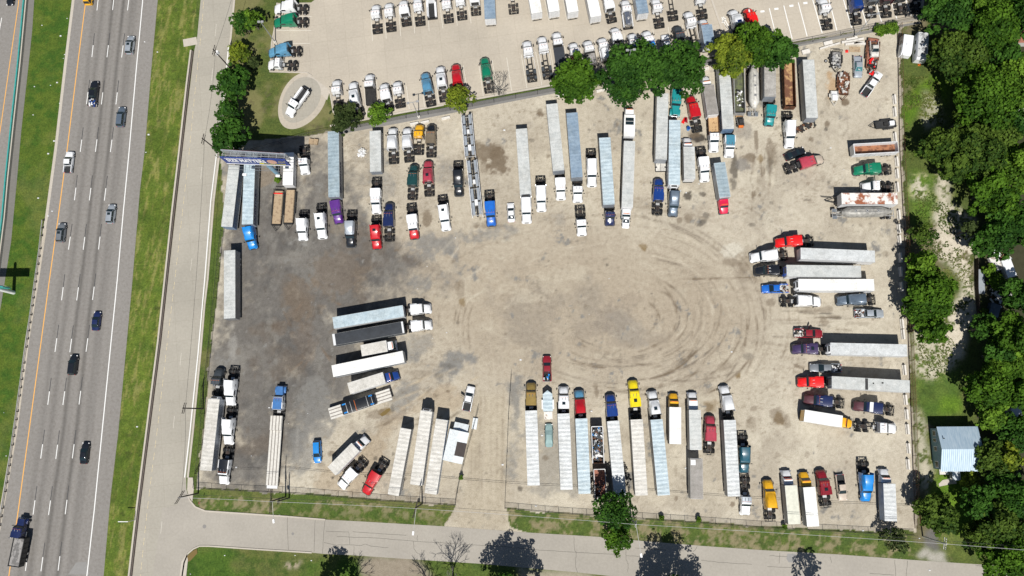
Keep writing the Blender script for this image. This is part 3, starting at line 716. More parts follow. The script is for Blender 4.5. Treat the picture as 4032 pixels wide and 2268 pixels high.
# ------------------------------------------------------------------ ground
def vnoise(X, Y, s, seed, oct=4, rough=0.55):
    out = np.zeros_like(X); amp = 1.0; tot = 0
    for k in range(oct):
        g = np.random.RandomState(seed + k * 17).rand(257, 257)
        u = X / s + 1000.3 + k * 7.7; v = Y / s + 1000.7 + k * 3.1
        iu = np.floor(u).astype(int); iv = np.floor(v).astype(int); fu = u - iu; fv = v - iv
        fu = fu * fu * (3 - 2 * fu); fv = fv * fv * (3 - 2 * fv); iu %= 256; iv %= 256
        out += amp * (g[iu, iv] * (1 - fu) * (1 - fv) + g[iu + 1, iv] * fu * (1 - fv) + g[iu, iv + 1] * (1 - fu) * fv + g[iu + 1, iv + 1] * fu * fv)
        tot += amp; amp *= rough; s /= 2.03
    return out / tot
def inpoly(X, Y, pts):
    r = np.zeros(X.shape, bool); n_ = len(pts)
    for i in range(n_):
        x0, y0 = pts[i]; x1, y1 = pts[(i + 1) % n_]
        if y0 == y1: continue
        c = ((y0 > Y) != (y1 > Y)) & (X < (x1 - x0) * (Y - y0) / (y1 - y0) + x0); r ^= c
    return r
def Wp(pts): return [P(x, y)[:2] for x, y in pts]
def blur(A, k):
    for _ in range(2):
        for ax in (0, 1):
            c = np.cumsum(np.pad(A, [(k + 1, k) if a == ax else (0, 0) for a in (0, 1)], mode='edge'), axis=ax)
            A = (np.take(c, range(2 * k + 1, c.shape[ax]), axis=ax) - np.take(c, range(0, c.shape[ax] - 2 * k - 1), axis=ax)) / (2 * k + 1)
    return A

GS = 0.30
xa, xb, ya, yb = -152.0, 138.0, -46.0, 112.0
nx, ny = int((xb - xa) / GS), int((yb - ya) / GS)
gx = xa + GS * np.arange(nx + 1); gy = ya + GS * np.arange(ny + 1)
GX, GY = np.meshgrid(gx, gy, indexing='ij')
e1 = vnoise(GX, GY, 3.0, 11, 4) - 0.5; e2 = vnoise(GX, GY, 3.0, 57, 4) - 0.5
JX, JY = GX + e1 * 2.4, GY + e2 * 2.4            # ragged edges
nA = vnoise(GX, GY, 9, 3, 5); nB = vnoise(GX, GY, 2.2, 23, 4, 0.7); nC = vnoise(GX, GY, 22, 31, 4); nD = vnoise(GX, GY, 0.9, 91, 3, 0.8)
def sm(a, lo, hi): t = np.clip((a - lo) / (hi - lo), 0, 1); return t * t * (3 - 2 * t)
def mixc(col, c, m):
    return col * (1 - m[..., None]) + np.array(c) * m[..., None]
# grass everywhere first
col = np.zeros(GX.shape + (3,)); col[:] = (0.075, 0.115, 0.028)
col = mixc(col, (0.145, 0.135, 0.060), sm(nA, 0.46, 0.66) * 0.6)
col = mixc(col, (0.045, 0.085, 0.016), sm(nB, 0.5, 0.75) * 0.6)
def poly(pts, rag=True, bl=0):
    mk = inpoly(JX if rag else GX, JY if rag else GY, Wp(pts)).astype(float)
    return blur(mk, bl) if bl else mk
# median: fresh green; strip beside the frontage road: dry tufts
med = poly([(128, 0), (288, 0), (178, 860), (140, 1100), (54, 1700), (-40, 2268), (-300, 2268), (-300, 1000)], False)
cm = np.zeros_like(col); cm[:] = (0.075, 0.120, 0.020); cm = mixc(cm, (0.045, 0.10, 0.016), sm(nB, 0.42, 0.68)); cm = mixc(cm, (0.13, 0.15, 0.05), sm(nA, 0.5, 0.7) * 0.5)
col = col * (1 - med[..., None]) + cm * med[..., None]
st = poly([(621, 0), (776, 0), (704, 600), (621, 1348), (507, 2290), (400, 2290), (466, 1700), (569, 600)], False)
cs = np.zeros_like(col); cs[:] = (0.088, 0.135, 0.024); strk = vnoise((GX - GY * 0.115) * 2.6, GY * 0.5, 2.2, 77, 5, 0.75)
cs = mixc(cs, (0.24, 0.225, 0.085), sm(strk, 0.48, 0.68) * 0.6); cs = mixc(cs, (0.06, 0.10, 0.016), sm(nA, 0.5, 0.66) * 0.6); cs = mixc(cs, (0.04, 0.05, 0.018), sm(nB, 0.68, 0.78) * 0.6); cs *= (0.7 + 0.6 * vnoise(GX * 1.5, GY, 1.1, 88, 3, .8))[..., None]
col = col * (1 - st[..., None]) + cs * st[..., None]
# corner lawn by the oval pad
lw = poly([(880, -30), (1240, -30), (1210, 286), (1313, 439), (1330, 530), (1000, 620), (860, 610), (850, 400)], False)
cl = np.zeros_like(col); cl[:] = (0.155, 0.15, 0.062); cl = mixc(cl, (0.075, 0.105, 0.03), sm(nA, 0.42, 0.62)); cl = mixc(cl, (0.10, 0.085, 0.05), sm(nB, 0.62, 0.8) * 0.7)
col = col * (1 - lw[..., None]) + cl * lw[..., None]
# verge along the side street
vg = poly([(735, 1940), (1500, 1985), (1780, 2010), (1740, 2075), (1500, 2060), (800, 2020), (750, 1980)]) + poly([(1990, 2005), (2700, 2060), (3560, 2110), (3600, 2200), (2990, 2170), (2500, 2130), (2080, 2095), (2000, 2040)])
vg = np.clip(vg, 0, 1); cv_ = np.zeros_like(col); cv_[:] = (0.075, 0.115, 0.03); cv_ = mixc(cv_, (0.25, 0.205, 0.125), sm(nB, 0.44, 0.62) * 0.8); cv_ = mixc(cv_, (0.05, 0.085, 0.02), sm(nD, 0.5, 0.75) * 0.6)
cv_ = mixc(cv_, (0.055, 0.10, 0.018), poly([(1100, 2000), (1800, 2040), (1750, 2080), (1100, 2035)], True, 3) * 0.6)
col = col * (1 - vg[..., None]) + cv_ * vg[..., None]
# east side: woodland floor, gravel track, lawn of the house
ef = poly([(3660, 0), (4200, 0), (4200, 2268), (3600, 2268), (3605, 1300), (3560, 640), (3540, 80)], True, 2)
ce = np.zeros_like(col); ce[:] = (0.075, 0.105, 0.03); ce = mixc(ce, (0.14, 0.125, 0.07), sm(nA, 0.5, 0.62)); deep_ = poly([(3800, 0), (4200, 0), (4200, 2268), (3890, 2268), (3880, 1300), (3850, 900), (3800, 500)], True, 6); ce = mixc(ce, (0.035, 0.035, 0.02), deep_ * .9)  # deep woods floor colour darkened for the near-black shade between crowns
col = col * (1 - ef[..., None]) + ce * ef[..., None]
for pts, c, a in (([(3650, 300), (3760, 290), (3720, 420), (3640, 400), (3570, 520), (3540, 420), (3600, 330)], (0.085, 0.16, 0.018), 1.0),
                  ([(3590, 660), (3680, 700), (3690, 860), (3600, 880), (3580, 760)], (0.09, 0.17, 0.025), 0.8),
                  ([(3620, 1330), (3760, 1400), (3790, 1600), (3760, 1640), (3640, 1650), (3600, 1500)], (0.07, 0.13, 0.025), 0.9),
                  ([(3700, 1560), (3790, 1560), (3790, 1620), (3700, 1630)], (0.095, 0.18, 0.02), 0.9),
                  ([(3690, 1860), (3800, 1850), (3840, 2000), (3870, 2080), (3780, 2130), (3700, 2060), (3660, 1940)], (0.10, 0.19, 0.02), 1.0),
                  ([(3700, 2090), (3860, 2120), (3880, 2200), (3700, 2190)], (0.11, 0.15, 0.04), 0.9)):
    mk = poly(pts, True, 2) * a; q = mixc(np.broadcast_to(np.array(c), col.shape), tuple(x * 0.6 for x in c), sm(nB, 0.45, 0.7) * 0.6); col = col * (1 - mk[..., None]) + q * mk[..., None]
for pts, a in (([(3590, 690), (3655, 690), (3660, 780), (3600, 780)], 0.85), ([(3690, 680), (3740, 700), (3750, 800), (3830, 850), (3850, 1000), (3700, 1010), (3680, 850)], 0.85),
               ([(3680, 900), (3820, 960), (3840, 1130), (3835, 1250), (3790, 1400), (3700, 1420), (3740, 1230), (3800, 1120), (3700, 1010)], 0.95),
               ([(3640, 1250), (3830, 1180), (3780, 1420), (3680, 1500), (3600, 1480), (3590, 1300)], 0.8), ([(3600, 1600), (3640, 1640), (3670, 1900), (3640, 1960), (3610, 1850)], 0.75), ([(3630, 350), (3690, 380), (3720, 480), (3640, 520)], 0.55)):
    mk = poly(pts, True, 2) * a
    spk = sm(nD * 0.55 + nB * 0.45, 0.37, 0.50); col = mixc(col, (0.52, 0.47, 0.38), mk * spk)
# truck yard
yard = [(872, 565), (1214, 534), (1600, 466), (2117, 370), (2752, 248), (3200, 157), (3620, 80), (3548, 120), (3556, 600), (3566, 900), (3585, 1420), (3592, 1650), (3602, 1880), (3605, 2095), (3200, 2082), (2700, 2050), (2200, 2017), (1989, 1998), (2010, 2075), (2080, 2100), (1745, 2080), (1800, 1985), (1500, 1966), (1166, 1938), (773, 1918), (800, 1700), (829, 1410), (862, 1100), (883, 914)]
ym = poly(yard, False); ymr = poly(yard, True)
ym = np.maximum(ym * (poly([(3480, 0), (3700, 0), (3700, 2268), (3480, 2268)], False) == 0), ymr)
cy = np.zeros_like(col); cy[:] = (0.43, 0.388, 0.318)
cy = mixc(cy, (0.335, 0.297, 0.242), sm(nA, 0.45, 0.62) * 0.6)
cy = mixc(cy, (0.50, 0.46, 0.38), sm(vnoise(GX, GY, 6, 201, 4), 0.5, 0.7) * 0.6)
centre = poly([(1500, 900), (2200, 880), (2700, 930), (2950, 1050), (3050, 1250), (2950, 1480), (2400, 1500), (2000, 1500), (1900, 1700), (1800, 2000), (1960, 2000), (1990, 1600), (1700, 1300), (1500, 1100)], True, 22)
cy = mixc(cy, (0.335, 0.283, 0.217), centre * 0.8)
cy = mixc(cy, (0.225, 0.198, 0.165), centre * sm(vnoise(GX, GY, 12, 333, 6, .65), 0.46, 0.70) * 0.6); cy = mixc(cy, (0.42, 0.375, 0.30), centre * sm(vnoise(GX, GY * 2, 9, 339, 5, .65), 0.52, 0.72) * 0.6)
dark = poly([(860, 760), (1130, 740), (1340, 780), (1500, 900), (1800, 960), (1750, 1060), (1560, 1160), (1560, 1300), (1500, 1450), (1400, 1560), (1250, 1700), (1150, 1780), (1130, 1930), (760, 1930), (820, 1400)], True, 14)
dark = np.maximum(dark, poly([(900, 560), (1300, 540), (1420, 640), (1420, 860), (880, 860)], True, 12) * 0.75)
dk = sm(blur(dark, 10) + (nA - 0.5) * 1.1 + (nB - 0.5) * 0.8, 0.22, 0.88)
cdk = np.zeros_like(col); cdk[:] = (0.135, 0.126, 0.117); cdk = mixc(cdk, (0.20, 0.188, 0.17), sm(nA, 0.50, 0.70) * 0.8); cdk = mixc(cdk, (0.095, 0.091, 0.088), sm(vnoise(GX, GY, 5, 401, 4), 0.5, 0.72) * 0.7)
cdk = mixc(cdk, (0.125, 0.102, 0.082), sm(vnoise(GX, GY, 8, 411, 5), 0.54, 0.72) * 0.6); cdk = mixc(cdk, (0.185, 0.175, 0.16), sm(vnoise(GX, GY * 0.5, 3.0, 419, 5, .7), 0.54, 0.7) * 0.6); cdk *= (0.86 + 0.28 * nD)[..., None]
cy = cy * (1 - dk[..., None]) + cdk * dk[..., None]
# grey gravel spread over the tan: ragged patches
for pts, a in (([(1560, 920), (1900, 900), (2080, 880), (2020, 940), (1800, 960), (1740, 1030), (1600, 1000)], 0.75), ([(1600, 1060), (1730, 1080), (1700, 1140), (1600, 1160)], 0.7), ([(1560, 1300), (1740, 1320), (1700, 1400), (1560, 1440)], 0.6),
               ([(1770, 1350), (1810, 1360), (1810, 1400), (1880, 1410), (1860, 1460), (1740, 1510), (1690, 1450), (1760, 1420)], 0.95), ([(1560, 1480), (1660, 1500), (1620, 1640), (1480, 1700), (1500, 1560)], 0.75), ([(1800, 1500), (1890, 1540), (1880, 1640), (1800, 1620)], 0.6),
               ([(1180, 1500), (1300, 1480), (1330, 1700), (1200, 1880), (1120, 1880)], 0.7), ([(2010, 1480), (2060, 1500), (2060, 1900), (1995, 1950)], 0.75), ([(2060, 1640), (2220, 1640), (2340, 1700), (2360, 1960), (2060, 1960)], 0.55), ([(2380, 1210), (2500, 1240), (2560, 1300), (2540, 1390), (2440, 1370)], 0.3), ([(1480, 560), (1560, 700), (1540, 900), (1440, 800)], 0.5), ([(2170, 820), (2240, 850), (2220, 900), (2150, 880)], 0.4), ([(1720, 600), (1770, 560), (1770, 760), (1730, 760)], 0.45), ([(2000, 1480), (2050, 1480), (2040, 1620), (2000, 1640)], 0.6)):
    mk = poly(pts, True, 5); mk = sm(mk + (nB - 0.5) * 1.5 + (nA - .5) * .8, 0.35, 0.85) * a; cy = mixc(cy, (0.20, 0.195, 0.185), mk)
cy = mixc(cy, (0.33, 0.26, 0.18), sm(poly([(1240, 1840), (1400, 1790), (1480, 1660), (1660, 1560), (1760, 1500), (1880, 1560), (1800, 1620), (1640, 1640), (1500, 1740), (1560, 1760), (1440, 1960), (1240, 1960)], True, 6) + (nB - .5), 0.4, 0.8) * 0.55)
# driveway lane
dw = poly([(1830, 1560), (2005, 1560), (1990, 2000), (2060, 2095), (1760, 2085), (1820, 1990)], True, 3); cy = mixc(cy, (0.40, 0.35, 0.27), dw * 0.7)
# fine tan speckle in the east
cy = mixc(cy, (0.20, 0.175, 0.14), sm(nD, 0.64, 0.82) * sm(nA, 0.4, 0.55) * 0.55 * (1 - dk))
sp2 = vnoise(GX * 1.0, GY * 2.0, 1.3, 501, 3, 0.8)
cy = mixc(cy, (0.24, 0.20, 0.15), sm(sp2, 0.60, 0.72) * sm(nC, 0.47, 0.56) * 0.55 * (1 - dk) * (1 - centre))
# stains, puddles and mud: (px, py, rx, ry, colour, strength)
MUD = (0.15, 0.115, 0.08); OIL = (0.055, 0.047, 0.04); OCH = (0.22, 0.165, 0.095); GREY = (0.19, 0.18, 0.17)
ST = [(1910, 600, 60, 36, MUD, .8), (1960, 630, 30, 42, MUD, .9), (1940, 580, 60, 14, MUD, .4), (1905, 650, 16, 26, MUD, .5), (2125, 450, 18, 12, MUD, .9), (2127, 435, 10, 8, MUD, .6), (1680, 862, 15, 28, MUD, .75), (1878, 885, 14, 12, MUD, .7), (1935, 885, 34, 16, MUD, .45),
      (2160, 612, 8, 8, MUD, .6), (2320, 512, 9, 7, OIL, .6), (2430, 490, 8, 10, MUD, .6), (2753, 542, 24, 18, OIL, .95), (2740, 520, 20, 16, MUD, .7), (2710, 772, 13, 14, OIL, .85), (2768, 765, 10, 7, OIL, .7), (2780, 850, 12, 14, OIL, .6), (2763, 875, 20, 14, OIL, .7), (2712, 862, 16, 14, MUD, .6), (2675, 868, 10, 10, MUD, .6),
      (2893, 660, 13, 50, OIL, .75), (2890, 720, 12, 18, OIL, .6), (2950, 620, 26, 16, MUD, .75), (2993, 625, 12, 14, OCH, .9), (2968, 766, 11, 11, MUD, .8), (2990, 768, 8, 7, MUD, .7), (2925, 650, 22, 24, GREY, .7), (2925, 510, 30, 28, GREY, .5), (2978, 560, 6, 40, MUD, .7), (2920, 580, 7, 7, OIL, .5), (3035, 600, 14, 46, MUD, .6), (3030, 650, 10, 30, OIL, .4), (3000, 700, 14, 40, MUD, .25),
      (3331, 402, 11, 12, MUD, .9), (3256, 486, 9, 9, MUD, .8), (3253, 510, 5, 5, OIL, .7), (3194, 548, 8, 8, MUD, .7), (3260, 395, 9, 24, MUD, .35), (3275, 340, 18, 40, (0.38, 0.24, 0.12), .7),
      (1820, 1190, 11, 14, OCH, .9), (1815, 1140, 12, 30, MUD, .4), (1800, 1125, 9, 16, MUD, .4), (2420, 1265, 60, 50, (0.20, 0.175, 0.15), .45), (2500, 1330, 90, 30, (0.20, 0.17, 0.14), .35), (2330, 1300, 60, 30, (0.20, 0.175, 0.15), .3), (2470, 1190, 50, 24, (0.24, 0.2, 0.16), .3), (2534, 972, 11, 12, OCH, 1), (2905, 1478, 11, 13, OCH, 1), (3072, 1653, 16, 22, OCH, .9), (3068, 1640, 26, 28, MUD, .55), (3095, 1660, 20, 22, MUD, .4), (2945, 1405, 16, 10, OIL, .4), (2860, 1440, 28, 18, MUD, .4), (2880, 1035, 36, 16, MUD, .5), (2930, 1060, 22, 24, MUD, .5), (2950, 1010, 26, 36, MUD, .35),
      (2885, 985, 34, 26, (0.52, 0.49, 0.42), .8), (1520, 1624, 24, 12, OCH, .8), (1475, 1630, 32, 16, MUD, .55), (1650, 1470, 44, 10, MUD, .3), (1760, 1440, 30, 10, OIL, .35), (1725, 1480, 14, 10, OIL, .4), (1763, 1540, 7, 6, MUD, .8), (1709, 1553, 5, 5, MUD, .7), (1480, 1805, 8, 10, OIL, .6), (1310, 1785, 14, 10, MUD, .7), (1310, 1880, 7, 6, OIL, .8), (1265, 1830, 12, 8, MUD, .5),
      (2790, 1600, 16, 14, MUD, .85), (2800, 1595, 26, 18, OCH, .5), (2350, 1545, 6, 20, MUD, .6), (2345, 1520, 8, 10, MUD, .4), (2147, 1805, 9, 8, MUD, .6), (2047, 1925, 7, 8, OIL, .7), (2966, 1610, 12, 10, MUD, .5), (2955, 1660, 14, 22, MUD, .4), (3242, 1260, 16, 20, MUD, .5), (3250, 1222, 30, 12, MUD, .5), (3380, 1275, 40, 8, MUD, .35), (3180, 1225, 40, 10, MUD, .4), (3036, 1192, 14, 14, MUD, .6), (3485, 1000, 12, 10, MUD, .4), (3490, 1008, 5, 6, OIL, .3), (3135, 1440, 9, 7, MUD, .7), (3160, 1447, 16, 5, MUD, .5),
      (2884, 1986, 7, 7, MUD, .8), (2663, 1962, 7, 7, MUD, .7), (2660, 1855, 6, 16, MUD, .3), (3060, 1790, 9, 9, MUD, .4), (3180, 1790, 9, 12, MUD, .4), (1330, 1070, 90, 70, (0.17, 0.13, 0.095), .4), (1180, 1180, 60, 80, (0.17, 0.13, 0.095), .4), (1200, 1340, 40, 70, (0.16, 0.12, 0.09), .3), (1100, 1290, 30, 24, (0.14, 0.10, 0.07), .3), (920, 1460, 16, 80, (0.26, 0.25, 0.24), .3), (915, 1370, 14, 50, (0.30, 0.29, 0.27), .45), (1350, 880, 60, 40, (0.24, 0.2, 0.15), .4), (1030, 700, 60, 30, (0.22, 0.17, 0.12), .5)]
rs = random.Random(3)
for _ in range(110): ST.append((rs.uniform(1500, 3560), rs.uniform(450, 2040), rs.uniform(2, 7), rs.uniform(2, 7), rs.choice([MUD, OIL]), rs.uniform(.25, .6)))
for _ in range(150): ST.append((rs.uniform(1700, 3500), rs.uniform(260, 900), rs.uniform(2, 12), rs.uniform(2, 7), rs.choice([MUD, MUD, OIL, GREY]), rs.uniform(.2, .5)))
for _ in range(60): ST.append((rs.uniform(860, 1560), rs.uniform(700, 1900), rs.uniform(2, 9), rs.uniform(4, 16), rs.choice([(0.22, 0.21, 0.195), (0.08, 0.07, 0.06), (0.14, 0.11, 0.085)]), rs.uniform(.2, .5)))
for px, py, rx, ry, c, a in ST:
    cx_, cy_, _z0 = P(px, py); sx = abs(P(px + rx, py)[0] - cx_) * 1.25; sy = abs(P(px, py + ry)[1] - cy_) * 1.25
    i0, i1 = np.searchsorted(gx, [cx_ - 2.2 * sx, cx_ + 2.2 * sx]); j0, j1 = np.searchsorted(gy, [cy_ - 2.2 * sy, cy_ + 2.2 * sy])
    sl_ = (slice(i0, i1), slice(j0, j1)); 
    if GX[sl_].size == 0: continue
    dd = np.sqrt(((GX[sl_] - cx_) / sx) ** 2 + ((GY[sl_] - cy_) / sy) ** 2) + (nB[sl_] - 0.5) * 1.5 + (nD[sl_] - 0.5) * 0.6
    k = (1 - sm(dd, 0.7, 1.15)) * a; cy[sl_] = mixc(cy[sl_], c, k)
# tyre tracks: arcs and straights
def track(pts_w, wid, c, a, sub=None):
    global cy
    xs = np.array([p[0] for p in pts_w]); ys = np.array([p[1] for p in pts_w])
    pad = wid * 3
    i0, i1 = np.searchsorted(gx, [xs.min() - pad, xs.max() + pad]); j0, j1 = np.searchsorted(gy, [ys.min() - pad, ys.max() + pad])
    sl_ = (slice(i0, i1), slice(j0, j1)); A, B = GX[sl_], GY[sl_]
    if A.size == 0: return
    best = np.full(A.shape, 9e9); tt = np.zeros(A.shape)
    for q in range(len(xs) - 1):
        dx_, dy_ = xs[q + 1] - xs[q], ys[q + 1] - ys[q]; l2 = dx_ * dx_ + dy_ * dy_ + 1e-9
        t = np.clip(((A - xs[q]) * dx_ + (B - ys[q]) * dy_) / l2, 0, 1); d2 = (A - xs[q] - t * dx_) ** 2 + (B - ys[q] - t * dy_) ** 2
        m_ = d2 < best; best[m_] = d2[m_]; tt[m_] = (q + t[m_]) / (len(xs) - 1)
    k = np.exp(-best / (wid * wid)) * a * sm(np.minimum(tt, 1 - tt), 0, 0.22) * (0.35 + 1.3 * sm(nB[sl_], 0.35, 0.65))
    cy[sl_] = mixc(cy[sl_], c, np.clip(k, 0, 1))
rt = random.Random(12)
def arc(px, py, r, a0, a1, wid=0.3, a=0.4, c=MUD, ell=1.0):
    cx_, cy_, _q = P(px, py); n_ = 14
    track([(cx_ + r * math.cos(R(a0 + (a1 - a0) * i / n_)), cy_ + ell * r * math.sin(R(a0 + (a1 - a0) * i / n_))) for i in range(n_ + 1)], wid, c, a)
for k in range(44):
    px = rt.uniform(2420, 2580); py = rt.uniform(1200, 1300); r = rt.uniform(8, 34); a0 = rt.uniform(-90, 50)
    arc(px, py, r, a0, a0 + rt.uniform(25, 70), rt.uniform(0.16, 0.3), rt.uniform(0.25, 0.6), rt.choice([MUD, (0.16, 0.13, 0.10), (0.46, 0.41, 0.33)]), 0.8)
for k in range(16):
    px = rt.uniform(2350, 2550); py = rt.uniform(1150, 1280); r = rt.uniform(22, 44); a0 = rt.uniform(20, 110); arc(px, py, r, a0, a0 + rt.uniform(20, 60), 0.2, rt.uniform(0.1, 0.28), rt.choice([MUD, (0.47, 0.42, 0.34)]), 0.5)
for k in range(20):
    px = rt.uniform(2350, 2700); py = rt.uniform(1250, 1330); r = rt.uniform(10, 26); a0 = rt.uniform(200, 290); arc(px, py, r, a0, a0 + rt.uniform(25, 60), 0.2, rt.uniform(0.15, 0.4), rt.choice([MUD, (0.16, 0.13, 0.10)]), 0.55)
for r in (15, 16.2, 17.0, 13.8): arc(2080, 1290, r, 155, 200, 0.2, 0.4)
for k in range(26):
    px = rt.uniform(1950, 2150); py = rt.uniform(1100, 1300); r = rt.uniform(8, 22); a0 = rt.uniform(60, 150); arc(px, py, r, a0, a0 + rt.uniform(20, 60), 0.28, rt.uniform(0.15, 0.35), rt.choice([MUD, (0.45, 0.41, 0.33), (0.48, 0.43, 0.35)]), 0.8)
for k in range(34):
    px = rt.uniform(3020, 3300); py = rt.uniform(1190, 1330); l = rt.uniform(40, 160); track([P(px, py)[:2], P(px + l, py + rt.uniform(-2, 4))[:2]], 0.2, rt.choice([MUD, OIL]), rt.uniform(.2, .5))
for k in range(44):
    r = 6 + k * 0.55 + rt.uniform(-1, 1); a0 = rt.uniform(-80, 60); arc(2455 + rt.uniform(-15, 15), 1255 + rt.uniform(-10, 10), r, a0, a0 + rt.uniform(15, 50), rt.uniform(.14, .28), rt.uniform(.12, .34), rt.choice([MUD, MUD, (0.18, 0.145, 0.11), (0.45, 0.40, 0.32)]), 0.75)
for k in range(24):
    r = rt.uniform(12, 30); a0 = rt.uniform(200, 320); arc(2440, 1250, r, a0, a0 + rt.uniform(30, 60), .22, rt.uniform(.25, .5), rt.choice([MUD, (0.14, 0.115, 0.09)]), 0.6)
track([P(2660, 1100)[:2], P(3000, 1092)[:2]], 0.25, MUD, 0.6); track([P(2980, 1350)[:2], P(3130, 1362)[:2]], 0.3, MUD, 0.5)
for k in range(40):
    px = rt.uniform(2750, 3060); py = rt.uniform(1000, 1450); a0 = rt.uniform(-50, 40); arc(2500, 1230, rt.uniform(28, 44), a0, a0 + rt.uniform(12, 30), 0.22, rt.uniform(.15, .4), rt.choice([MUD, (0.48, 0.43, 0.35)]), 0.8)
for k in range(22):
    px = rt.uniform(2960, 3060); py = rt.uniform(560, 760); track([P(px, py)[:2], P(px + rt.uniform(-12, 12), py + rt.uniform(60, 160))[:2]], 0.25, rt.choice([MUD, (0.5, 0.45, 0.36)]), rt.uniform(.2, .5))
for k in range(30):
    px = rt.uniform(1100, 1480); py = rt.uniform(1080, 1500); a_ = rt.uniform(-1.2, 1.2) + 1.5; l = rt.uniform(30, 110); track([P(px, py)[:2], P(px + l * math.cos(a_), py + l * math.sin(a_))[:2]], 0.25, rt.choice([(0.16, 0.115, 0.08), (0.10, 0.08, 0.065)]), rt.uniform(.2, .55))
for k in range(24):
    px = rt.uniform(1380, 1800); py = rt.uniform(1480, 1720); track([P(px, py)[:2], P(px + rt.uniform(60, 150), py - rt.uniform(30, 90))[:2]], 0.28, rt.choice([MUD, (0.45, 0.38, 0.28)]), rt.uniform(.2, .5))
for px in (1100, 1130, 1175, 2020, 2035): track([P(px, 1640)[:2], P(px - 15, 1900)[:2]], 0.35, (0.28, 0.27, 0.25), 0.3)
for k in range(26):
    px = rt.uniform(1850, 1985); track([P(px, 1500)[:2], P(px - 8 + rt.uniform(-10, 10), 1990)[:2]], 0.3, rt.choice([MUD, (0.47, 0.42, 0.34)]), rt.uniform(.1, .28))
cy *= np.array([0.975, 0.972, 0.955])
col = col * (1 - ym[..., None]) + cy * ym[..., None]
# bare scraped soil: south side lot and pocket beside the street
bs = poly([(1420, 2200), (1560, 2185), (1640, 2200), (1720, 2268), (1560, 2300), (1430, 2268), (1400, 2220)], True, 2); col = mixc(col, (0.27, 0.225, 0.18), bs * 0.9)
bs = poly([(2050, 2240), (2330, 2250), (2330, 2330), (2050, 2330)], True, 2); col = mixc(col, (0.36, 0.31, 0.25), bs * 0.8)
sg = poly([(720, 2190), (800, 2170), (1270, 2185), (1400, 2200), (1420, 2330), (700, 2330)], True, 1)
cq = mixc(np.broadcast_to(np.array((0.06, 0.115, 0.02)), col.shape), (0.11, 0.12, 0.045), sm(nA, 0.45, 0.65) * 0.7); cq = mixc(cq, (0.035, 0.08, 0.014), sm(nB, .5, .7) * 0.6); cq = mixc(cq, (0.34, 0.28, 0.21), poly([(1130, 2225), (1200, 2205), (1180, 2240), (1120, 2245)], True, 1) * sm(nD, .4, .55)); col = col * (1 - sg[..., None]) + cq * sg[..., None]
col = mixc(col, (0.13, 0.125, 0.12), poly([(3640, 2085), (3700, 2090), (3700, 2160), (3640, 2150)], True, 1) * 0.9)
col = mixc(col, (0.36, 0.34, 0.30), poly([(3630, 2160), (3710, 2165), (3730, 2215), (3600, 2200)], True, 1) * 0.9)

def grid_mesh(name, X, Y, Cc, mat, z=0.0):
    n0, n1 = X.shape; V = np.zeros((n0 * n1, 3), np.float32); V[:, 0] = X.ravel(); V[:, 1] = Y.ravel(); V[:, 2] = z
    idx = np.arange(n0 * n1).reshape(n0, n1)
    Fq = np.stack([idx[:-1, :-1], idx[1:, :-1], idx[1:, 1:], idx[:-1, 1:]], -1).reshape(-1, 4)
    me = bpy.data.meshes.new(name); me.vertices.add(len(V)); me.vertices.foreach_set('co', V.ravel())
    me.loops.add(Fq.size); me.loops.foreach_set('vertex_index', Fq.ravel().astype(np.int32))
    me.polygons.add(len(Fq)); me.polygons.foreach_set('loop_start', np.arange(0, Fq.size, 4, dtype=np.int32))
    me.update(calc_edges=True)
    ca = me.color_attributes.new('groundcol', 'FLOAT_COLOR', 'POINT')
    A = np.ones((len(V), 4), np.float32); A[:, :3] = Cc.reshape(-1, 3); ca.data.foreach_set('color', A.ravel())
    me.materials.append(MATS[mat]); return me
# the ground sheet: fine cells in the seen part, a far skirt out to the horizon
far = [3000, 900, 300]
gxs = np.concatenate([[-3000, -900, -330], gx, [330, 900, 3000]]); gys = np.concatenate([[-3000, -900, -240], gy, [300, 900, 3000]])
XX, YY = np.meshgrid(gxs, gys, indexing='ij'); CC = np.zeros(XX.shape + (3,)); CC[:] = (0.07, 0.11, 0.03)
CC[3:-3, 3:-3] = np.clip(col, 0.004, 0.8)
struct('ground', grid_mesh('ground', XX, YY, CC, 'ground'))

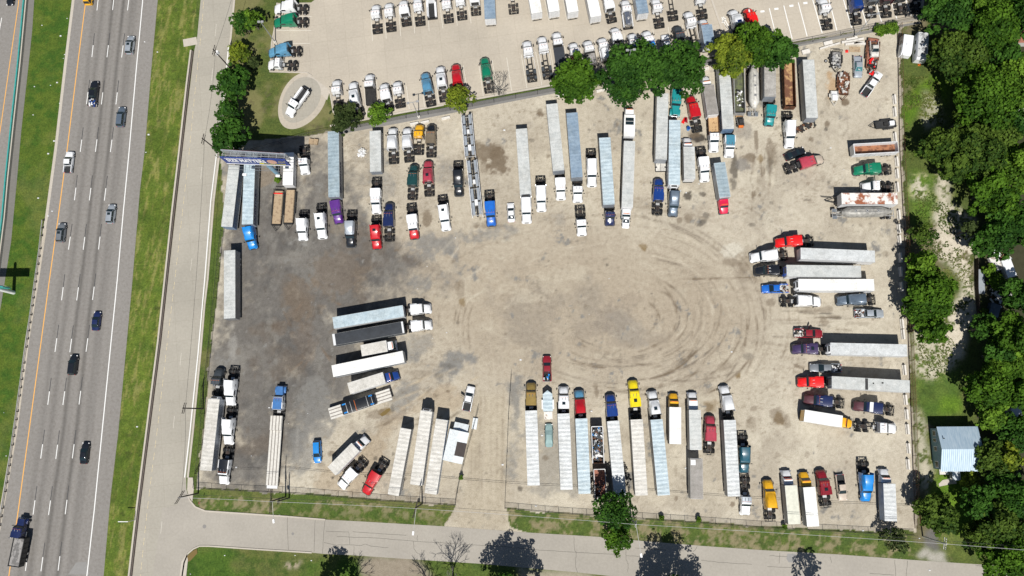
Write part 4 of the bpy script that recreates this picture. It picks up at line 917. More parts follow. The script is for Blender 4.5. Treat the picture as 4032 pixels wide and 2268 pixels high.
# highway: fine grid with darker wheel bands along every lane
def bandgrid(name, edgeL, edgeR, z, base, bands, mat='asphalt', nu=90, ext=40, seamcol=None):
    ys_ = np.arange(-60, 2360, 12.0)
    def interp(e, y): return np.interp(y, [p[1] for p in e], [p[0] for p in e])
    def ex(e):
        e = sorted(e, key=lambda p: p[1]); a, b_ = e[0], e[1]; s_ = (b_[0] - a[0]) / (b_[1] - a[1]); c, d_ = e[-2], e[-1]; s2 = (d_[0] - c[0]) / (d_[1] - c[1])
        return [(a[0] + s_ * (-2000 - a[1]), -2000)] + e + [(d_[0] + s2 * (4200 - d_[1]), 4200)]
    eL, eR = ex(edgeL), ex(edgeR); X = np.zeros((len(ys_), nu + 1)); Y = np.zeros_like(X); U = np.zeros_like(X)
    for i, y in enumerate(ys_):
        l = np.array(P(interp(eL, y), y)[:2]); r = np.array(P(interp(eR, y), y)[:2])
        for j in range(nu + 1): u = j / nu; X[i, j], Y[i, j] = l + (r - l) * u; U[i, j] = u
    c = np.zeros(X.shape + (3,)); c[:] = base
    n1 = vnoise(X * 3, Y * 0.25, 4, 61, 4, 0.6); c *= (0.93 + 0.14 * n1)[..., None]
    for u0, sg_, k in bands: c *= (1 - k * np.exp(-((U - u0) / sg_) ** 2) * (0.75 + 0.5 * vnoise(X, Y * 0.3, 6, 5, 3)))[..., None]
    return struct(name, grid_mesh(name, X[:, ::-1], Y[:, ::-1], c[:, ::-1], mat, z)), (eL, eR, interp)
HL = [(288, 0), (250, 290), (213, 600), (178, 860), (140, 1100), (100, 1348), (54, 1700), (0, 2012), (-45, 2268)]
HR = [(621, 0), (598, 248), (569, 600), (551, 748), (522, 1100), (499, 1348), (466, 1700), (435, 1958), (408, 2268)]
# lane bands given as fractions of the carriageway at mid height
bandgrid('highway', HL, HR, 0.012, (0.225, 0.212, 0.198), [(0.27, 0.03, .17), (0.355, 0.03, .22), (0.475, 0.022, .40), (0.53, 0.02, .1), (0.60, 0.022, .40), (0.70, 0.03, .2), (0.745, 0.02, .13)])
bandgrid('opposite_carriageway', [(-330, 0), (-460, 1000), (-620, 2268)], [(112, 0), (88, 250), (60, 500), (40, 700), (10, 955), (-60, 1500), (-170, 2268)], 0.010, (0.225, 0.212, 0.198), [(0.7, 0.05, .1)], nu=60)
SL = [(790, 0), (776, 153), (765, 199), (718, 600), (662, 1100), (635, 1348), (590, 1700), (552, 1999), (521, 2268)]
SR = [(920, 0), (905, 166), (872, 497), (862, 600), (837, 790), (812, 1100), (800, 1200), (785, 1390), (754, 1700), (733, 1875), (735, 1970), (740, 2160), (718, 2268)]
bandgrid('frontage_road', SL, SR, 0.014, (1, 1, 1), [], 'frontage_concrete', nu=2)
# left median edge: concrete apron and barrier
b = MB(); strip(b, [(116, -60), (104, 120), (90, 250), (60, 520), (44, 700), (20, 950), (-20, 1200), (-110, 1700)], 3.0, 0.018, 'apron_concrete'); struct('median_apron', b.mesh('median_apron', 0))
b = MB(); strip(b, [(292, -30), (258, 250), (219, 590), (184, 850), (176, 900)], 0.7, 0.02, 'kerb_concrete'); strip(b, [(176, 900), (146, 1100), (106, 1348), (60, 1700), (6, 2012), (-38, 2268)], 1.0, 0.021, 'lot_concrete'); struct('shoulder_edge', b.mesh('shoulder_edge', 0))
# markings
b = MB()
strip(b, [(338, -20), (336, 17), (300, 300), (263, 600), (230, 850), (195, 1100), (156, 1390), (114, 1700), (72, 2010), (35, 2268), (28, 2320)], 0.22, 0.020, 'line_yellow')
strip(b, [(564, -20), (536, 280), (508, 600), (486, 830), (462, 1100), (433, 1390), (402, 1700), (371, 2010), (342, 2268), (336, 2320)], 0.22, 0.020, 'line_white')
strip(b, [(76, -20), (72, 20), (40, 240), (0, 520), (-60, 900)], 0.2, 0.020, 'line_yellow')
strip(b, [(7, 70), (-2, 118)], 0.16, 0.020, 'line_white')
D = [(367, 178), (347, 362), (322, 550), (299, 739), (277, 932), (249, 1131), (224, 1332), (195, 1541), (168, 1749), (138, 1970), (108, 2191)]
D2 = [(427, 178), (405, 364), (382, 549), (358, 740), (334, 933), (309, 1131), (282, 1334), (255, 1541), (227, 1751), (199, 1971), (169, 2193)]
D3 = [(485, 179), (462, 364), (441, 550), (417, 741), (394, 932), (371, 1129), (346, 1332), (318, 1539), (292, 1749), (264, 1968), (236, 2190)]
for row in (D, D2, D3):
    pts_ = [row[0]] + row[1:]; ex0 = (2 * row[0][0] - row[1][0], 2 * row[0][1] - row[1][1]); pts_ = [ex0] + pts_
    for i in range(len(pts_)):
        x, y = pts_[i]; x1, y1 = pts_[i + 1] if i + 1 < len(pts_) else (2 * x - pts_[i - 1][0], 2 * y - pts_[i - 1][1])
        f = 0.255; strip(b, [(x, y), (x + (x1 - x) * f, y + (y1 - y) * f)], 0.17, 0.022, 'line_white'); strip(b, [(x, y), (x - (x1 - x) * f, y - (y1 - y) * f)], 0.17, 0.021, 'line_dark')
        break_ = False
y_ = np.arange(-10, 2280, 16.0)
yl = [(802, 0), (797, 83), (770, 340), (745, 600), (691, 1080), (660, 1340), (621, 1680), (596, 1875), (572, 2080), (553, 2268)]
for y in y_:
    if y % 48 > 32: continue
    x0 = np.interp(y, [p[1] for p in yl], [p[0] for p in yl]); x1 = np.interp(y + 13, [p[1] for p in yl], [p[0] for p in yl]); strip(b, [(x0, y), (x1, y + 13)], 0.10, 0.024, 'line_cream')
for a_ in ((795, 657), (756, 1017), (714, 1390), (687, 1638), (638, 2053), (852, 95), (838, 270)): strip(b, [a_, (a_[0] - 5, a_[1] + 48)], 0.08, 0.024, 'line_faded')
strip(b, [(900, 180), (882, 370), (864, 500), (852, 612), (830, 790), (806, 1100), (780, 1390), (748, 1700), (727, 1880)], 0.22, 0.025, 'line_white')
struct('lane_markings', b.mesh('lane_markings', 0))

# side street
poly_struct('side_street', [(700, 1990), (727, 1900), (742, 1955), (760, 1985), (785, 2005), (809, 2012), (960, 2022), (1135, 2034), (1281, 2046), (1400, 2052), (1742, 2072), (2068, 2096), (2377, 2115), (2495, 2127), (2759, 2149), (3000, 2166), (3300, 2183), (3597, 2205), (3882, 2224), (4200, 2244), (4200, 2330), (3300, 2300), (2400, 2268), (2268, 2253), (2096, 2238), (1897, 2220), (1633, 2203), (1383, 2186), (1275, 2181), (1228, 2176), (1000, 2162), (824, 2150), (787, 2150), (760, 2160), (737, 2180), (722, 2215), (712, 2268), (600, 2268), (640, 2000)], 0.018, 'street_concrete')
b = MB()
strip(b, [(738, 1945), (748, 1970), (770, 1996), (809, 2012), (960, 2022), (1135, 2034), (1281, 2046)], 0.30, 0.0, 'kerb_concrete', 0.14)
strip(b, [(718, 2268), (726, 2215), (740, 2180), (762, 2161), (787, 2150), (824, 2150), (1000, 2162), (1228, 2176)], 0.30, 0.0, 'kerb_concrete', 0.14)
strip(b, [(925, -20), (909, 150), (874, 497), (865, 600), (842, 790), (818, 1100), (806, 1200), (790, 1390), (760, 1700), (740, 1880)], 0.45, 0.0, 'kerb_concrete', 0.13)
struct('street_kerb', b.mesh('street_kerb', 0))
b = MB()
for ln in ([(1131, 2036), (1136, 2165)], [(1241, 2046), (1237, 2172)], [(1280, 2046), (1274, 2110), (1270, 2180)], [(1283, 2092), (1373, 2094), (1378, 2145), (1322, 2146), (1276, 2136)], [(1325, 2112), (1500, 2120), (1540, 2123), (1640, 2131), (1780, 2140), (1960, 2150), (2110, 2165), (2200, 2170), (2430, 2183)], [(1390, 2094), (1480, 2100), (1600, 2108)], [(1378, 2146), (1420, 2148), (1440, 2142), (1460, 2150), (1530, 2157)], [(1643, 2107), (1643, 2130)], [(1628, 2131), (1630, 2160), (1645, 2180)], [(1326, 2146), (1324, 2182)], [(1394, 2150), (1392, 2184)], [(2260, 2112), (2262, 2165), (2268, 2175), (2266, 2230), (2274, 2254)], [(2464, 2165), (2465, 2200), (2474, 2225), (2472, 2254)], [(2500, 2158), (2560, 2162), (2620, 2166)], [(2466, 2188), (2540, 2191)], [(2746, 2150), (2740, 2162), (2730, 2172)], [(2760, 2205), (2830, 2214), (2960, 2222)], [(3070, 2177), (3068, 2218)], [(3030, 2188), (3100, 2192)], [(3021, 2230), (3140, 2236)], [(3268, 2192), (3274, 2216)], [(3523, 2204), (3527, 2268)], [(3573, 2208), (3568, 2268)], [(3425, 2258), (3520, 2264)], [(3840, 2225), (3980, 2250)]):
    rr_ = random.Random(int(ln[0][0])); pp = []
    for i in range(len(ln) - 1):
        for k in range(5): t = k / 5; pp.append((ln[i][0] + (ln[i + 1][0] - ln[i][0]) * t + rr_.uniform(-1, 1), ln[i][1] + (ln[i + 1][1] - ln[i][1]) * t + rr_.uniform(-1, 1)))
    pp.append(ln[-1]); strip(b, pp, 0.09, 0.024, 'crack')
struct('pavement_cracks', b.mesh('pavement_cracks', 0))
poly_struct('pavement_patch', [(3100, 2180), (3132, 2180), (3142, 2204), (3138, 2216), (3105, 2214), (3096, 2200)], 0.023, 'patch_concrete')
poly_struct('pavement_patch', [(268, 2262), (300, 2215), (340, 2212), (352, 2262)], 0.018, 'patch_concrete')
poly_struct('storm_puddle', [(738, 2190), (758, 2170), (776, 2160), (778, 2178), (752, 2206), (742, 2212)], 0.150, 'waterbrown', 0.14)
poly_struct('sidewalk', [(708, 2268), (716, 2210), (738, 2176), (741, 2200), (734, 2268)], 0.14, 'kerb_concrete', 0.14)
poly_struct('sidewalk', [(740, 1880), (760, 1880), (764, 1925), (758, 1975), (745, 1955), (738, 1930)], 0.14, 'kerb_concrete', 0.14)
for (x, y, r_), lb in (((805, 2073, 0.42), 'grey round manhole cover near the junction mouth'), ((1153, 2102, 0.31), 'smaller grey round manhole cover east along the side street')):
    q = P(x, y); o = link('manhole_cover', MB().cyl((0, 0, 0), (0, 0, 0.006), r_, None, 20, 'manhole_iron').mesh('manhole_cover'), None, (q[0], q[1], 0.02)); tag(o, lb, 'manhole cover')
# dealer's concrete lot, kerb, retaining drop, gravel strip, oval display pad
lot = [(1239, -300), (1239, 0), (1225, 10), (1092, 12), (1080, 120), (1070, 170), (1063, 283), (1210, 287), (1229, 300), (1297, 353), (1306, 400), (1313, 445), (1330, 490), (1421, 474), (1600, 438), (2176, 333), (2400, 297), (2740, 232), (3087, 166), (3200, 147), (3628, 72), (3640, 0), (3660, -300)]
poly_struct('concrete_lot', lot, 0.030, 'lot_concrete', 0.03)
b = MB()
strip(b, [(1300, 497), (1421, 474), (1600, 440), (2176, 335), (2400, 299), (2740, 234), (3087, 168), (3200, 149), (3628, 74)], 0.45, 0.0, 'kerb_concrete', 0.2)
strip(b, [(1092, 12), (1080, 120), (1070, 170), (1063, 283), (1210, 287), (1229, 300)], 0.3, 0.0, 'kerb_concrete', 0.18); strip(b, [(1297, 353), (1306, 400), (1313, 445)], 0.3, 0.0, 'kerb_concrete', 0.18)
struct('lot_kerb', b.mesh('lot_kerb', 0))
poly_struct('gravel_strip', [(1320, 510), (1600, 452), (2176, 345), (2740, 242), (3087, 176), (3200, 158), (3625, 84), (3625, 92), (3400, 135), (3200, 172), (2740, 265), (2400, 328), (2117, 380), (1600, 480), (1330, 530)], 0.008, 'gravel_strip')
ov = []
for i in range(48):
    a = 2 * math.pi * i / 48; u = 122 * math.cos(a); v = 84 * math.sin(a) * (1 + 0.12 * math.cos(a)); th = math.atan2(-175, 110); ov.append((1187 + u * math.cos(th) - v * math.sin(th), 398 + u * math.sin(th) + v * math.cos(th)))
poly_struct('display_pad', ov, 0.034, 'lot_concrete', 0.034)
iv_ = [(1184 + (x - 1187) * 0.80, 395 + (y - 398) * 0.80) for x, y in ov]; poly_struct('pad_centre', iv_, 0.038, 'frontage_concrete')
poly_struct('pad_approach', [(1215, 291), (1300, 355), (1288, 395), (1240, 345), (1195, 330)], 0.036, 'kerb_concrete')
b = MB()
PK = [((1459, 45), (1467, 162)), ((1514, 55), (1521, 152)), ((1570, 40), (1578, 142)), ((1626, 45), (1633, 132)), ((1682, 20), (1690, 122)), ((1731, 10), (1744, 112)), ((1789, 0), (1801, 101)), ((1840, 5), (1855, 92)), ((1085, 120), (1226, 120)), ((1140, 171), (1222, 171)), ((1085, 65), (1228, 65)),
      ((1431, 320), (1445, 470)), ((1482, 320), (1500, 462)), ((1543, 320), (1555, 442)), ((1600, 340), (1612, 430)), ((1661, 330), (1672, 422)), ((1716, 320), (1729, 412)), ((1824, 258), (1838, 345)), ((1885, 250), (1903, 378)), ((1938, 236), (1960, 370)), ((1995, 226), (2015, 360)), ((2052, 215), (2075, 348)), ((2109, 204), (2134, 337)), ((2166, 193), (2184, 300)), ((2223, 182), (2236, 250)), ((2281, 172), (2296, 235)), ((2340, 160), (2352, 230)), ((2400, 140), (2412, 220)), ((2456, 130), (2468, 200)), ((2570, 116), (2580, 170)), ((2630, 106), (2640, 160)), ((2687, 98), (2710, 200)), ((2080, 0), (2096, 85)), ((2145, 0), (2162, 82)), ((2218, 0), (2232, 80)), ((2303, 0), (2325, 100)), ((2840, 75), (2868, 120))]
for a_, c_ in PK: strip(b, [a_, c_], 0.12, 0.034, 'line_faded')
for a_, c_ in (((3029, 33), (3056, 143)), ((3086, 22), (3119, 153)), ((3143, 10), (3178, 143)), ((3200, 0), (3237, 130)), ((3262, -10), (3295, 120)), ((3318, -12), (3353, 110)), ((3376, -20), (3413, 98)), ((3440, -22), (3471, 87)), ((3500, -20), (3532, 76)), ((3558, -22), (3590, 64)), ((2842, 68), (2866, 120)), ((2848, 66), (2872, 110)), ((2842, 90), (2858, 72))): strip(b, [a_, c_], 0.20, 0.034, 'line_white')
for x, y in ((3002, 46), (3057, 36), (3116, 24), (3171, 13)): strip(b, [(x - 8, y), (x + 8, y - 2)], 0.5, 0.034, 'line_white')
strip(b, [(2795, -20), (2848, 132), (2852, 140)], 0.5, 0.036, 'kerb_concrete', 0.14)
struct('parking_markings', b.mesh('parking_markings', 0))
poly_struct('brown_puddle', [(1505, 1640), (1495, 1632), (1520, 1612), (1534, 1606), (1538, 1614), (1520, 1632)], 0.006, 'waterbrown')
b = MB()   # worn oil marks in the bays
# ------------------------------------------------------------------ vehicles on the concrete lot
G1 = 'trucks lined up on the concrete lot'
def T(f, r, st, body, lab, **k): return tractor(f, r, st, body, lab, **k)
T((1080, 33), (1215, 35), 'hi', 'white', 'white high-roof semi truck facing left, topmost at the left lot edge', group=G1)
T((1078, 89), (1215, 85), 'hi', 'green', 'green high-roof semi truck facing left beside the lawn', group=G1)
T((1057, 207), (1190, 199), 'hi', 'lightblue', 'light blue high-roof semi truck facing left at the lot edge', group=G1)
T((1055, 253), (1173, 257), 'day', 'white', 'white day cab truck facing left, below the light blue one', group=G1)
row = [((1479, 19), (1487, 132), 'day', 'leftmost'), ((1530, 12), (1541, 124), 'day', 'second from left'), ((1587, 2), (1602, 102), 'mid', 'third from left'), ((1643, -8), (1656, 101), 'day', 'fourth from left')]
for f, r, st, w in row: T(f, r, st, 'white', 'white truck in the top lot row, ' + w, group=G1)
T((1755, -16), (1768, 90), 'day', 'white', 'white truck just right of the black-bedded utility truck in top row', group=G1)
T((1809, -28), (1821, 78), 'day', 'white', 'white truck second right of the black-bedded utility truck', group=G1)
T((1866, -45), (1875, 60), 'mid', 'white', 'white truck cut by the top edge, left of the slate-roofed trailer', group=G1)
T((2012, -66), (2024, 54), 'day', 'white', 'truck chassis end alone between slate trailer and white trailers', group=G1)
trailer((1922, -110), (1930, 75), 'short trailer with slate blue roof and white doors, top lot row', 'roof_slate', group='trailers at the lot top', zbot=1.1)
WT = 'white box trailers with rear doors facing down'
for (n_, t_, w) in (((2072, -190), (2114, 52), 'leftmost'), ((2140, -198), (2183, 46), 'second'), ((2212, -196), (2257, 48), 'third'), ((2296, -176), (2347, 66), 'rightmost')):
    trailer(n_, t_, 'white trailer cut by the top edge, %s of the four white ones' % w, 'roof_plain', group=WT)
def tankbody(mat):
    def f(t, X, sl):
        b = MB(); x1 = sl - 0.3
        b.loft([[(x, r_ * math.cos(2 * math.pi * i / 14), 1.9 + r_ * math.sin(2 * math.pi * i / 14)) for i in range(14)] for x, r_ in ((0.3, 0.5), (0.45, 0.95), (x1 - 0.2, 0.95), (x1, 0.55))], mat)
        for y in (-1, 1): b.box(0.4, x1 - 0.2, min(y * 0.95, y * 1.2), max(y * 0.95, y * 1.2), 1.05, 1.5, 'sidewhite')
        b.cyl((x1 / 2, 0, 2.8), (x1 / 2, 0, 2.92), 0.3, None, 12, 'alu'); link('tank', b.mesh('tank'), t)
    return f
def bedbody(mat, wall, hz=1.9, load=None, cut=0.3, x0=0.1, edge=None):
    def f(t, X, sl):
        b = MB(); x1 = sl - cut; w = 1.22; edge_ = edge or wall
        b.box(x0, x1, -w + 0.06, w - 0.06, 1.0, 1.15 if not load else load, mat)
        for y in (-1, 1): b.box(x0, x1, min(y * w, y * (w - 0.07)), max(y * w, y * (w - 0.07)), 0.98, hz, wall)
        b.box(x0 - 0.03, x0 + 0.05, -w, w, 0.98, hz - 0.002, wall); b.box(x1 - 0.05, x1 + 0.05, -w, w, 0.98, hz + 0.2, edge_)
        b.box(x1, x1 + 0.55, -w + 0.05, w - 0.05, hz + 0.1, hz + 0.18, edge_) if hz > 1.8 else None
        link('bed', b.mesh('bed', 0), t)
    return f
def flatbody(mat):
    def f(t, X, sl): link('flat_bed', MB().box(0.0, sl - 0.1, -1.25, 1.25, 1.08, 1.2, mat).box(sl - 0.15, sl - 0.02, -1.2, 1.2, 1.2, 2.3, 'frame').mesh('flat_bed'), t)
    return f
def hookbody(t, X, sl):
    b = MB()
    for y in (-0.55, 0.55): b.box(0.3, sl - 0.2, y - 0.07, y + 0.07, 1.1, 1.28, 'frame')
    b.box(sl - 0.5, sl - 0.3, -1.1, 1.1, 1.1, 1.3, 'sidewhite'); b.box(1.2, 1.5, -1.2, 1.2, 1.05, 1.15, 'frame')
    for y in (-1, 1):
        b.box(3.0, sl - 0.4, min(y * 1.1, y * 1.16), max(y * 1.1, y * 1.16), 0.9, 1.0, 'sidewhite')
        for x in (0.6, 1.9): b.box(x, x + 0.9, min(y * 0.62, y * 1.22), max(y * 0.62, y * 1.22), 1.06, 1.12, 'charcoal')
    b.box(3.4, 3.9, 0.6, 1.1, 0.8, 1.1, 'frame'); link('hoist_frame', b.mesh('hoist_frame'), t)
def svcbody(t, X, sl):
    b = MB()
    for y in (-1, 1): b.box(0.3, sl - 0.05, min(y * 0.72, y * 1.2), max(y * 0.72, y * 1.2), 0.95, 1.75, 'white')
    b.box(0.1, sl - 0.05, -0.72, 0.72, 0.97, 1.1, 'bedliner'); b.box(-0.25, 0.3, -1.2, 1.2, 0.95, 1.1, 'frame'); b.cyl((0.1, 1.0, 1.0), (0.1, 1.0, 2.2), 0.12, None, 8, 'frame')
    b.cyl((0.1, 0.95, 2.2), (2.6, 0.95, 2.05), 0.1, 0.08, 8, 'sidewhite'); link('service_body', b.mesh('service_body'), t)
T((1695, -40), (1703, 75), 'day', 'white', 'white utility truck with long black open bed, top lot row', extra=svcbody, group=G1, cat='utility truck')
T((2383, -30), (2412, 89), 'mid', 'white', 'white truck right of the rightmost white trailer, top row', group=G1)
T((2460, 0), (2475, 114), 'day', 'white', 'white truck carrying a shiny chrome tank, top lot row', extra=tankbody('chrome'), group=G1, cat='tank truck')
trailer((2505, -110), (2533, 54), 'trailer with slate roof right of the chrome tank truck', 'roof_slate', group='trailers at the lot top')
T((2579, -6), (2599, 110), 'day', 'white', 'white truck between slate-roofed trailer and brown frame truck', group=G1)
T((2630, -70), (2653, 81), 'hook', 'white', 'truck with bare brown roll-off frame cut by the top edge', group=G1, cat='roll-off truck')
T((2748, -40), (2769, 75), 'day', 'white', 'white truck behind the white box truck, cut by top edge', group=G1)
T((2708, 46), (2748, 207), 'hook', 'white', 'white long-frame truck left of the slate-roofed box truck', extra=hookbody, group=G1, cat='roll-off truck')
boxtruck((2772, 76), (2782, 98), (2796, 180), 'white box truck with slate blue roof beside the trees', 'white', 'roof_slate', group=G1)
T((2418, 110), (2440, 205), 'mid', 'white', 'white sleeper truck left of the twin-crown shade tree top', group=G1)
T((2487, 132), (2508, 240), 'day', 'white', 'white truck with shiny blue tank half under the large tree', extra=tankbody('darkblue'), group=G1, cat='tank truck')
T((2543, 122), (2570, 228), 'day', 'white', 'white truck with long bright blue bed ending in the tree', extra=bedbody('brightblue', 'darkblue', 2.0, 1.9), group=G1, cat='dump truck')
car((2618, 136), (2630, 215), 'pickup', 'white', 'white and blue pickup nose showing above the large tree', group=G1, zf=1.0)
T((2665, 102), (2690, 220), 'day', 'charcoal', 'charcoal truck nose above the large tree, right of pickup', group=G1)
T((2073, 161), (2097, 322), 'hook', 'white', 'white roll-off truck with black frame, left of its twin', extra=hookbody, group=G1, cat='roll-off truck')
T((2132, 144), (2159, 310), 'hook', 'white', 'white roll-off truck with black frame, right of its twin', extra=hookbody, group=G1, cat='roll-off truck')
T((2190, 127), (2214, 290), 'hook', 'white', 'white truck with long flat black bed above the green tree', extra=flatbody('blackroll'), group=G1, cat='flatbed truck')
T((2255, 169), (2275, 275), 'day', 'white', 'white dump truck with orange-stained bed above the green tree', extra=bedbody('rust_tan', 'frame', 1.7), group=G1, cat='dump truck')
T((2312, 160), (2332, 262), 'day', 'white', 'white dump truck with grey bed right of the orange-bedded one', extra=bedbody('dustbed', 'frame', 1.7), group=G1, cat='dump truck')
T((2368, 150), (2388, 245), 'day', 'white', 'white truck with white equipment body above the bare tree', extra=tankbody('white'), group=G1, cat='tank truck')
T((1672, 286), (1699, 418), 'hi', 'lightblue', 'light blue semi truck facing up, lower lot row', group=G1)
T((1732, 261), (1751, 400), 'hi', 'white', 'white semi truck with dark hatch between light blue and red ones', hatch=True, group=G1)
T((1793, 252), (1812, 388), 'hi', 'red', 'red semi truck facing up behind the yellow-green tree', group=G1)
T((1906, 226), (1928, 365), 'hi', 'green', 'green semi truck facing up beside the bare grey tree', group=G1)
T((1324, 315), (1334, 435), 'day', 'white', 'white truck leftmost in the lower lot row', group=G1)
T((1388, 323), (1413, 472), 'hi', 'white', 'white tall-sleeper truck with roof hatches above the dark olive tree', hatch=True, group=G1)
T((1454, 292), (1462, 414), 'day', 'white', 'white truck set back, above the small light green tree', extra=flatbody('frame'), group=G1)
T((1510, 329), (1533, 440), 'mid', 'white', 'white truck right above the small light green tree crown', group=G1)
T((1562, 321), (1578, 424), 'day', 'white', 'white truck rightmost of the five at lower left of lot', group=G1)
T((1133, 452), (1208, 352), 'day', 'white', 'white utility service truck parked on the oval display pad', extra=svcbody, cat='utility truck')
G2 = 'trucks in the white-lined bays'
T((3236, -8), (3262, 116), 'day', 'white', 'white truck in the lined bays, leftmost of the right group', group=G2)
T((3352, -45), (3376, 97), 'hi', 'darkblue', 'blue truck in the white-lined bays, cut by top edge', group=G2)
T((3412, -70), (3434, 70), 'hi', 'grey', 'grey truck right of the blue one in the lined bays', group=G2)
T((3470, -75), (3494, 68), 'hi', 'maroon', 'maroon truck cut by the top edge in the lined bays', group=G2)
T((3528, -80), (3550, 58), 'mid', 'charcoal', 'dark truck second from right in the lined bays', group=G2)
T((3588, -90), (3612, 54), 'hi', 'navy', 'navy truck rightmost in the lined bays beside the woods', group=G2)
T((2884, 39), (2915, 150), 'hi', 'white', 'white truck with blue stripes left of the red one above trees', extra=lambda t, X, sl: link('rear_stripe', MB().box(sl + 0.3, sl + 0.8, -0.5, 0.5, 3.76, 3.79, 'darkblue').mesh('rear_stripe'), t), group=G2)
T((2942, 33), (2971, 135), 'mid', 'brightred', 'bright red truck with white stripe above the trees', extra=lambda t, X, sl: link('hood_stripe', MB().box(X - 1.7, X - 0.9, -0.16, 0.16, 1.6, 2.02, 'white').mesh('hood_stripe'), t), group=G2)

# ------------------------------------------------------------------ truck yard, north rows
G3 = 'semi trucks parked in the gravel yard'; G4 = 'box trailers parked in the gravel yard'
def TT(*a, **k): k.setdefault('group', G3); return tractor(*a, **k)
def TR(*a, **k): k.setdefault('group', G4); return trailer(*a, **k)
trl = TR((893, 893), (922, 650), 'pale trailer with blue side leaning along the left fence', 'roof_grey', 'sideblue')
TR((974, 883), (983, 636), 'trailer with lettering on its side behind the blue truck', 'roof_paleblue', 'sidegrey', text=[('LANDSTAR', 11.2, 1.5, 1), ('7008', 7.2, 0.8, 1)])
TT((995, 980), (980, 860), 'hi', 'brightblue', 'bright blue semi truck under the lettered trailer by billboard')
TR((1133, 728), (1137, 600), 'short white cargo trailer standing right of the billboard pole', 'roof_plain', 'sidewhite', ztop=3.0, zbot=0.7, w=1.2, axles=2)
TT((1200, 684), (1197, 572), 'day', 'white', 'white day cab truck right of the short white cargo trailer')
TR((1315, 775), (1312, 516), 'trailer with star and lettering on side, behind purple truck', 'roof_blue', 'sidegrey', text=[('LANDSTAR', 11.0, 1.5, 1), ('\u2605', 14.0, 2.0, 1)])
TT((1334, 879), (1318, 750), 'mid', 'purple', 'glossy purple semi truck in front of the starred trailer', rim='chrome')
TR((1479, 676), (1477, 514), 'short wavy grey trailer left of the two white truck domes', 'roof_grey', 'sidegrey', ztop=3.4)
TT((1481, 839), (1483, 699), 'mid', 'white', 'white semi truck facing down below the short wavy trailer')
TT((1191, 945), (1197, 829), 'hi', 'white', 'white semi truck facing down right of the wooden utility trailers')
TT((1268, 938), (1264, 802), 'hi', 'white', 'white semi truck with roof hatch left of the purple truck', hatch=True)
TT((1380, 972), (1386, 829), 'hi', 'black', 'black semi truck facing down just right of purple truck', roof='silver')
TT((1483, 980), (1481, 850), 'hi', 'red', 'red semi truck with roof hatch facing down beside the navy one', hatch=True)
TT((1533, 798), (1533, 951), 'mid', 'navy', 'navy blue semi truck facing up beside the red one')
TT((1545, 503), (1551, 645), 'hi', 'white', 'white dome-roofed truck, left of a pair by the upper fence')
TT((1602, 503), (1612, 638), 'hi', 'white', 'white dome-roofed truck, right of a pair by the upper fence')
TT((1652, 489), (1648, 609), 'day', 'yellow', 'golden yellow day cab truck near the upper fence')
TT((1699, 489), (1698, 619), 'mid', 'brown', 'dull brown semi truck right of the golden yellow day cab', hood='black')
TT((1631, 646), (1623, 787), 'mid', 'darkgreen', 'dark green semi truck left of the faded red one')
TT((1685, 632), (1691, 773), 'hi', 'pinkred', 'faded red semi truck with spare tyre behind its sleeper', hatch=True)
TT((1632, 940), (1619, 802), 'mid', 'white', 'white truck with red hood facing down', hood='red')
TT((1757, 906), (1741, 769), 'hi', 'white', 'white semi truck with roof hatch alone on grey gravel', hatch=True)
TT((1807, 770), (1804, 634), 'hi', 'black', 'black semi truck facing down left of the car hauler')
TT((1935, 889), (1926, 750), 'mid', 'blue', 'vivid blue semi truck facing down right of the car hauler')
car((2010, 799), (2014, 875), 'sedan', 'white', 'white sedan standing alone left of the white trailer truck')
TR((2070, 764), (2053, 506), 'off-white trailer behind the white truck right of the sedan', 'roof_grey', reefer='charcoal')
TT((2074, 878), (2070, 740), 'hi', 'white', 'white semi truck hitched below the off-white trailer', wf=1.0)
TT((2132, 831), (2128, 694), 'hi', 'white', 'white bobtail semi truck just right of the off-white trailer')
TR((2200, 672), (2173, 408), 'pale blue ribbed trailer starting nearest the upper fence', 'roof_grey', 'sidegrey')
TT((2209, 785), (2203, 665), 'mid', 'white', 'white semi truck hitched below the pale ribbed trailer')
TR((2272, 698), (2252, 443), 'slate blue ribbed trailer right of the pale ribbed one', 'roof_slate', 'sidegrey')
TT((2275, 795), (2273, 680), 'day', 'white', 'white semi truck hitched below the slate blue trailer')
TT((2331, 733), (2327, 586), 'hi', 'white', 'white semi truck with chrome bumper and teal windshield')
TT((2292, 926), (2283, 810), 'day', 'white', 'white day cab truck alone at the edge of the open ground')
TR((2398, 806), (2381, 541), 'light blue wavy trailer behind the navy truck', 'roof_paleblue', 'sidegrey')
TT((2402, 887), (2399, 790), 'day', 'navy', 'navy truck hitched below the light blue wavy trailer')
boxtruck((2479, 426), (2480, 452), (2478, 536), 'white camper van with dark rooftop panels facing up', 'white', 'roof_plain', ztop=3.1, hood=False)
cv = link('roof_panels', MB().box(-0.85, -0.05, -0.95, 0.95, 0, 0.05, 'glass').box(0.05, 0.85, -0.95, 0.95, 0, 0.05, 'glass').mesh('roof_panels'))
_b = [o for o in C.objects if o.type == 'EMPTY' and o.get('label', '').startswith('white camper')][0]; cv.parent = _b; cv.location = (3.6, 0, 3.14)
_b['category'] = 'camper van'; _b.name = 'camper_van'
boxtruck((2468, 860), (2470, 815), (2479, 555), 'long pale grey box behind the white camper van', 'sidewhite', 'roof_grey', ztop=4.05, hood=False)
car((2463, 899), (2467, 828), 'sedan', 'white', 'white sedan parked nose down below the long grey box')
TR((2603, 628), (2610, 366), 'grey trailer with its top end under the large tree', 'roof_grey', 'sidegrey')
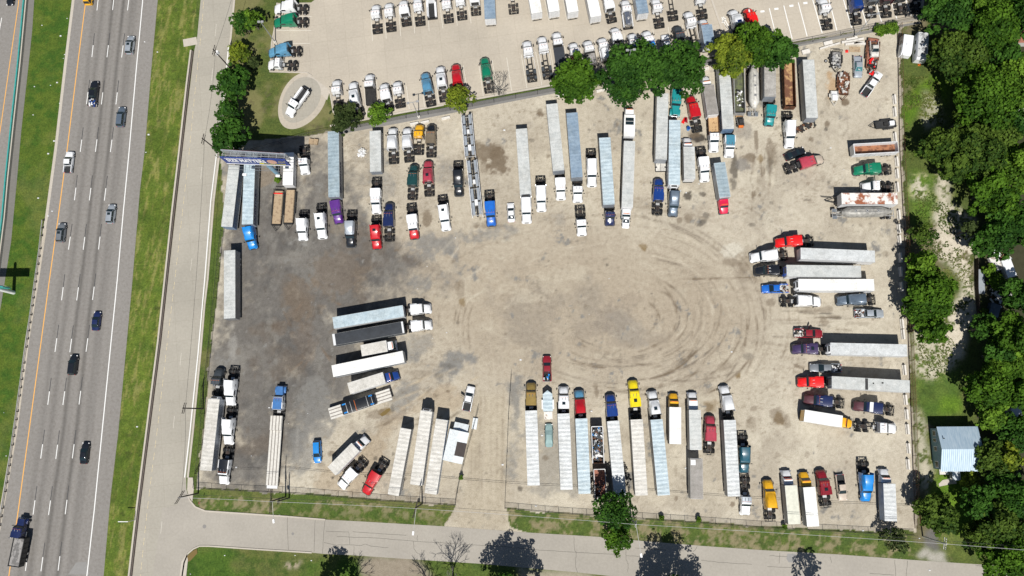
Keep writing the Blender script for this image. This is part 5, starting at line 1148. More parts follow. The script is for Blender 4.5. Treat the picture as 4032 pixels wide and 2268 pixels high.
TT((2593, 702), (2588, 847), 'mid', 'darkblue', 'deep blue semi truck facing up left of the silver one')
TR((2655, 727), (2657, 472), 'light blue smooth trailer between grey trailer and box truck', 'roof_paleblue', 'sidewhite', reefer='sidewhite')
TT((2650, 851), (2654, 715), 'hi', 'bluegrey', 'glossy silver-grey semi truck hitched below the smooth trailer')
TT((2657, 457), (2668, 320), 'classic', 'teal', 'teal classic truck facing down with rear under the tree')
boxtruck((2704, 543), (2713, 578), (2716, 704), 'white truck with grey box facing up beside the smooth trailer', 'white', 'roof_grey', 'sidegrey', ztop=3.5)
TT((2777, 713), (2758, 578), 'mid', 'white', 'white semi truck facing down left of the red-cabbed box truck')
boxtruck((2853, 841), (2855, 776), (2833, 640), 'red-cabbed box truck with blue-grey roof facing down', 'magenta', 'roof_blue', 'sidegrey', ztop=4.0)
def wrk(t, X, sl):
    b = MB()
    for k in range(14): x = random.uniform(0.3, sl); b.cyl((x, random.uniform(-0.8, 0.8), 1.0), (x + random.uniform(-.6, .6), random.uniform(-0.8, 0.8), 1.2), 0.06, None, 6, 'darkmetal')
    link('loose_gear', b.mesh('loose_gear'), t)
TT((2717, 377), (2748, 520), 'mid', 'red', 'red stripped truck with bare chassis beside scattered panels', extra=wrk)
boxtruck((2781, 300), (2790, 334), (2808, 452), 'white truck with ribbed grey box facing up under the trees', 'white', 'roof_dirtygrey', ztop=3.6)
TT((2812, 596), (2803, 462), 'day', 'white', 'white dump truck with sandy brown bed facing down', extra=bedbody('tan_load', 'rustbrown', 2.4, 1.7, cut=0.1, x0=-0.3), cat='dump truck')
TR((2868, 508), (2851, 252), 'long grey trailer with its top end under the yellow-green tree', 'roof_grey', 'sideblue')
TT((2872, 617), (2868, 500), 'mid', 'white', 'white semi truck with steel blue roof facing down', roof='steelteal')
# open junk trailer, tank trailers, dump trailers
def opentrailer(nose, tail, label, wall, floor, ztop=2.9, zf=1.35, w=1.25, end=None, load=0.0, shield=True):
    f = Vector(P(*nose, ztop)); r = Vector(P(*tail, ztop)); d = f - r; L = math.hypot(d.x, d.y); rz = math.atan2(d.y, d.x)
    t = thing('open_trailer', label, 'trailer', (r.x, r.y, 0), rz)
    b = MB()
    for y in (-1, 1):
        b.box(0, L, min(y * w, y * (w - 0.06)), max(y * w, y * (w - 0.06)), 0.95, ztop, wall); b.box(-0.01, L + 0.01, min(y * (w - 0.1), y * (w + 0.05)), max(y * (w - 0.1), y * (w + 0.05)), ztop + 0.002, ztop + 0.08, end or wall)
        for i in range(int(L / 1.1)): b.box(0.5 + i * 1.1, 0.6 + i * 1.1, min(y * w, y * (w + 0.06)), max(y * w, y * (w + 0.06)), 1.0, ztop, wall)
    b.box(L - 0.08, L + 0.1, -w + 0.06, w - 0.06, 0.95, ztop + (0.25 if shield else 0), end or wall); b.box(0.0, 0.07, -w + 0.06, w - 0.06, 0.95, ztop - 0.01, wall)
    link('side_walls', b.mesh('side_walls', 0), t)
    link('floor', MB().box(0.07, L - 0.08, -w + 0.06, w - 0.06, 0.95, zf + load, floor).mesh('floor', 0), t)
    g = MB()
    for y in (-0.5, 0.5): g.box(0.2, L - 0.2, y - 0.06, y + 0.06, 0.7, 0.94, 'frame')
    for y in (-0.8, 0.8): g.box(L - 2.6, L - 2.45, y - 0.06, y + 0.06, 0.1, 0.94, 'alu')
    link('chassis', g.mesh('chassis', 0), t)
    for x in (1.3, 2.6):
        for y in (-0.93, 0.93): link('wheel', wheel_mesh(True), t, (x, y, 0))
    return t, rz, L
o1 = opentrailer((2909, 262), (2914, 445), 'open grey trailer with mossy litter under the yellow-green tree', 'alu', 'mossy', 2.6)
junk(P(2912, 390, 1.5), R(90), 2.0, 0.7, 26, 'pale rubbish sheets lying in the mossy open trailer', ['white', 'offwhite', 'frame', 'sidewhite'], 4, 0.4)
o1 = opentrailer((3107, 236), (3113, 420), 'rusty open dump trailer left of the tall grey trailer', 'rustbrown', 'rust_tan', 2.9)
opentrailer((3362, 588), (3537, 578), 'white dump trailer with rust-red bed beside the right fence', 'sidewhite', 'rust_full', 3.0)[0]
opentrailer((2351, 1680), (2356, 1824), 'open scrap trailer full of junk between two white trailers', 'rustbrown', 'mudbrown', 2.8, end='sidewhite')
junk(P(2354, 1752, 1.5), R(88), 3.5, 1.0, 260, 'mixed scrap with blue and white pieces heaped in the trailer', ['frame', 'charcoal', 'alu', 'greypole', 'brightblue', 'frame', 'rustbrown', 'grey', 'frame', 'mudbrown', 'charcoal', 'silver', 'darkmetal', 'frame'], 5, 0.9)
opentrailer((2360, 1848), (2366, 1978), 'open trailer with red-brown floor half under the street tree', 'frame', 'redclay', 2.4, end='alu')
junk(P(2363, 1935, 1.4), R(88), 1.8, 0.8, 22, 'few scraps lying on the red-brown trailer floor', ['frame', 'alu', 'rustbrown', 'mudbrown', 'frame'], 8, 0.3)
def tanker(nose, tail, label, mat, z=2.3, r_=1.05, hatches=3):
    f = Vector(P(*nose, 1.2)); r = Vector(P(*tail, 1.2)); d = f - r; L = math.hypot(d.x, d.y); rz = math.atan2(d.y, d.x)
    t = thing('tank_trailer', label, 'tank trailer', (r.x, r.y, 0), rz)
    b = MB(); prof_ = [(1.0, 0.35), (2.2, 0.8), (3.2, r_), (L * 0.5, r_ * 1.02), (L - 3.0, r_), (L - 2.0, 0.7), (L - 1.6, 0.4)]
    b.loft([[(x, q * math.cos(2 * math.pi * i / 20), z + q * 1.1 * math.sin(2 * math.pi * i / 20)) for i in range(20)] for x, q in prof_], mat); link('tank', b.mesh('tank'), t)
    for k in range(hatches):
        x = L * (0.32 + 0.18 * k); h = MB().cyl((0, 0, 0), (0, 0, 0.16), 0.28, None, 12, 'alu'); h.cyl((0, 0, 0.16), (0, 0, 0.22), 0.12, None, 8, 'darkmetal'); link('hatch', h.mesh('hatch'), t, (x, 0, z + r_ * 1.1 - 0.03))
    w_ = MB()
    for y in (-0.32, 0.32): w_.box(L * 0.26, L * 0.76, y - 0.02, y + 0.02, z + r_ * 1.05, z + r_ * 1.1 + 0.12, 'alu')
    link('walkway_rail', w_.mesh('walkway_rail'), t)
    c = MB()
    for y in (-0.6, 0.6): c.box(0, L, y - 0.07, y + 0.07, 0.9, 1.1, 'alu')
    for x in (0, 0.9, L - 2.2, L - 1.1, L - 0.1): c.box(x, x + 0.1, -1.15, 1.15, 0.95, 1.12, 'alu')
    c.box(L - 1.0, L - 0.1, -1.2, -0.4, 1.12, 1.2, 'grey'); c.box(L - 1.0, L - 0.1, 0.4, 1.2, 1.12, 1.2, 'grey'); c.cyl((L - 2, -0.4, 2.0), (L - 0.2, 0, 1.1), 0.06, None, 6, 'alu'); c.cyl((L - 2, 0.4, 2.0), (L - 0.2, 0, 1.1), 0.06, None, 6, 'alu')
    link('chassis', c.mesh('chassis'), t)
    for x in (1.0, 2.3):
        for y in (-0.93, 0.93): link('wheel', wheel_mesh(True), t, (x, y, 0))
tanker((2965, 458), (2961, 250), 'pale cement tank trailer between open trailer and weathered trailer', 'offwhite', 2.35, 1.18)
tanker((3277, 842), (3520, 838), 'dusty silver bulk tank trailer below the rust-roofed trailer', 'dustytank', 2.3, 1.18)
TR((3033, 381), (3032, 240), 'weathered grey short trailer above the teal truck', 'roof_old', 'sidegrey')
TT((3029, 493), (3033, 385), 'mid', 'teal', 'teal semi truck facing down below the weathered trailer')
TR((3198, 464), (3183, 234), 'tall pale grey trailer right of the rusty dump trailer', 'roof_grey', 'sidegrey')
TT((3110, 580), (3100, 439), 'hi', 'white', 'white bobtail semi truck facing down above the black car')
car((3169, 590), (3090, 622), 'sedan', 'black', 'black sedan parked askew above the wrecked red truck')
def burnt(t, X, sl): wrk(t, X, sl); link('engine', MB().box(sl - 0.5, sl + 0.2, -0.6, 0.6, 0.9, 1.9, 'darkmetal').mesh('engine'), t)
TT((3241, 622), (3089, 668), 'mid', 'pinkred', 'wrecked faded red truck with exposed chassis facing right', hood='tan', extra=burnt)
TR((3314, 782), (3535, 782), 'white trailer with rust-patched roof beside the right fence', 'rust_patchy', 'sidewhite', gears=True)
gz = thing('trailer_dolly', 'black tow dolly standing at the nose of the rusty-roofed trailer', 'dolly', P(3290, 792)[:2] + (0,), R(180))
b = MB(); b.cyl((0, -0.8, .9), (2.6, 0.1, .7), .09, None, 6, 'frame'); b.cyl((0, 0.8, .9), (2.6, 0.1, .7), .09, None, 6, 'frame'); b.cyl((1.0, -0.5, .9), (3.4, -0.9, .6), .08, None, 6, 'frame'); b.box(-0.3, 0.3, -0.9, 0.9, .8, 1.0, 'frame'); link('tow_frame', b.mesh('tow_frame'), gz)
for y in (-.7, .7): link('wheel', wheel_mesh(True), gz, (0, y, 0))
TT((3361, 670), (3510, 666), 'mid', 'green', 'green semi truck facing left beside the right fence')
TT((3393, 736), (3521, 736), 'day', 'white', 'white day cab truck facing left above the rust-roofed trailer')
car((3378, 307), (3376, 222), 'pickup', 'silver', 'grey pickup with painted price digits on windshield', glassm='glassteal', liner='silver')
_p = [o for o in C.objects if o.get('label', '').startswith('grey pickup with painted')][0]; link('price_digits', text_mesh('4,300', 0.42, 'text_white', 0.01), _p, (4.02, 0, 1.58), (0, R(34), R(90)))
car((3464, 287), (3400, 377), 'pickup', 'white', 'white pickup parked diagonally near the right fence corner')
def utiltrailer(f, r, label, deck, w=1.05, z=0.75, rail=True, name='utility_trailer', ramp=False, mat='frame', wheels=2):
    a = Vector(P(*f, z)); c = Vector(P(*r, z)); d = a - c; L = math.hypot(d.x, d.y); rz = math.atan2(d.y, d.x); t = thing(name, label, 'trailer', (c.x, c.y, 0), rz); D_ = L - 1.4
    link('deck', MB().box(0, D_, -w, w, z - 0.08, z, deck).mesh('deck'), t)
    b = MB()
    for y in (-1, 1):
        b.box(0, D_, min(y * w, y * (w + 0.1)), max(y * w, y * (w + 0.1)), z - 0.15, z + 0.1, mat)
        b.box(0.6, D_ * 0.72, min(y * (w + .1), y * (w + 0.42)), max(y * (w + .1), y * (w + 0.42)), z - 0.02, z + 0.06, mat)
        if rail:
            b.cyl((0, y * (w + .05), z + .55), (D_, y * (w + .05), z + .55), .035, None, 6, mat)
            for i in range(5): b.cyl((D_ * i / 4, y * (w + .05), z), (D_ * i / 4, y * (w + .05), z + .55), .03, None, 6, mat)
        b.cyl((D_, y * w, z - .1), (L, 0, z - .15), .07, None, 6, mat)
    b.box(D_ - .05, D_ + .1, -w, w, z - .12, z + (.5 if rail else .15), mat); b.box(-.12, 0, -w, w, z - .12, z + .05, mat); b.cyl((L - .5, 0, 0), (L - .5, 0, z + .3), .05, None, 6, mat)
    link('trailer_frame', b.mesh('trailer_frame'), t)
    for i in range(wheels):
        for y in (-1, 1): link('wheel', wheel_mesh(False, 0.36, 0.22), t, (D_ * 0.36 + i * .85, y * (w + .24), 0))
    if ramp:
        g = MB(); [g.box(-.12 - .1, -.1, -w + k * w / 3, -w + k * w / 3 + .04, z - .1, z + 1.1, mat) for k in range(7)]; g.box(-.22, -.1, -w, w, z + 1.05, z + 1.12, mat); link('tailgate_ramp', g.mesh('tailgate_ramp'), t)
    return t
ut1 = utiltrailer((1086, 910), (1099, 752), 'left wooden-deck utility trailer with red bar at its rear', 'plywood', ramp=True)
link('red_bar', MB().box(.5, .75, -1.3, 1.0, .76, .9, 'brightred').mesh('red_bar'), ut1)
utiltrailer((1134, 905), (1145, 748), 'right wooden-deck utility trailer below the billboard', 'plywood')
utiltrailer((3292, 284), (3294, 206), 'grey-decked utility trailer loaded with old pipes', 'dustbed', ramp=True)
junk(P(3292, 245, 0.8), R(92), 1.6, 0.8, 50, 'old pipes and white lumps lying on the grey utility trailer', ['offwhite', 'alu', 'frame', 'greypole'], 21, 0.25)
for k, (x, y) in enumerate(((3265, 233), (3268, 246), (3267, 262))): q = P(x, y); o = link('spare_tyre', wheel_mesh(False, 0.4, 0.25), None, (q[0], q[1], 0.02), (R(12 * k), 0, R(20 * k))); tag(o, 'black tyre leaning at the left of the grey utility trailer', 'tyre', 'tyres beside the utility trailer')
q = P(3251, 241); o = link('spare_tyre', wheel_mesh(False, 0.4, 0.2), None, (q[0], q[1] + 0.4, 0.12), (R(90), 0, 0)); tag(o, 'single tyre lying flat on sandy ground by a long pole', 'tyre')
utiltrailer((3318, 395), (3322, 288), 'rusty scrap-covered trailer below the grey utility trailer', 'rust_full', mat='rustbrown', w=1.1)
junk(P(3321, 330, .8), R(92), 2.6, .9, 60, 'grey boards and scrap lying on the rusty trailer', ['greypole', 'rustbrown', 'offwhite', 'wood'], 22, .4)
lt = utiltrailer((3429, 290), (3440, 152), 'long rusty trailer carrying a wrecked pickup', 'redclay', mat='rustbrown', rail=False, w=1.2)
car((3443, 226), (3438, 165), 'pickup', 'offwhite', 'wrecked white and rust pickup on the long rusty trailer', liner='rustbrown', zf=1.2, name='wrecked_pickup')
_w = [o for o in C.objects if o.get('label', '').startswith('wrecked white and rust')][0]; _w.location.z = 0.76
junk(P(3437, 268, .8), R(92), 2.0, .8, 50, 'red and grey machine scraps at the rusty trailer front', ['brightred', 'frame', 'alu', 'wood'], 23, .5)
ut = utiltrailer((3286, 416), (3284, 360), 'small white boxed trailer on sandy ground', 'sidewhite', mat='offwhite', w=.75, wheels=1)
link('white_box', MB().box(1.0, 2.3, -.6, .6, .75, 1.3, 'white').mesh('white_box'), ut)
ut = utiltrailer((3424, 496), (3526, 486), 'small black trailer with white machine, pointing left at fence', 'darkmetal', w=.8, rail=False)
link('machine', MB().box(.5, 1.6, -.5, .5, .76, 1.5, 'white').box(1.8, 2.8, -.4, .4, .76, 1.15, 'frame').cyl((.2, .6, .8), (.2, .9, 2), .04, None, 6, 'frame').mesh('machine'), ut)
# campers beyond the fence
def camper(f, r, label, w, zt, roof, wall, nm):
    a = Vector(P(*f, zt)); c = Vector(P(*r, zt)); d = a - c; L = math.hypot(d.x, d.y); t = thing(nm, label, 'camper', (c.x, c.y, 0), math.atan2(d.y, d.x))
    b = MB(); b.loft([prof(0, w, .5, zt - .12, .2, .96), prof(.3, w, .45, zt - .03, .2, .97), prof(L - .5, w, .45, zt - .03, .2, .97), prof(L, w * .97, .7, zt - .5, .2, .95)], wall)
    for x in (L * .25, L * .6):
        for y in (-1, 1): b.box(x, x + .9, min(y * w * .985, y * (w + .012)), max(y * w * .985, y * (w + .012)), 1.5, 2.1, 'glass')
    link('body', b.mesh('body'), t); link('roof', MB().loft([prof(.12, w * .93, zt - .06, zt, .03), prof(L * .5, w * .93, zt - .06, zt + .04, .03), prof(L - .45, w * .93, zt - .06, zt, .03)], roof).mesh('roof'), t)
    link('roof_vent', MB().box(L * .45, L * .45 + .6, -.3, .3, zt, zt + .25, 'white').mesh('roof_vent'), t)
    for y in (-w + .1, w - .1):
        for x in (L * .35, L * .35 + .9): link('wheel', wheel_mesh(False, .35, .2), t, (x, y, 0))
camper((3570, 214), (3580, 136), 'white camper with roof vent beyond the fence corner', 1.2, 2.7, 'white', 'white', 'camper_trailer')
camper((3632, 232), (3638, 126), 'larger camper with mould-stained grey roof beside the tree', 1.25, 3.1, 'mould', 'sidewhite', 'camper_trailer')
# skid steer, scraps
q = P(2912, 486); t = thing('skid_steer', 'small rusty skid steer loader with orange rear below open trailer', 'skid steer', (q[0], q[1], 0), R(-88))
link('body', MB().box(-1.2, .9, -.65, .65, .35, 1.1, 'frame').box(.9, 1.35, -.55, .55, .5, 1.2, 'orange').box(-.4, .6, -.5, .5, 1.1, 1.9, 'darkmetal').mesh('body'), t)
link('bucket', MB().box(-1.9, -1.35, -.85, .85, .2, .7, 'rust_tan').cyl((-1.4, -.75, .5), (.9, -.75, 1.5), .07, None, 6, 'alu').cyl((-1.4, .75, .5), (.9, .75, 1.5), .07, None, 6, 'alu').mesh('bucket'), t)
for x in (-.7, .5):
    for y in (-.78, .78): link('wheel', wheel_mesh(False, .38, .28), t, (x, y, 0))
for pts, c, lb in ((((2682, 484), (2694, 464), (2702, 468), (2696, 478), (2693, 489)), 'brightred', 'bright red truck body panel lying on the gravel'), (((2696, 462), (2706, 464), (2707, 486), (2694, 480)), 'darkred', 'dark red truck body panel beside the bright red one')):
    me = poly_struct('x', pts, .22, c, .06, False); tag(link('body_panel', me), lb, 'panel')
q = P(2709, 509); o = link('barrel', MB().cyl((0, 0, 0), (0, 0, .9), .42, None, 16, 'brightblue').cyl((0, 0, .9), (0, 0, .93), .36, None, 16, 'darkblue').mesh('barrel'), None, (q[0], q[1], 0)); tag(o, 'blue drum standing left of the stripped red truck', 'drum')
q = P(3334, 202); o = link('traffic_cone', MB().cyl((0, 0, 0), (0, 0, .55), .35, .12, 12, 'brightred').box(-.35, .35, -.35, .35, 0, .05, 'brightred').mesh('traffic_cone'), None, (q[0], q[1], 0)); tag(o, 'small red bucket-like cone on the sandy ground near pipes', 'cone')
q = P(3619, 255); o = link('traffic_cone', MB().cyl((0, 0, 0), (0, 0, .6), .3, .08, 12, 'orange').box(-.3, .3, -.3, .3, 0, .05, 'orange').mesh('traffic_cone'), None, (q[0], q[1], 0)); tag(o, 'orange cone at the hitch of the mould-stained camper', 'cone')
for k, (a_, c_, wd) in enumerate((((3242, 176), (3275, 168), .9), ((3226, 195), (3304, 172), .35), ((3312, 170), (3398, 155), .5), ((3330, 160), (3374, 152), .6), ((3326, 178), (3400, 168), .4), ((3360, 172), (3405, 176), .5), ((3156, 210), (3186, 202), 1.0), ((2770, 276), (2790, 271), 0.7))):
    b = MB(); strip(b, [a_, c_], wd, 0.02, 'concrete_block', .5); o = link('concrete_slab', b.mesh('concrete_slab', 0)); tag(o, 'pale concrete slab dumped on the gravel by the upper fence', 'slab', 'concrete slabs dumped along the upper fence')
for k, (x, y) in enumerate(((1674, 482), (1756, 466), (2207, 376), (2364, 358), (1632, 488))):
    b = MB().box(-1.0, 1.0, -.3, .3, 0, .6, 'concrete_block', 0, .12); q = P(x, y); o = link('concrete_barrier', b.mesh('concrete_barrier', 0), None, (q[0], q[1], 0), (0, 0, R(12))); tag(o, 'white concrete barrier block lying along the upper fence', 'barrier', 'barrier blocks along the upper fence')
q = P(3345, 195); o = link('plywood_sheet', MB().box(-1.3, 1.3, -.7, .7, .03, .06, 'plywood').mesh('plywood_sheet'), None, (q[0] + 1.2, q[1], 0), (0, 0, R(-3))); tag(o, 'tan plywood sheet lying flat under the white pipes', 'board')
for x, y, lb in ((1228, 560, 'left yellow wooden crate below the chain fence'), (1246, 561, 'right yellow wooden crate below the chain fence')):
    q = P(x, y); t = thing('crate', lb, 'crate', (q[0], q[1], 0), R(-10)); link('box', MB().box(-.5, .5, -.6, .6, 0, .7, 'plywood').mesh('box'), t)
    b = MB(); [b.box(-.55, .55, -.6 + k * .27, -.45 + k * .27,   .71, .76, 'plywood') for k in range(5)]; link('slats', b.mesh('slats'), t)
q = P(1426, 603); junk((q[0], q[1], 0), 0, 0.7, 1.0, 55, 'pile of white and grey parts on a pallet left of wavy trailer', ['white', 'sidewhite', 'greypole', 'offwhite'], 31, .7, 'parts_pile')
q = P(3170, 502); junk((q[0], q[1], 0), R(15), 2.6, .8, 70, 'dark engine parts and rusty frames below the tall grey trailer', ['frame', 'rustbrown', 'darkmetal', 'mudbrown'], 32, .6, 'engine_scrap')
q = P(2600, 662); t = thing('axle_dolly', 'low dusty twin-panel dolly below the grey trailer', 'dolly', (q[0], q[1], 0), R(90)); link('deck', MB().box(-.9, .9, -1.15, -.05, .6, .75, 'offwhite').box(-.9, .9, .05, 1.15, .6, .75, 'offwhite').box(-1.1, 1.0, -1.25, 1.25, .5, .6, 'frame').mesh('deck'), t)
for y in (-1, 1): link('wheel', wheel_mesh(False, .4, .3), t, (0, y, 0))
# car hauler
def hauler(f, r, label, seed):
    a = Vector(P(*f, 2.2)); c = Vector(P(*r, 2.2)); d = a - c; L = math.hypot(d.x, d.y); t = thing('car_hauler', label, 'car hauler', (c.x, c.y, 0), math.atan2(d.y, d.x)); b = MB(); rr = random.Random(seed)
    for y in (-1, 1):
        b.box(0, L, min(y * 1.12, y * 1.28), max(y * 1.12, y * 1.28), .8, 1.05, 'sidewhite'); b.box(0.3, L - .3, min(y * 1.16, y * 1.26), max(y * 1.16, y * 1.26), 2.5, 2.62, 'sidewhite')
        for i in range(8): x = .4 + (L - .8) * i / 7; b.box(x, x + .12, min(y * 1.14, y * 1.27), max(y * 1.14, y * 1.27), 1.05, 2.5, 'sidewhite')
    link('side_frame', b.mesh('side_frame', 0), t)
    for y in (-.72, .72):
        b = MB(); n_ = 4
        for i in range(n_): x = .2 + (L - .4) * i / n_; z = 2.2 + rr.uniform(-.3, .2); b.box(x, x + (L - .4) / n_ - .15, y - .30, y + .30, z, z + .07, 'silver'); b.box(x, x + .22, y - .3, y + .3, z + .071, z + .11, 'frame')
        link('wheel_track', b.mesh('wheel_track', 0), t)
    b = MB(); b.box(.1, L - .1, -.2, .2, .7, .95, 'frame')
    for i in range(9): x = .5 + (L - 1) * i / 8; b.box(x, x + .14, -1.1, 1.1, .96, 1.08, 'frame' if i % 2 else 'alu')
    b.box(L * .7, L * .7 + 1.4, -.35, .35, 1.1, 1.6, 'white'); b.box(L * .35, L * .35 + 1, -.3, .3, 1.1, 1.5, 'sidewhite'); link('center_frame', b.mesh('center_frame', 0), t)
    for x in (L * .25, L * .25 + 1.1):
        for y in (-1, 1): link('wheel', wheel_mesh(False, .42, .3), t, (x, y, 0))
hauler((1852, 618), (1836, 446), 'upper white car hauler trailer with empty steel decks', 1); hauler((1880, 850), (1857, 626), 'lower white car hauler trailer with empty steel decks', 2)

# ------------------------------------------------------------------ east column, facing left and right
TT((3052, 955), (3204, 948), 'mid', 'brightred', 'bright red semi truck facing left above the top white trailer', rim='chrome')
TT((2955, 1014), (3102, 1003), 'hi', 'white', 'white semi truck facing left just below the bright red one')
TR((3153, 998), (3446, 1010), 'white wavy trailer topmost of the right-hand group', 'roof_white', 'sidewhite')
TT((2971, 1066), (3110, 1068), 'mid', 'black', 'black semi truck facing left with dusty white trailer behind')
TR((3098, 1066), (3391, 1069), 'dusty white trailer with blue cooling unit behind black truck', 'roof_grey', 'sidewhite', reefer='darkblue')
def mixload(cols, n_=60, sd=1):
    def f(t, rz, o, s):
        q = Vector((math.cos(rz), math.sin(rz), 0)) * 1.0 * s; junk((o.x + q.x, o.y + q.y, .62), rz, .85, .75, n_, 'tools and scrap piled in a pickup bed', cols, sd, .55)
    return f
car((2998, 1138), (3103, 1136), 'pickup', 'blue', 'bright blue pickup with full bed facing left', load=mixload(['offwhite', 'rustbrown', 'tan', 'alu', 'frame'], 70, 41))
TR((3145, 1121), (3443, 1122), 'clean white trailer with white cooling unit, above grey truck', 'roof_plain', 'sidewhite', reefer='sidewhite')
TT((3233, 1186), (3071, 1186), 'hi', 'white', 'white semi truck facing right with its wheels at the left')
TT((3295, 1183), (3447, 1179), 'hi', 'bluegrey', 'metallic grey semi truck facing left near the right fence')
car((3478, 1235), (3364, 1235), 'pickup', 'silver', 'silver pickup with scrap bed facing right by the fence', load=mixload(['frame', 'alu', 'sidewhite', 'rustbrown'], 60, 42))
car((3237, 1314), (3126, 1312), 'pickup', 'darkred', 'dark red pickup with loaded bed facing right, door open', load=mixload(['tan', 'white', 'frame', 'offwhite'], 40, 43), door=1)
TT((3119, 1373), (3262, 1376), 'mid', 'darkpurple', 'dark purple semi truck facing left, hitched to white trailer', hatch=True)
TR((3271, 1373), (3573, 1380), 'white trailer with black cooling unit behind the purple truck', 'roof_white', 'sidewhite', reefer='sidewhite')
car((3186, 1448), (3312, 1450), 'pickup', 'grey', 'grey pickup carrying tyres facing left above the red truck', load=mixload(['tyre', 'tyre', 'alu', 'white'], 30, 44))
TT((3140, 1503), (3285, 1506), 'mid', 'brightred', 'bright red semi truck facing left hitched to long grey trailer', rim='chrome')
TR((3276, 1505), (3583, 1522), 'grey trailer with dark tape across roof behind the red truck', 'roof_grey', 'sidewhite', reefer='charcoal')
_tr = [o for o in C.objects if o.get('label', '').startswith('grey trailer with dark tape')][0]; link('roof_tape', MB().box(8.9, 9.5, -1.22, 1.22, 4.135, 4.15, 'darkmetal').box(7.6, 7.9, -.4, -.1, 4.135, 4.15, 'frame').box(5.6, 6.0, -.6, -.3, 4.135, 4.15, 'frame').mesh('roof_tape'), _tr)
TT((3165, 1570), (3325, 1588), 'mid', 'navy', 'navy semi truck with maroon hood, left of its twin', hood='maroon')
TT((3361, 1595), (3521, 1617), 'mid', 'navy', 'navy semi truck with maroon hood, right one by the barriers', hood='maroon', deflector=None, extra=lambda t, X, sl: link('white_cab_band', MB().box(X - 3.3, X - 2.6, -1.05, 1.05, 2.8, 2.98, 'white').mesh('white_cab_band'), t))
boxtruck((3355, 1668), (3316, 1660), (3167, 1636), 'yellow-cabbed box truck with plain white roof facing right', 'yellow', 'roof_plain', 'sidewhite', rear='yellow')
TT((3530, 1687), (3363, 1677), 'day', 'white', 'white day cab truck facing right toward the barriers')

# ------------------------------------------------------------------ south-east row
TT((3023, 1889), (3034, 2054), 'hi', 'yellow', 'yellow bobtail semi truck at lower right facing up')
boxtruck((3095, 1852), (3114, 1912), (3128, 2064), 'white-cabbed truck with creamy roof left of the yellow-cabbed one', 'white', 'creamroof', 'sidegrey')
boxtruck((3161, 1859), (3186, 1919), (3202, 2073), 'yellow-cabbed truck with white box at the lower fence', 'yellow', 'roof_plain', 'sidegrey')
TT((3231, 1850), (3254, 2000), 'mid', 'darkred', 'dark red semi truck facing up with hood cover blown back', hatch=True)
car((3318, 1971), (3304, 1868), 'pickup', 'tan', 'tan pickup with dark bed cover facing down')
TT((3411, 1975), (3398, 1807), 'hi', 'brightblue', 'glossy blue semi truck facing down near the lower right corner', rim='chrome')
boxtruck((3476, 1847), (3502, 1905), (3508, 2052), 'white truck with tall blue-sided box at the right corner', 'white', 'roof_white', 'sideblue')

# ------------------------------------------------------------------ south row of rigs
S = 'rigs parked along the lower fence'
def rig(tf, tstyle, tcol, n_, t_, tl, rl, roof='roof_white', side='sidewhite', reefer=None, tr=None, **k):
    fx, fy = tf; TT(tf, tr or (n_[0] + 1, n_[1] + 30), tstyle, tcol, tl, group='semi trucks heading the rigs in the lower row', **k)
    TR(n_, t_, rl, roof, side, reefer, group='long trailers in the lower row')
rig((2091, 1506), 'mid', 'gold', (2091, 1617), (2101, 1912), 'gold semi truck hitched at the left end of lower row', 'pale wavy trailer behind the gold truck')
car((2153, 1401), (2155, 1502), 'pickup', 'darkred', 'dark red pickup with tyres in bed, above small white trailer', load=mixload(['tyre', 'tyre', 'tyre', 'tyre', 'white', 'brightblue'], 24, 45))
t = thing('cargo_trailer', 'small pale enclosed trailer with pointed nose and lowered ramp', 'trailer', P(2158, 1620)[:2] + (0,), R(91.5))
b = MB(); b.add([(0, -1.05, .5), (3.8, -1.05, .5), (4.6, 0, .5), (3.8, 1.05, .5), (0, 1.05, .5), (0, -1.05, 2.2), (3.8, -1.05, 2.2), (4.6, 0, 2.2), (3.8, 1.05, 2.2), (0, 1.05, 2.2)], [(0, 1, 6, 5), (1, 2, 7, 6), (2, 3, 8, 7), (3, 4, 9, 8), (4, 0, 5, 9)], 'sidewhite'); link('body', b.mesh('body', 0), t)
b = MB(); b.add([(0, -1.07, 2.21), (3.8, -1.07, 2.21), (4.65, 0, 2.21), (3.8, 1.07, 2.21), (0, 1.07, 2.21)], [(0, 1, 2, 3, 4)], 'roof_paleblue'); link('roof', b.mesh('roof', 0), t)
link('ramp', MB().box(-1.8, -.05, -.95, .95, .1, .18, 'oldpatch').mesh('ramp'), t)
for y in (-1.2, 1.2): link('wheel', wheel_mesh(False, .34, .2), t, (1.2, y, 0)); link('fender', MB().box(.5, 2.6, y - .18, y + .18, .72, .8, 'white').mesh('fender'), t)
car((2161, 1668), (2162, 1761), 'sedan', 'palegreen', 'car under a pale green cover between two long trailers', glassm='glassteal')
_c = [o for o in C.objects if o.get('label', '').startswith('car under a pale green')][0]
for ch in _c.children:
    if ch.name.startswith('windows'): ch.data = ch.data.copy(); ch.data.materials[0] = MATS['palegreen']
rig((2219, 1521), 'mid', 'white', (2219, 1629), (2231, 1929), 'white semi truck with roof hatch, door open, right of small trailer', 'pale grey trailer second from left in the lower row', 'roof_white', hatch=True)
rig((2279, 1535), 'hi', 'red', (2289, 1648), (2302, 1945), 'red semi truck with light blue hood in the lower row', 'sky blue wavy trailer behind the red and blue truck', 'roof_paleblue', 'sidewhite', hood='lightblue')
rig((2402, 1552), 'mid', 'darkblue', (2414, 1658), (2443, 1958), 'deep blue semi truck right of the scrap trailer', 'white trailer behind the deep blue truck', 'roof_white', 'sidegrey')
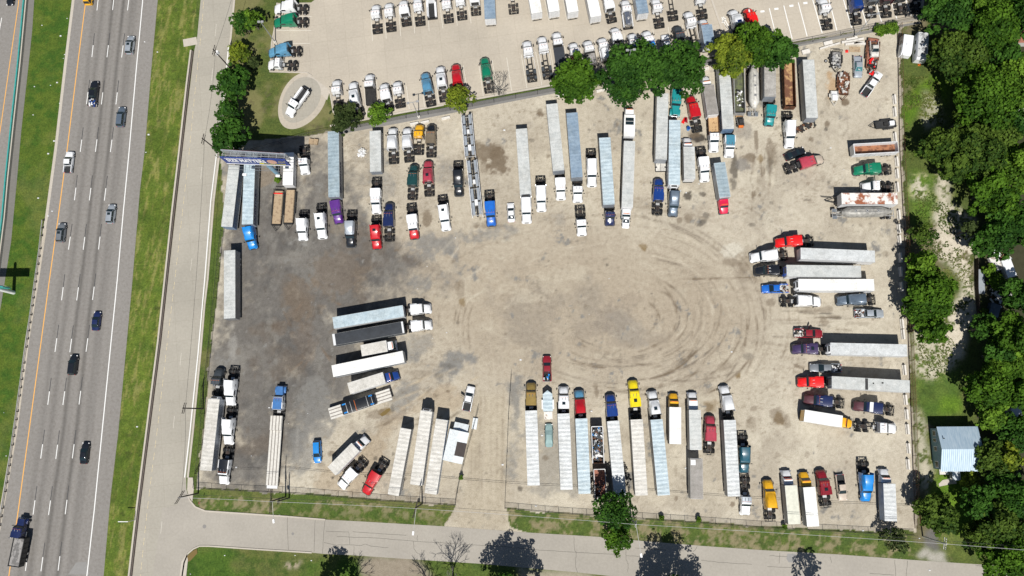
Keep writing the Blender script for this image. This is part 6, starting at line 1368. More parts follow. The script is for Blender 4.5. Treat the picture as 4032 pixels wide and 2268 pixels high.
rig((2491, 1496), 'mid', 'lemon', (2507, 1652), (2526, 1951), 'lemon yellow semi truck furthest forward in the lower row', 'white patched trailer behind the lemon yellow truck', 'roof_warm', 'sidegrey', hatch=True, tr=(2507, 1662))
rig((2566, 1539), 'hi', 'white', (2585, 1652), (2614, 1951), 'white semi truck with dark roof hatch right of lemon truck', 'bluish white wavy trailer right of the patched one', 'roof_paleblue', 'sidegrey', hatch=True)
boxtruck((2653, 1549), (2659, 1604), (2659, 1748), 'golden yellow-cabbed truck with short white ribbed box', 'yellow', 'roof_plain', 'sidegrey')
boxtruck((2728, 1545), (2736, 1615), (2740, 1771), 'white truck with square roof patches on its pale box', 'white', 'roof_grey', 'sidegrey', ztop=4.0)
TR((2742, 1806), (2744, 1965), 'short dull grey trailer with white roof corner', 'roof_dirtygrey', 'sidegrey')
_t = [o for o in C.objects if o.get('label', '').startswith('short dull grey')][0]; link('roof_patch', MB().box(7.1, 8.2, .2, 1.2, 4.13, 4.15, 'white').mesh('roof_patch'), _t)
TT((2796, 1636), (2792, 1792), 'mid', 'pinkred', 'faded red bobtail semi truck facing up beside the long trailer')
rig((2850, 1518), 'hi', 'white', (2873, 1654), (2890, 1955), 'white semi truck with rounded roof hitched to ribbed trailer', 'ribbed white trailer rightmost of the long ones in lower row', 'roof_white', 'sidegrey', tr=(2873, 1668))
TT((2931, 1862), (2922, 1703), 'hi', 'darkteal', 'dark teal semi truck facing down beside the ribbed trailer')
TT((2935, 2028), (2931, 1868), 'day', 'white', 'old battered white day cab truck facing down at fence', roof='silver')

# ------------------------------------------------------------------ south-west
TR((1598, 1688), (1548, 1950), 'narrow pale trailer with torn roof edge left of its pair', 'roof_warm', 'sidegrey', w=1.2)
TR((1679, 1619), (1638, 1910), 'white trailer with white cooling unit below the puddle', 'roof_warm', 'sidewhite', reefer='sidewhite')
TR((1740, 1652), (1695, 1945), 'wavy warm white trailer beside the white metal shed', 'roof_warm', 'sideblue')
car((1856, 1521), (1836, 1618), 'pickup', 'white', 'white pickup with black bed cover, door open, by the driveway', door=1)
boxtruck((1452, 1732), (1399, 1761), (1305, 1855), 'white box truck with wrinkled roof parked diagonally', 'white', 'roof_warm', 'sidewhite', stripe='darkred')
TT((1338, 1918), (1437, 1812), 'mid', 'white', 'white semi truck facing lower left below the diagonal box truck')
TT((1436, 1944), (1518, 1812), 'mid', 'red', 'shiny red semi truck facing lower left at the fence', rim='chrome')
car((1251, 1823), (1248, 1734), 'suv', 'brightblue', 'blue minivan standing alone on grey gravel', name='minivan')
TT((1106, 1520), (1096, 1660), 'classic', 'white', 'blue and white classic truck pulling a flatbed', hood='fadedblue', roof='fadedblue')
def flatbed(nose, tail, label, z=1.5, step=True, load=False):
    f = Vector(P(*nose, z)); r = Vector(P(*tail, z)); d = f - r; L = math.hypot(d.x, d.y); t = thing('flatbed_trailer', label, 'flatbed trailer', (r.x, r.y, 0), math.atan2(d.y, d.x)); w = 1.28
    b = MB()
    if step: b.box(L - 3.2, L, -w, w, z - .15, z + .35, 'deck_alu'); b.box(.6, L - 3.25, -w, w, z - .3, z, 'deck_alu')
    else: b.box(0, L, -w, w, z - .25, z, 'deck_alu')
    link('deck', b.mesh('deck', 0), t)
    b = MB()
    for y in (-1, 1): b.box(.4, L, min(y * w, y * (w + .05)), max(y * w, y * (w + .05)), z - .28, z - .05, 'alu')
    for y in (-.45, .45): b.box(0, L - .5, y - .06, y + .06, z - .75, z - .31, 'frame')
    b.box(-.1, .55, -1.2, 1.2, z - .5, z - .3, 'sidewhite'); link('side_rails', b.mesh('side_rails', 0), t)
    for x in (.9, 2.2):
        for y in (-.93, .93): link('wheel', wheel_mesh(True, .45), t, (x, y, 0))
    return t, L, math.atan2(d.y, d.x), r
flatbed((1090, 1637), (1069, 1922), 'empty flatbed trailer behind the blue and white truck')
t_, L_, rz_, r_ = flatbed((1539, 1551), (1298, 1630), 'flatbed trailer carrying a black tarped load', step=False)
ld = thing('tarped_load', 'black tarped load strapped on the flatbed, blue corners', 'tarped load', (r_.x, r_.y, 0), rz_)
b = MB(); b.loft([prof(x, w_, 1.51, z_, .12, .95) for x, w_, z_ in ((3.1, 1.22, 2.5), (3.4, 1.25, 2.75), (6, 1.24, 2.7), (8.4, 1.25, 2.78), (10.6, 1.22, 2.6), (11, 1.15, 2.4))], 'tarp'); link('tarp', b.mesh('tarp'), ld)
for x, m_ in ((4.3, 'alu'), (5.3, 'alu'), (6.3, 'orange'), (9.1, 'alu'), (10.2, 'alu')): link('strap', MB().loft([prof(x, 1.26, 1.5, 2.81, .12, .95), prof(x + .09, 1.26, 1.5, 2.81, .12, .95)], m_, open_=True).mesh('strap'), ld)
for x in (3.5, 9.7):
    for y in (-1, 1): link('corner_cover', MB().box(x, x + .8, min(y * .8, y * 1.1), max(y * .8, y * 1.1), 2.79, 2.81, 'brightblue').mesh('corner_cover'), ld)
TR((842, 1571), (810, 1853), 'white trailer with cooling unit against the left fence', 'roof_warm', 'sidegrey', reefer='sidewhite')
TT((864, 1450), (850, 1590), 'day', 'charcoal', 'dull charcoal truck facing up above the left fence trailer')
TT((905, 1597), (922, 1445), 'hi', 'white', 'white semi truck facing down, upper of two in line', rim='alu')
TT((897, 1750), (914, 1597), 'hi', 'white', 'white semi truck facing down, lower of two in line')
TT((879, 1907), (901, 1754), 'mid', 'white', 'white-hooded truck with black sleeper at the lower left corner', roof='black')
TR((904, 1255), (904, 985), 'tall grey trailer with dark side standing by the left fence', 'roof_old' if False else 'roof_grey', 'grey')
TT((1697, 1213), (1578, 1226), 'mid', 'white', 'white semi truck facing right, upper of the pair')
TR((1588, 1224), (1311, 1272), 'silvery wavy trailer behind the upper white truck', 'roof_paleblue', 'sidewhite')
TT((1700, 1277), (1580, 1292), 'mid', 'white', 'white semi truck facing right, lower of the pair')
TR((1589, 1288), (1311, 1338), 'black-roofed trailer behind the lower white truck', 'roof_black', 'charcoal', cap='sidewhite')
boxtruck((1562, 1357), (1523, 1362), (1422, 1381), 'small white box truck with black windshield between trailers', 'white', 'roof_warm', ztop=3.3, hood=False)
TR((1589, 1404), (1308, 1462), 'plain bright white trailer with fine roof seams', 'roof_plain', 'sidegrey')
boxtruck((1570, 1474), (1512, 1487), (1373, 1530), 'blue-nosed box truck with stained pale roof', 'darkblue', 'roof_warm', 'sidewhite', ztop=3.7)

# ------------------------------------------------------------------ highway traffic
HWY = 'vehicles driving on the highway'
def on(c, l, kind, col, lab, **k):
    # centre pixel, length in pixels; road heading at that height
    ux, uy = 0.115 * 1.0, -1.0; n_ = math.hypot(ux, uy); ux, uy = ux / n_, uy / n_
    car((c[0] + ux * l / 2, c[1] + uy * l / 2), (c[0] - ux * l / 2, c[1] - uy * l / 2), kind, col, lab, group=HWY, **k)
on((513, 178), 73, 'suv', 'silver', 'silver-blue SUV with big sunroof in the right lane at top', sunroof=True)
on((370, 371), 100, 'pickup', 'black', 'black crew pickup with blue cargo in an inner lane', load=mixload(['alu', 'darkblue', 'sidewhite'], 18, 46))
on((478, 461), 80, 'suv', 'bluegrey', 'dark slate SUV below the silver-blue one in right lane')
on((273, 640), 84, 'pickup', 'white', 'white pickup with black bed cover hugging the yellow line')
on((242, 917), 76, 'suv', 'grey', 'grey SUV with sunroof by the yellow line', sunroof=True)
on((438, 843), 76, 'suv', 'silver', 'silver SUV with small sunroof in the right lane', sunroof=True)
on((380, 1264), 76, 'sedan', 'navy', 'dark blue sedan in the right lane at mid height')
on((289, 1437), 80, 'suv', 'black', 'black SUV in a middle lane at mid height')
on((334, 1784), 86, 'sedan', 'black', 'black sedan low in the right lane')
on((350, -20), 78, 'van', 'yellow', 'yellow van cut by the top edge on the yellow line', zf=0.8)
car((38, 22), (46, -60), 'sedan', 'black', 'black car cut by the top edge on far carriageway', group=HWY)
TT((92, 2040), (71, 2150), 'classic', 'navy', 'navy semi truck pulling a grey dump trailer on the highway', group=HWY)
opentrailer((75, 2120), (52, 2232), 'grey dump trailer towed by the navy truck on the highway', 'darkmetal', 'dustbed', 2.9, 2.7, shield=False)[0]
# ------------------------------------------------------------------ trees
def tree(px, py, rpx, h, leaf, label, seed, bark='bark', name='tree', squash=0.36, dens=1.0, ls=0.42, lobes=None, group=None, stretch=(1, 1), bare=0.0, flat=False):
    rr = np.random.RandomState(seed)
    rpx = rpx * 1.10; hc = h * 0.62; c = np.array(P(px, py, hc)); r = abs(P(px + rpx, py, hc)[0] - c[0])
    base = (c[0], c[1], 0)
    t = thing(name, label, 'tree', base, 0, group)
    nl = lobes or int(9 + r * 1.3)
    cen = []
    for i in range(nl):
        a = 2 * math.pi * (i + rr.rand() * .6) / nl * 1.0 + (i % 2) * .3; q = r * (0.58 if i % 3 else 0.25) * (0.8 + rr.rand() * .36) * (1 + .15 * math.sin(a * 2 + seed * 1.7))
        zz = (rr.rand() - .45) * h * squash * 0.9 + (0.16 * h if i % 3 == 0 else 0)
        cen.append((q * math.cos(a) * stretch[0], q * math.sin(a) * stretch[1], zz, r * (0.30 + 0.17 * rr.rand())))
    # small outliers that break the outline
    for i in range(int(nl * 1.6)):
        a = rr.rand() * 2 * math.pi; q = r * (0.80 + .18 * rr.rand()); q *= (1 + .16 * math.sin(a * 3 + seed)); cen.append((q * math.cos(a) * stretch[0], q * math.sin(a) * stretch[1], (rr.rand() - .6) * h * squash * .8, r * (0.08 + .13 * rr.rand())))
    cen = np.array(cen); wts = cen[:, 3] ** 2; wts /= wts.sum()
    n_ = int(min(11000, max(700, 150 * r * r * dens)))
    k = rr.choice(len(cen), n_, p=wts); d = rr.normal(size=(n_, 3)); d /= np.linalg.norm(d, axis=1)[:, None]
    d[:, 2] = np.where(d[:, 2] < -0.2, -d[:, 2] * .8, d[:, 2])
    rad = cen[k, 3] * (0.70 + 0.36 * rr.rand(n_)); p = cen[k, :3] + d * rad[:, None] * np.array([1, 1, 0.75])
    # clumping: knock out pockets
    key = np.sin(p[:, 0] * 2.1 + seed) * np.sin(p[:, 1] * 2.3 + seed * 2) * np.sin(p[:, 2] * 1.9); keep = (key < 0.5) | (rr.rand(n_) < .4); p = p[keep]; d = d[keep]; k = k[keep]; n_ = len(p)
    nrm = d * 0.75 + rr.normal(size=(n_, 3)) * 0.55 + np.array([0, 0, 0.35]); nrm /= np.linalg.norm(nrm, axis=1)[:, None]
    ref = rr.normal(size=(n_, 3)); u = np.cross(nrm, ref); u /= np.linalg.norm(u, axis=1)[:, None]; v = np.cross(nrm, u)
    s = ls * (0.55 + 0.8 * rr.rand(n_)) * 0.58; s1 = s * (0.7 + .6 * rr.rand(n_))
    V = np.stack([p - u * s[:, None], p - v * s1[:, None] * .8, p + u * s[:, None], p + v * s1[:, None]], 1).reshape(-1, 3); V[:, 2] += hc
    tint = np.clip(0.5 + (np.sin(k * 12.9898) * 0.42) + rr.normal(size=n_) * 0.24 + 0.1 * d[:, 2], 0, 1)
    me = bpy.data.meshes.new('crown'); me.vertices.add(4 * n_); me.vertices.foreach_set('co', V.astype(np.float32).ravel()); me.loops.add(4 * n_); me.loops.foreach_set('vertex_index', np.arange(4 * n_, dtype=np.int32)); me.polygons.add(n_); me.polygons.foreach_set('loop_start', np.arange(0, 4 * n_, 4, dtype=np.int32)); me.update(calc_edges=True)
    at = me.attributes.new('tint', 'FLOAT', 'FACE'); at.data.foreach_set('value', tint.astype(np.float32)); me.materials.append(MATS[leaf])
    if bare < 1: link('crown', me, t)
    b = MB(); tr = 0.02 * h + .08; b.cyl((0, 0, 0), (0, 0, hc * .8), tr, tr * .6, 9, bark)
    rng = random.Random(seed)
    for cx_, cy_, cz_, cr in cen[:nl]: b.cyl((0, 0, hc * rng.uniform(.45, .75)), (cx_ * .8, cy_ * .8, hc + cz_ * .6), tr * .42, tr * .1, 6, bark)
    link('trunk', b.mesh('trunk'), t)
    return t
def baretree(px, py, rpx, h, label, seed, mat='greybark', twigs=5, thin=1.0):
    c = P(px, py, h * .6); r = abs(P(px + rpx, py, h * .6)[0] - c[0]); t = thing('bare_tree', label, 'tree', (c[0], c[1], 0)); b = MB(); rng = random.Random(seed)
    tr = MB(); tr.cyl((0, 0, 0), (0, 0, h * .35), .22 * thin + .04, .14 * thin, 8, mat); link('trunk', tr.mesh('trunk'), t)
    def grow(p, d, l, rad, dep):
        q = p + d * l; b.cyl(tuple(p), tuple(q), rad, rad * .6, 4 if dep < 3 else 5, mat)
        if dep == 0: return
        for _ in range(3 if dep > 1 else twigs):
            nd = (d + Vector((rng.uniform(-1, 1), rng.uniform(-1, 1), rng.uniform(-.45, .55))) * .85).normalized(); grow(q, nd, l * rng.uniform(.6, .85), rad * .6, dep - 1)
    for i in range(6):
        a = 2 * math.pi * i / 6 + rng.random(); grow(Vector((0, 0, h * .3)), Vector((math.cos(a) * r / h * 1.6, math.sin(a) * r / h * 1.6, .8)).normalized(), h * .24, .10 * thin, 3)
    link('branches', b.mesh('branches', 0), t); return t
GL, GD, GY_, GC, GB, GO = 'leaf_green', 'leaf_deep', 'leaf_yellow', 'leaf_cedar', 'leaf_bright', 'leaf_olive'
TL = [
 (955, 88, 42, 8, GD, 'dark green tree left half of the pair beside the frontage road'), (992, 78, 36, 7.5, GB, 'lighter green tree right half of the top roadside pair'),
 (939, 207, 40, 6, GY_, 'yellow-green small tree second down along the frontage road'), (995, 250, 22, 4, GO, 'tiny olive bush on the lawn right of roadside trees'),
 (916, 327, 60, 9, GD, 'dark round tree at middle of the roadside lawn edge'), (906, 439, 50, 9, GD, 'dark round tree between two larger roadside trees'), (899, 542, 70, 10, GD, 'largest dark roadside tree just above the billboard'),
 (1359, 464, 54, 6, GO, 'dark olive round tree at the lower lawn corner'), (1489, 445, 42, 5.5, GB, 'small light green tree by lot kerb, right of olive tree'),
 (1808, 388, 50, 7, GY_, 'yellow-green tree below the red lot truck'), (2262, 318, 84, 9, GL, 'round green tree below the black flatbed truck'),
 (2490, 285, 112, 11, GD, 'left crown of the big spreading shade tree pair'), (2672, 268, 102, 12, GD, 'right crown of the big spreading shade tree pair'),
 (2876, 215, 76, 9, GY_, 'yellow-green tree right of the big shade trees'), (2975, 170, 80, 10, GL, 'bright tree below the red truck in lined bays'), (3070, 208, 62, 9, GD, 'dark tree rightmost of the upper fence cluster'),
 (3734, 41, 92, 12, GD, 'dark round tree at top left edge of the woods'), (3884, 12, 66, 11, GB, 'bright tree at the top edge of the woods'), (3910, 116, 105, 13, GL, 'large green tree below the bright top-edge tree'),
 (3780, 220, 100, 11, GC, 'feathery cedar beside the mould-stained camper'), (4020, 70, 80, 12, GD, 'dark tree cut by the top right corner'), (3880, 395, 125, 13, GL, 'broad green tree in the upper woods below the cedar'),
 (4015, 330, 105, 13, GB, 'dark tree cut by right edge beside broad green one'), (3795, 560, 70, 12, GC, 'olive cedar in the woods left of a broad tree'), (3700, 580, 66, 10, GC, 'dark cedar leaning out of the upper woods'), (3760, 655, 60, 10, GC, 'olive cedar above the pale gravel track'),
 (3895, 590, 105, 13, GC, 'wide olive tree in the middle of the upper woods'), (3900, 745, 90, 12, GL, 'rounded green tree beside the gravel track top'), (4010, 660, 95, 13, GB, 'bright green tree cut by the right edge at upper third'), (3985, 880, 90, 12, GD, 'dark green tree near right edge above the rubbish clearing'),
 (3905, 955, 66, 11, GD, 'shaded green tree above the junk clearing'), (3628, 930, 46, 8, GC, 'small olive cedar at fence beside the gravel track'), (3655, 1165, 92, 11, GL, 'large green tree growing over the right fence'),
 (3632, 1055, 62, 9, GB, 'bright green tree just above the large fence tree'), (3590, 1225, 42, 8, GL, 'green tree overhanging parked silver pickup by fence'), (3668, 1285, 62, 8, GL, 'green tree at lower end of the fence overgrowth'), (3928, 1107, 30, 4, GB, 'small bright bush in the junk clearing'), (3895, 1065, 26, 4, GB, 'little bright bush above the clearing junk'),
 (4015, 1160, 62, 11, GD, 'dark tree right of the junk clearing at edge'), (3990, 1330, 92, 13, GL, 'broad green tree at right edge below the clearing'), (3872, 1290, 46, 10, GD, 'dark narrow tree beside the black fence'),
 (3975, 1420, 78, 12, GB, 'green tree at right edge above the house woods'), (3900, 1530, 82, 12, GL, 'wide green tree above the tin-roofed house'), (3905, 1640, 56, 9, GB, 'bright green tree touching the house shadow'), (4005, 1545, 70, 12, GL, 'green tree cut by right edge beside wide one'), (4010, 1700, 70, 8, GD, 'dark tree right of the house near the edge'),
 (3905, 1795, 62, 8, GC, 'olive tree touching the right side of house'), (3960, 1805, 58, 8, GY_, 'yellow-tinted tree right of the tin-roofed house'), (3822, 1900, 40, 5, GY_, 'small yellow-tinted tree below the house corner'),
 (3690, 2025, 72, 9, GC, 'olive tree at the lower fence corner by the driveway'), (3520, 2125, 46, 6, GO, 'low dark bushes outside the lower fence corner'), (3850, 1975, 62, 9, GD, 'dark spreading tree right of the bright lawn'), (3945, 2065, 92, 10, GC, 'large olive tree at lower right woods'), (4010, 1960, 80, 10, GD, 'dark tree at right edge below yellow-tinted one'), (3850, 2110, 52, 8, GC, 'olive tree overhanging the side street verge'), (3965, 2210, 88, 11, GL, 'dark green tree at the lower right corner'),
 (3965, 500, 70, 11, GD, 'dark tree filling the upper woods near right edge'), (3850, 320, 58, 10, GL, 'green tree between cedar and broad green tree'), (3960, 235, 62, 11, GD, 'dark tree near right edge behind the cedar'), (3950, 830, 60, 11, GL, 'green tree above the shaded one near the clearing'), (3935, 1395, 60, 11, GD, 'dark tree beside the lower end of board fence'), (3950, 1470, 56, 11, GL, 'green tree just above the wide green tree'), (3945, 1920, 56, 9, GD, 'dark tree between the lawn and right edge'), (3815, 900, 34, 8, GO, 'thin dark tree added in place of lacy shade on the gravel'), (3790, 470, 40, 9, GC, 'slim cedar between the upper wood trees'),  # the thin olive tree by the gravel is added to stand in for lacy shade
]
for i, (x, y, r, h, lf, lb) in enumerate(TL): tree(x, y, r, h, lf, lb, 100 + i, ls=0.55 if r > 50 else 0.4, dens=(1.15 if lf != GO else .8), group='trees of the woods beyond the fence' if x > 3540 else None)
tree(2420, 2010, 76, 12, GD, 'tall street tree upper crown over the lower fence', 301, stretch=(1, .9)); tree(2436, 2112, 60, 9, GL, 'lower half crown of the street tree, hanging over street', 302)
baretree(1960, 344, 50, 7, 'leafless grey tree beside the green lot truck', 401); baretree(2366, 275, 34, 6, 'leafless grey tree right of the round green tree', 402)
baretree(1768, 2325, 30, 13, 'leafless tree whose top reaches in from bottom edge, right one', 403, thin=1.3); baretree(1672, 2350, 36, 10, 'leafless tree at the bottom edge, left one', 404, thin=1.3); baretree(1383, 2330, 24, 9, 'thin leafless tree beside the dark bottom-edge tree', 405, thin=1.3)
for x, y, r, h, lb, sd in ((1985, 2362, 84, 15, 'broad tree at bottom edge shading the street, middle', 501), (2062, 2372, 70, 15, 'second broad tree behind the middle bottom-edge one', 502), (1287, 2385, 62, 14, 'tree at bottom edge shading the lower left lawn', 503), (2668, 2370, 90, 17, 'tall spiky tree at bottom edge right of centre', 504), (2590, 2400, 70, 12, 'shorter tree left of the tall spiky bottom tree', 505), (2750, 2405, 60, 12, 'shorter tree right of the tall spiky bottom tree', 506), (3250, 2402, 54, 15, 'round-crowned tree below the lower right street', 507)):
    tree(x, y, r, h, GD, lb, sd, squash=.5)
# low weeds and bushes
for i, (x, y, r, lb) in enumerate(((3470, 118, 26, 'bright weeds by the top right yard corner, left clump'), (3515, 108, 24, 'bright weeds by the top right yard corner, right clump'), (1092, 706, 12, 'green weeds around the billboard pole foot'), (3090, 2075, 8, 'small weed at the lower fence by creamy box truck'), (2605, 2040, 8, 'small weed in the lower fence right of street tree'), (2752, 2046, 9, 'weed tuft at the lower fence below grey trailer'), (1815, 1880, 7, 'weed tuft by the driveway fence'), (3600, 1040, 20, 'bushy growth on the right fence line'), (3880, 1240, 26, 'grey-green bush over the clearing junk'))):
    t = tree(x, y, r, 1.6, GB if i != 8 else GC, lb, 600 + i, name='bush', ls=.3, dens=3.0, squash=.4)
    t['category'] = 'bush'

# ------------------------------------------------------------------ fences
def fence(pts, label, h=2.2, step=3.0, mat='darkmetal', net='chainlink', rails=(1.0,), nm='chain_link_fence'):
    w = [Vector(P(x, y, 0)) for x, y in pts]; t = thing(nm, label, 'fence', tuple(w[0])); o = w[0]
    fb = MB(); rb = MB(); post = cached(('post', h, mat), lambda: MB().cyl((0, 0, 0), (0, 0, h), .045, None, 6, mat).mesh('post')); cnt = 0
    for a, c in zip(w[:-1], w[1:]):
        a, c = a - o, c - o; n_ = max(1, int((c - a).length / step))
        fb.quad([(a.x, a.y, .02), (c.x, c.y, .02), (c.x, c.y, h), (a.x, a.y, h)], net)
        for q in rails: rb.cyl((a.x, a.y, h * q), (c.x, c.y, h * q), .035, None, 6, mat)
        for i in range(n_):
            if cnt < 99: p = a + (c - a) * i / n_; link('post', post, t, (p.x, p.y, 0)); cnt += 1
    link('mesh_panel', fb.mesh('mesh_panel', 0), t); link('top_rail', rb.mesh('top_rail', 0), t)
fence([(1000, 598), (1214, 536), (1421, 500), (1600, 466), (1860, 420), (2117, 372), (2400, 322), (2752, 256), (3000, 205), (3200, 165), (3420, 118), (3610, 80)], 'long grey chain-link fence between concrete lot and gravel yard', 2.2, 4.6)
fence([(3534, 108), (3538, 300), (3544, 600), (3554, 790), (3560, 900), (3572, 1200), (3580, 1420), (3588, 1623), (3596, 1850), (3602, 2080)], 'rust-brown chain-link fence along the right side of yard', 2.6, 2.6, 'rustbrown', 'rustlink', (1.0, .5, .03))
fence([(883, 914), (872, 1000), (862, 1100), (846, 1250), (829, 1410), (812, 1570), (798, 1750), (775, 1918)], 'black chain-link fence along the left side of yard', 2.2, 3.0, 'frame')
fence([(860, 622), (1010, 598)], 'short chain-link fence piece behind the billboard', 2.2, 3)
fence([(775, 1920), (950, 1930), (1166, 1940), (1500, 1968), (1794, 1987)], 'chain-link fence on the lower side, left of the driveway', 1.9, 2.8, 'frame', rails=(1.0, .03))
fence([(1989, 1999), (2200, 2018), (2697, 2052), (3000, 2074), (3300, 2090), (3600, 2106)], 'chain-link fence on the lower side, right of the driveway', 1.9, 2.8, 'frame', rails=(1.0, .03))
fence([(1794, 1987), (1802, 1940), (1814, 1880), (1840, 1780), (1865, 1690), (1886, 1608)], 'chain-link fence on the left of the driveway', 1.9, 2.8, 'darkmetal')
fence([(1989, 1999), (1993, 1900), (1998, 1780), (2003, 1650), (2010, 1540), (2015, 1474)], 'chain-link fence on the right of the driveway', 1.9, 2.8, 'darkmetal')
fence([(3838, 1020), (3838, 1140), (3845, 1230), (3860, 1330)], 'dark board fence beside the junk clearing', 1.6, 2.4, 'mudbrown', 'mudbrown', nm='board_fence')
fence([(3700, 2078), (3780, 2084), (3850, 2088)], 'dark wire fence across the house front lawn', 1.2, 3, 'frame')
fence([(800, 1520), (790, 1640)], 'thin wire fence stub between road and left yard fence', 1.0, 3, 'frame')
# roadside rail, median wall, frontage wall
t = thing('guardrail', 'steel guardrail with dark posts along the highway left shoulder', 'guardrail', P(172, 868)); o = Vector(P(172, 868)); gp = [(172, 868), (160, 980), (146, 1080), (124, 1240), (96, 1430), (70, 1620), (44, 1800), (12, 2000), (-14, 2150), (-40, 2300)]
b = MB(); W_ = [Vector(P(x, y)) - o for x, y in gp]; cnt = 0
gpost = cached('gpost', lambda: MB().box(-.1, .1, -.1, .1, 0, .72, 'darkwood').mesh('post'))
for a, c in zip(W_[:-1], W_[1:]):
    d = (c - a); n_ = Vector((-d.y, d.x, 0)).normalized()
    for z0, z1, off in ((.45, .55, 0), (.55, .62, .05), (.62, .74, 0)): b.quad([(a.x + n_.x * off, a.y + n_.y * off, z0), (c.x + n_.x * off, c.y + n_.y * off, z0), (c.x, c.y, z1), (a.x, a.y, z1)], 'alu')
    q0 = [a - n_ * .06, c - n_ * .06, c + n_ * .06, a + n_ * .06]; b.add([(v.x, v.y, .46) for v in q0] + [(v.x, v.y, .75) for v in q0], [(3, 2, 1, 0), (4, 5, 6, 7), (0, 1, 5, 4), (2, 3, 7, 6)], 'alu')
    for i in range(int(d.length / 1.9)):
        if cnt < 99: p = a + d * i * 1.9 / d.length - n_ * -.2; link('post', gpost, t, (p.x, p.y, 0)); cnt += 1
link('rail', b.mesh('rail', 0), t)
b = MB(); strip(b, [(111, -60), (110, 0), (99, 120), (87, 250), (60, 500), (39, 700), (25, 860), (0, 1060), (-60, 1500)], .35, 0, 'kerb_concrete', .85); strip(b, [(107, -60), (106, 0), (95, 120), (83, 250), (56, 500), (35, 700), (21, 860), (-4, 1060), (-64, 1500)], .3, .85, 'tealpaint', .5)
tag(link('median_barrier', b.mesh('median_barrier', 0)), 'long median barrier topped with teal screen at the far left', 'barrier')
b = MB(); strip(b, [(757, 203), (741, 330), (711, 600), (684, 830), (655, 1100), (628, 1348), (583, 1700), (545, 1999), (514, 2268), (508, 2320)], .38, 0, 'kerb_concrete', .9)
strip(b, [(763, 203), (747, 330), (717, 600), (690, 830), (661, 1100), (634, 1348), (589, 1700), (551, 1999), (520, 2268), (514, 2320)], .16, 0, 'wallbrown', .55)
tag(link('retaining_wall', b.mesh('retaining_wall', 0)), 'low concrete wall along the left edge of the frontage road', 'wall')
q = P(745, 168); b = MB(); strip(b, [(722, 170), (775, 160)], 2.0, .02, 'kerb_concrete'); struct('turnout_slab', b.mesh('turnout_slab', 0))
for (x, y) in ((3550, 1275), (3554, 1317), (3559, 1457), (3563, 1574), (3568, 1632), (3571, 1690), (3575, 1765), (3573, 1828), (3520, 395), (3521, 444), (3522, 543), (3529, 639), (3530, 686), (3531, 740), (3537, 848), (3537, 902), (3540, 947), (3543, 1016), (3545, 1071), (3548, 1130)):
    b = MB().box(-1.1, 1.1, -.4, .4, 0, .28, 'concrete_block', 0, .02); b.box(-1.1, 1.1, -.26, .26, .281, .85, 'concrete_block', 0, .08); q = P(x, y); tag(link('concrete_barrier', cached('cbar', lambda: b.mesh('concrete_barrier', 0)), None, (q[0], q[1], 0), (0, 0, R(91.5))), 'pale concrete barrier block standing along the right fence', 'barrier', 'barrier blocks along the right fence')

# ------------------------------------------------------------------ poles, wires, lamps, signs
def upole(x, y, h, label, arm=0, arml=2.4, mat='wood', nm='utility_pole', extra=None, r_=.17):
    q = P(x, y); t = thing(nm, label, 'utility pole', (q[0], q[1], 0)); link('post', MB().cyl((0, 0, 0), (0, 0, h), r_, r_ * .7, 10, mat).mesh('post'), t)
    b = MB()
    for dz in (.3, 1.1): b.box(-arml / 2, arml / 2, -.06, .06, h - dz - .12, h - dz, mat)
    for xx in (-arml / 2 + .15, -arml / 4, arml / 4, arml / 2 - .15): b.cyl((xx, 0, h - .3), (xx, 0, h - .08), .05, None, 6, 'frame')
    link('crossarm', b.mesh('crossarm'), t, (0, 0, 0), (0, 0, R(arm)))
    if extra: extra(t, h)
    return t, Vector((q[0], q[1], h))
def xfmr(t, h): link('transformer', MB().cyl((.35, .1, h - 2.4), (.35, .1, h - 1.4), .28, None, 12, 'lampwhite').cyl((-.3, .1, h - 3.4), (-.3, .1, h - 2.6), .18, None, 12, 'lampwhite').mesh('transformer'), t)
def slamp(ang, l=4.0, dz=1.6):
    def f(t, h): a = R(ang); e = (math.cos(a) * l, math.sin(a) * l, h - dz + .7); link('lamp_arm', MB().cyl((0, 0, h - dz), e, .06, .05, 6, 'greypole').mesh('lamp_arm'), t); link('lamp_head', MB().box(-.25, .55, -.2, .2, -.1, .12, 'lampwhite').mesh('lamp_head'), t, e, (0, 0, a))
    return f
pa = upole(908, 270, 10.5, 'wooden utility pole with white transformer at upper left road edge', 80, extra=xfmr, mat='darkwood')[1]
pb = upole(865, 600, 10, 'dark utility pole left of the billboard', 80, mat='darkwood')[1]
pc = upole(800, 1609, 10.5, 'dark utility pole leaning view over frontage road at left fence', 80, mat='darkwood')[1]
pd = upole(781, 1942, 10, 'dark utility pole at the lower left yard corner', 60, 3.2, 'darkwood')[1]
pe = upole(1125, 1956, 10.5, 'left pole of the twin pole frame below flatbed', 90, 5.0, 'darkwood', extra=slamp(-80))[1]
pe2 = upole(1139, 1960, 8, 'right shorter pole of the twin pole frame', 90, 1.4, 'darkwood')[1]
pf = upole(1663, 1982, 10, 'dark utility pole between the lower left white trailers', 75, 4.2, 'darkwood', extra=slamp(-95, 5.0))[1]
pg = upole(2484, 2040, 10.5, 'utility pole with white lamp arm beside the street tree', 80, 1.4, 'greypole', extra=slamp(-82, 6.0, .5))[1]
ph = upole(3633, 2112, 10.5, 'utility pole at the house driveway beside the side street', 80, 2.4, 'greypole')[1]
pn = Vector(P(950, -200, 10.5)); ps = Vector(P(5200, 2260, 10.5)); pr0 = Vector(P(3300, 2100, 10))
wb = []
